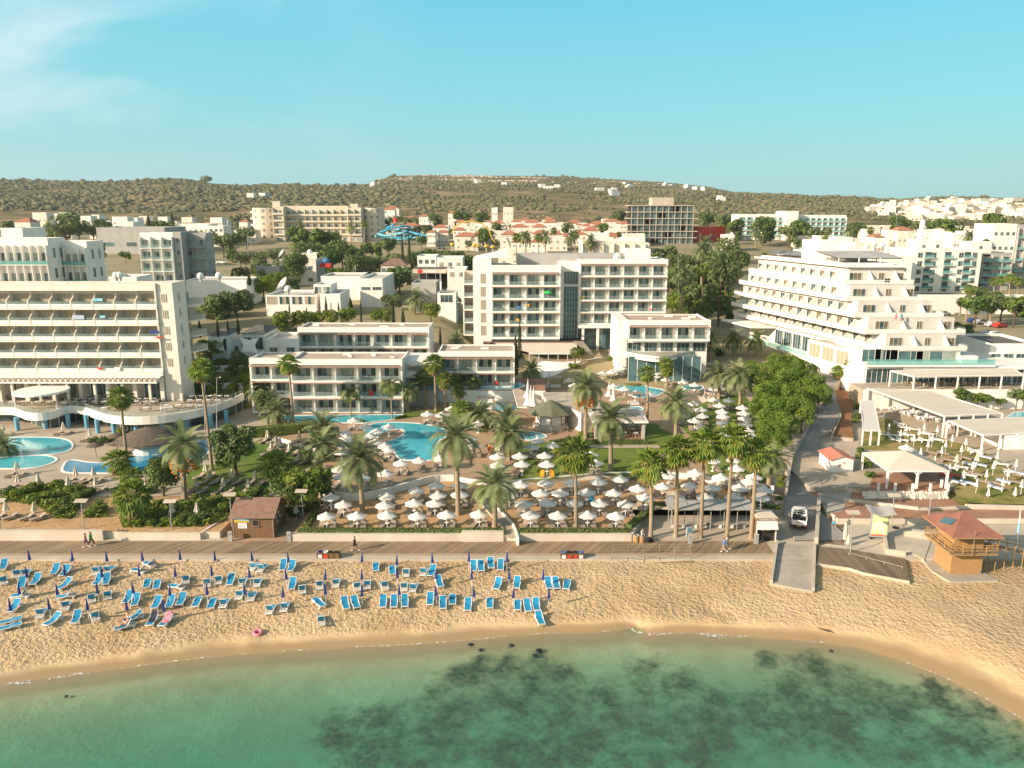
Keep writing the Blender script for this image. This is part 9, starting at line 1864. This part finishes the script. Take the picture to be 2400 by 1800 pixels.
curvewall('road_kerb',[W(*T('G4',*q),3.6)for q in((1455,500),(1235,880),(1185,1180))],2.0,3.95,.25,'concp','pale kerb on the left side of the grey road under the trees')
barrel('B5',478,355,'dark brown bin in the gap beside the concrete wall','wood',.3,.9)
for i,(x,y,tl)in enumerate(((1875,750,'M1'),(2160,770,'M1'))):
 p=WY(*T(tl,x,y),158.5);t=thing('shade_sail',f'white square shade sail hanging before the dark-roofed villa, {("left","right")[i]} one','sail',p);mb=MB();mb.add([(-1.9,0,1.6),(1.9,0,1.6),(1.9,-1.0,-1.6),(-1.9,-1.0,-1.6),(0,-.2,1.1),(1.2,-.5,0),(0,-.8,-1.1),(-1.2,-.5,0),(0,-.5,0)],[(0,4,8,7),(4,1,5,8),(8,5,2,6),(7,8,6,3)],'canv');mb.obj('cloth',t)
for i,(x,y,s)in enumerate(((1000,625,1.3),(1130,620,1.2),(820,705,1.3),(1010,690,1.4))):
 p=W(*T('G1',x,y),HS+2.1);t=thing('straw_parasol',f'dark straw parasol by the left pools, {od(sorted([1000,1130,820,1010]).index(x))} from the left','parasol',(p.x,p.y,HS),0,'dark straw parasols');mb=MB();mb.lathe([(.02,2.5),(s*.5,2.25),(s,1.95),(s,1.88),(.02,2.1)],'straw',12);mb.obj('canopy',t);mb=MB();mb.tube((0,0,0),(0,0,2.3),.05,.05,'wood');mb.obj('pole',t)
def strawbar():
 c=W(*T('G1',1290,640),HS+2.4);t=thing('straw_bar','round white pool bar under a large dark straw roof','bar',(c.x,c.y,HS));mb=MB();mb.lathe([(5.0,2.1),(5.0,2.25),(2.5,3.4),(.05,4.1)],'straw',24);mb.lathe([(.01,2.05),(5.0,2.1)],'wood',24);mb.obj('roof',t);mb=MB();mb.lathe([(2.6,0),(2.7,1.1),(2.4,1.12),(2.3,2.1)],'white2',20);mb.obj('counter',t)
strawbar()
def dish(px,py,Y,r,label):
 p=WY(px,py,Y);t=thing('satellite_dish',label,'dish',(p.x,Y,p.z));mb=MB();mb.X=Matrix.Rotation(R(-50),4,'Y')@Matrix.Rotation(R(25),4,'X');mb.lathe([(.01,-.5*r*.35),(r*.5,-.35*r*.35),(r,.45*r*.35)],'metal',18);mb.obj('bowl',t);mb=MB();mb.tube((0,0,-r*1.0),(0,0,-.1),.15,.1,'metal');mb.obj('mount',t)
dish(662,668,203,2.3,'big grey mesh satellite dish on the roof of the arcade restaurant');dish(660,594,270,1.6,'grey satellite dish on the cream theatre-like building')
def domes(L_,Y,ph):
 for i,(px,py)in enumerate(sorted(L_)):p=WY(px,py,Y);t=thing('roof_tank',f'small white round tank {ph}, {od(i)} from left','tank',(p.x,Y,p.z-.6));mb=MB();mb.ball((0,0,.7),.75,'white2',9,6);mb.tube((0,0,-.5),(0,0,.2),.3,.3,'metal');mb.obj('tank',t)
domes([(272,646),(281,646),(470,648),(513,647),(675,678)],166,'on the flat roofs behind the left hotel');domes([(2068,575),(2050,572),(2030,580),(2010,590),(1985,583)],222,'on the town roofs behind the pyramid hotel')
def slides():
 Y=430;t=thing('water_slides','tangled blue and turquoise water slides of the water park','water slide',tuple(WY(935,570,Y)))
 o=t.location
 def sl(P,r,m,nm='slide'):
  mb=MB();pts=[WY(px,py,Y+dy)-o for px,py,dy in P];pts=spl3(pts);mb.path(pts,[r*.45]*len(pts),m,7);mb.obj(nm,t)
 def spl3(P,k=4):
  out=[];Q=[P[0]]+P+[P[-1]]
  for i in range(1,len(Q)-2):
   p0,p1,p2,p3=Q[i-1:i+3]
   for s in range(k):u=s/k;out.append(.5*((2*p1)+(p2-p0)*u+(2*p0-5*p1+4*p2-p3)*u*u+(3*p1-p0-3*p2+p3)*u**3))
  return out+[P[-1]]
 sl([(932,523,0),(915,530,3),(905,536,6),(925,540,8),(950,537,4),(962,533,0),(945,530,-4),(915,536,-5),(890,545,-4)],1.1,'slide');sl([(885,548,0),(905,552,-3),(940,548,-4),(965,552,0),(940,560,5),(905,556,4),(880,553,0)],1.1,'bcyan');sl([(935,535,0),(960,545,4),(985,552,0),(965,558,-5),(930,556,-6),(905,562,-3)],1.0,'slide');sl([(945,545,2),(920,548,6),(900,556,3),(920,562,-2),(955,560,-4),(990,553,-6)],.9,'bcyan');sl([(940,540,0),(970,545,-3),(1000,553,-5)],.9,'slide');sl([(905,540,0),(890,550,0),(910,560,0),(940,565,0)],.9,'slide')
 mb=MB();a=WY(932,522,Y)-o
 for dx in(-3,3):
  for dy in(-3,3):mb.tube((a.x+dx,dy,-8),(a.x+dx,dy,a.z),.3,.3,'metal')
 mb.box((a.x-3.5,-3.5,a.z-.3),(a.x+3.5,3.5,a.z),'conc');mb.lathe([(1.3,0),(1.3,2.5),(.01,2.6)],'red',8,(a.x-1,0,a.z));mb.obj('tower',t)
 t2=thing('water_slides','yellow arching water slide among the cream villas','water slide',tuple(WY(1100,560,400)));mb=MB();pts=[WY(px,py,400)-t2.location for px,py in((1058,548),(1066,532),(1080,522),(1105,518),(1130,524),(1145,538),(1152,555),(1160,568))];mb.path(pts,[.35]*8,'ylw',6);mb.obj('slide',t2)
 for i,(px,py)in enumerate(((1060,568),(1112,570),(1120,572),(1140,572),(1155,574))):p=WY(px,py,395);q=thing('slide_tunnel',f'yellow rounded tunnel end of the water park, {od(i)} from left','water slide',(p.x,395,p.z-1));mb=MB();mb.ball((0,0,0),1.3,'ylw',9,5,.7);mb.obj('shell',q,smooth=True);mb=MB();mb.tube((0,0,-3),(0,0,-1),.4,.4,'metal');mb.obj('support',q)
slides()
def play(px,py,Y):p=WY(px,py,Y);t=thing('play_castle','small red and blue bouncy play castle beside the cream theatre-like building','play castle',p);mb=MB();mb.box((-1.8,-1.5,-1.2),(1.8,1.5,.2),'red');mb.lathe([(1.3,.2),(1.3,1.2),(.02,2.2)],'bluesh',8);mb.obj('castle',t)
play(765,618,265)
def station():
 Y=238;x0=pxX(968,Y,17);x1=pxX(1046,Y,17);zt=pxZ(631,Y);g=gk(x0,Y);t=thing('petrol_station','petrol station with a long tan canopy and a red round emblem','petrol station',((x0+x1)/2,Y+5,g));w=x1-x0;h=zt-g
 mb=MB();mb.box((-w/2,-5,h-1.2),(w/2,5,h),'beige');mb.box((-w/2+.2,-4.8,h),(w/2-.2,4.8,h+.05),'roofg');mb.obj('canopy',t)
 for x in(-w/2+1.5,w/2-2):mb=MB();mb.box((x-.25,-2,0),(x+.25,-1.5,h-1.2),'white2');mb.obj('post',t)
 mb=MB();mb.box((-w/2+1,5.2,0),(w/2,9,h-1.3),'dark');mb.obj('shop',t)
 mb=MB();mb.add([(-w*.28+.75*math.cos(R(a)),-5.03,h-.6+.75*math.sin(R(a)))for a in range(0,360,20)],[tuple(range(18))],'red');mb.obj('emblem',t)
 for i in range(3):mb=MB();mb.box((-w/2+3.5+i*3.2,-1,0),(-w/2+4.3+i*3.2,-.3,1.8),'red' if i%2 else 'plast');mb.obj('pump',t)
 mb=MB();mb.box((-w*.28+1.3,-5.04,h-.85),(-w*.28+5.2,-5.0,h-.35),'plast');mb.obj('name_strip',t)
station()
for(x,y,lb)in((1165,1455,'round concrete planter pot'),):pass
for i,(x,y)in enumerate(((250,300),(385,300),(525,300),(330,405),(930,215),(1600,360))):
 p=W(*T('G3',x,y),HU);t=thing('cabana',f'wooden-framed white daybed cabana, {od(i)} of those around the shaded pools','cabana',p,0,'wooden cabanas');mb=MB()
 for a in(-1.4,1.4):
  for b in(-1,1):mb.box((a-.1,b-.1,0),(a+.1,b+.1,2.3),'woodg')
 mb.obj('frame',t);mb=MB()
 for j in range(9):mb.box((-1.6+j*.38,-1.2,2.3),(-1.48+j*.38,1.2,2.42),'woodg')
 mb.quad([(-1.4,-1,2.28),(1.4,-1,2.28),(1.4,1,2.28),(-1.4,1,2.28)],'canv');mb.obj('roof_slats',t);mb=MB();mb.box((-1.1,-.8,.1),(1.1,.8,.5),'canv');mb.obj('daybed',t)
for i,(x,y)in enumerate(((670,1130),(705,1140))):pass
for i,(x,y)in enumerate(((850,500),(900,520),(1000,545),(1050,560),(1140,540),(1150,600),(1200,610),(1290,600),(1340,620),(980,460),(1040,470),(1100,480),(1160,520),(1240,570),(1420,660),(1470,690))):
 q=W(*T('G5',x,y),HU+.02);table_set(q.x,q.y,HU+.02,f'{od(i)} from the left, large sloping awning','plast','plast',4 if i%2 else 2,.4)
for i,(x,y)in enumerate(((990,240),(1090,245),(1200,255),(1320,245),(1380,240),(1500,245),(1560,235),(1650,240),(1870,240),(1930,235),(1000,190),(1180,200),(1420,200),(1700,205))):
 q=W(*T('G5',x,y),6.82);table_set(q.x,q.y,6.82,f'{od(i)} from the left, long awning below pyramid hotel','curt','woodo',2,.3*i)
sheet('right_terrace_floor',pxs('G5',[(400,330),(560,260),(900,260),(2300,260),(2300,570),(1990,575),(1420,800),(1330,760),(900,600),(680,560),(620,400),(380,400)]),HU,'deckp',.02)
dt=[o for o in COL.objects if o.name=='upper_terrace']
for tl,x,y,Y,w,h,m,lb in(('M1',845,378,139.8,1.7,.5,'bcyan','turquoise towel over a top-row balcony of the left hotel'),('M1',885,525,139.8,1.0,.45,'bcyan','small turquoise towel on the second-row balcony of the left hotel'),('M1',680,530,139.8,1.9,.75,'bstr','striped sheet hanging over a second-row balcony of the left hotel'),('M1',1330,655,139.8,1.5,.5,'navy','dark blue towels on the third-row right-end balcony of the left hotel'),('M1',1375,705,139.7,1.2,.3,'red','brown-red mat on the third-row right-end parapet of the left hotel'),('M1',862,972,139.6,.8,.4,'red','red bag on the ledge of the lowest balcony row of the left hotel'),('M1',1012,975,139.6,1.0,.6,'plast','white box on the ledge of the lowest balcony row of the left hotel'),('M3',430,627,183.8,1.5,.5,'bluesh','blue towels on a third-row balcony of the tall hotel left wing'),('M3',415,737,183.8,.8,.6,'ylw','yellow towel on a lower balcony of the tall hotel left wing'),('M3',510,610,183.8,.5,.7,'yel','orange towel on a third-row balcony of the tall hotel left wing'),('M2',995,1185,140.9,.8,.9,'red','red towel on the middle balcony row of the three-storey block'),('M2',2075,1100,151.8,.7,.8,'red','red life ring by the raised pool of the two-storey block'),('M3',985,540,186.8,.7,.6,'ylw','yellow item on a balcony of the tall hotel right wing'),('M3',1565,645,186.8,.8,.5,'pink','pink towel on a balcony of the tall hotel right wing')):
 p=WY(*T(tl,x,y),Y);o=MB();o.add([(-w/2,0,-h/2),(w/2,.0,-h/2),(w/2,.02,h/2),(-w/2,.02,h/2),(-w/2,.09,h/2),(w/2,.09,h/2),(w/2,.09,-h/3),(-w/2,.09,-h/3)],[(0,1,2,3),(3,2,5,4),(4,5,6,7)],m);tag(o.obj('balcony_towel' if 'box' not in lb and 'ring' not in lb and 'bag' not in lb else 'balcony_item',loc=p),lb,'towel' if 'towel' in lb or 'sheet' in lb or 'mat' in lb else 'item')
p=WY(*T('M3',678,500),183.9);t=thing('green_parasol','bright green parasol open on a balcony of the tall hotel left wing','parasol',p);mb=MB();mb.lathe([(.01,.5),(.7,.25),(1.0,-.1),(.98,-.15),(.01,.3)],'lime',10);mb.obj('canopy',t);mb=MB();mb.tube((0,0,-1.2),(0,0,.45),.03,.03,'white2');mb.obj('pole',t)
hz=bpy.data.materials.new('haze');hz.use_nodes=True;n=hz.node_tree.nodes;n.remove(n['Principled BSDF']);pv=n.new('ShaderNodeVolumePrincipled');pv.inputs['Color'].default_value=(.86,.90,.92,1);pv.inputs['Density'].default_value=HAZE
pv.inputs['Anisotropy'].default_value=.2;hz.node_tree.links.new(pv.outputs[0],n['Material Output'].inputs['Volume'])
M['haze']=hz
if HAZE:mb=MB();mb.box((-6500,-120,-14),(6500,4400,300),'haze');kind(mb.obj('haze'),'stuff')
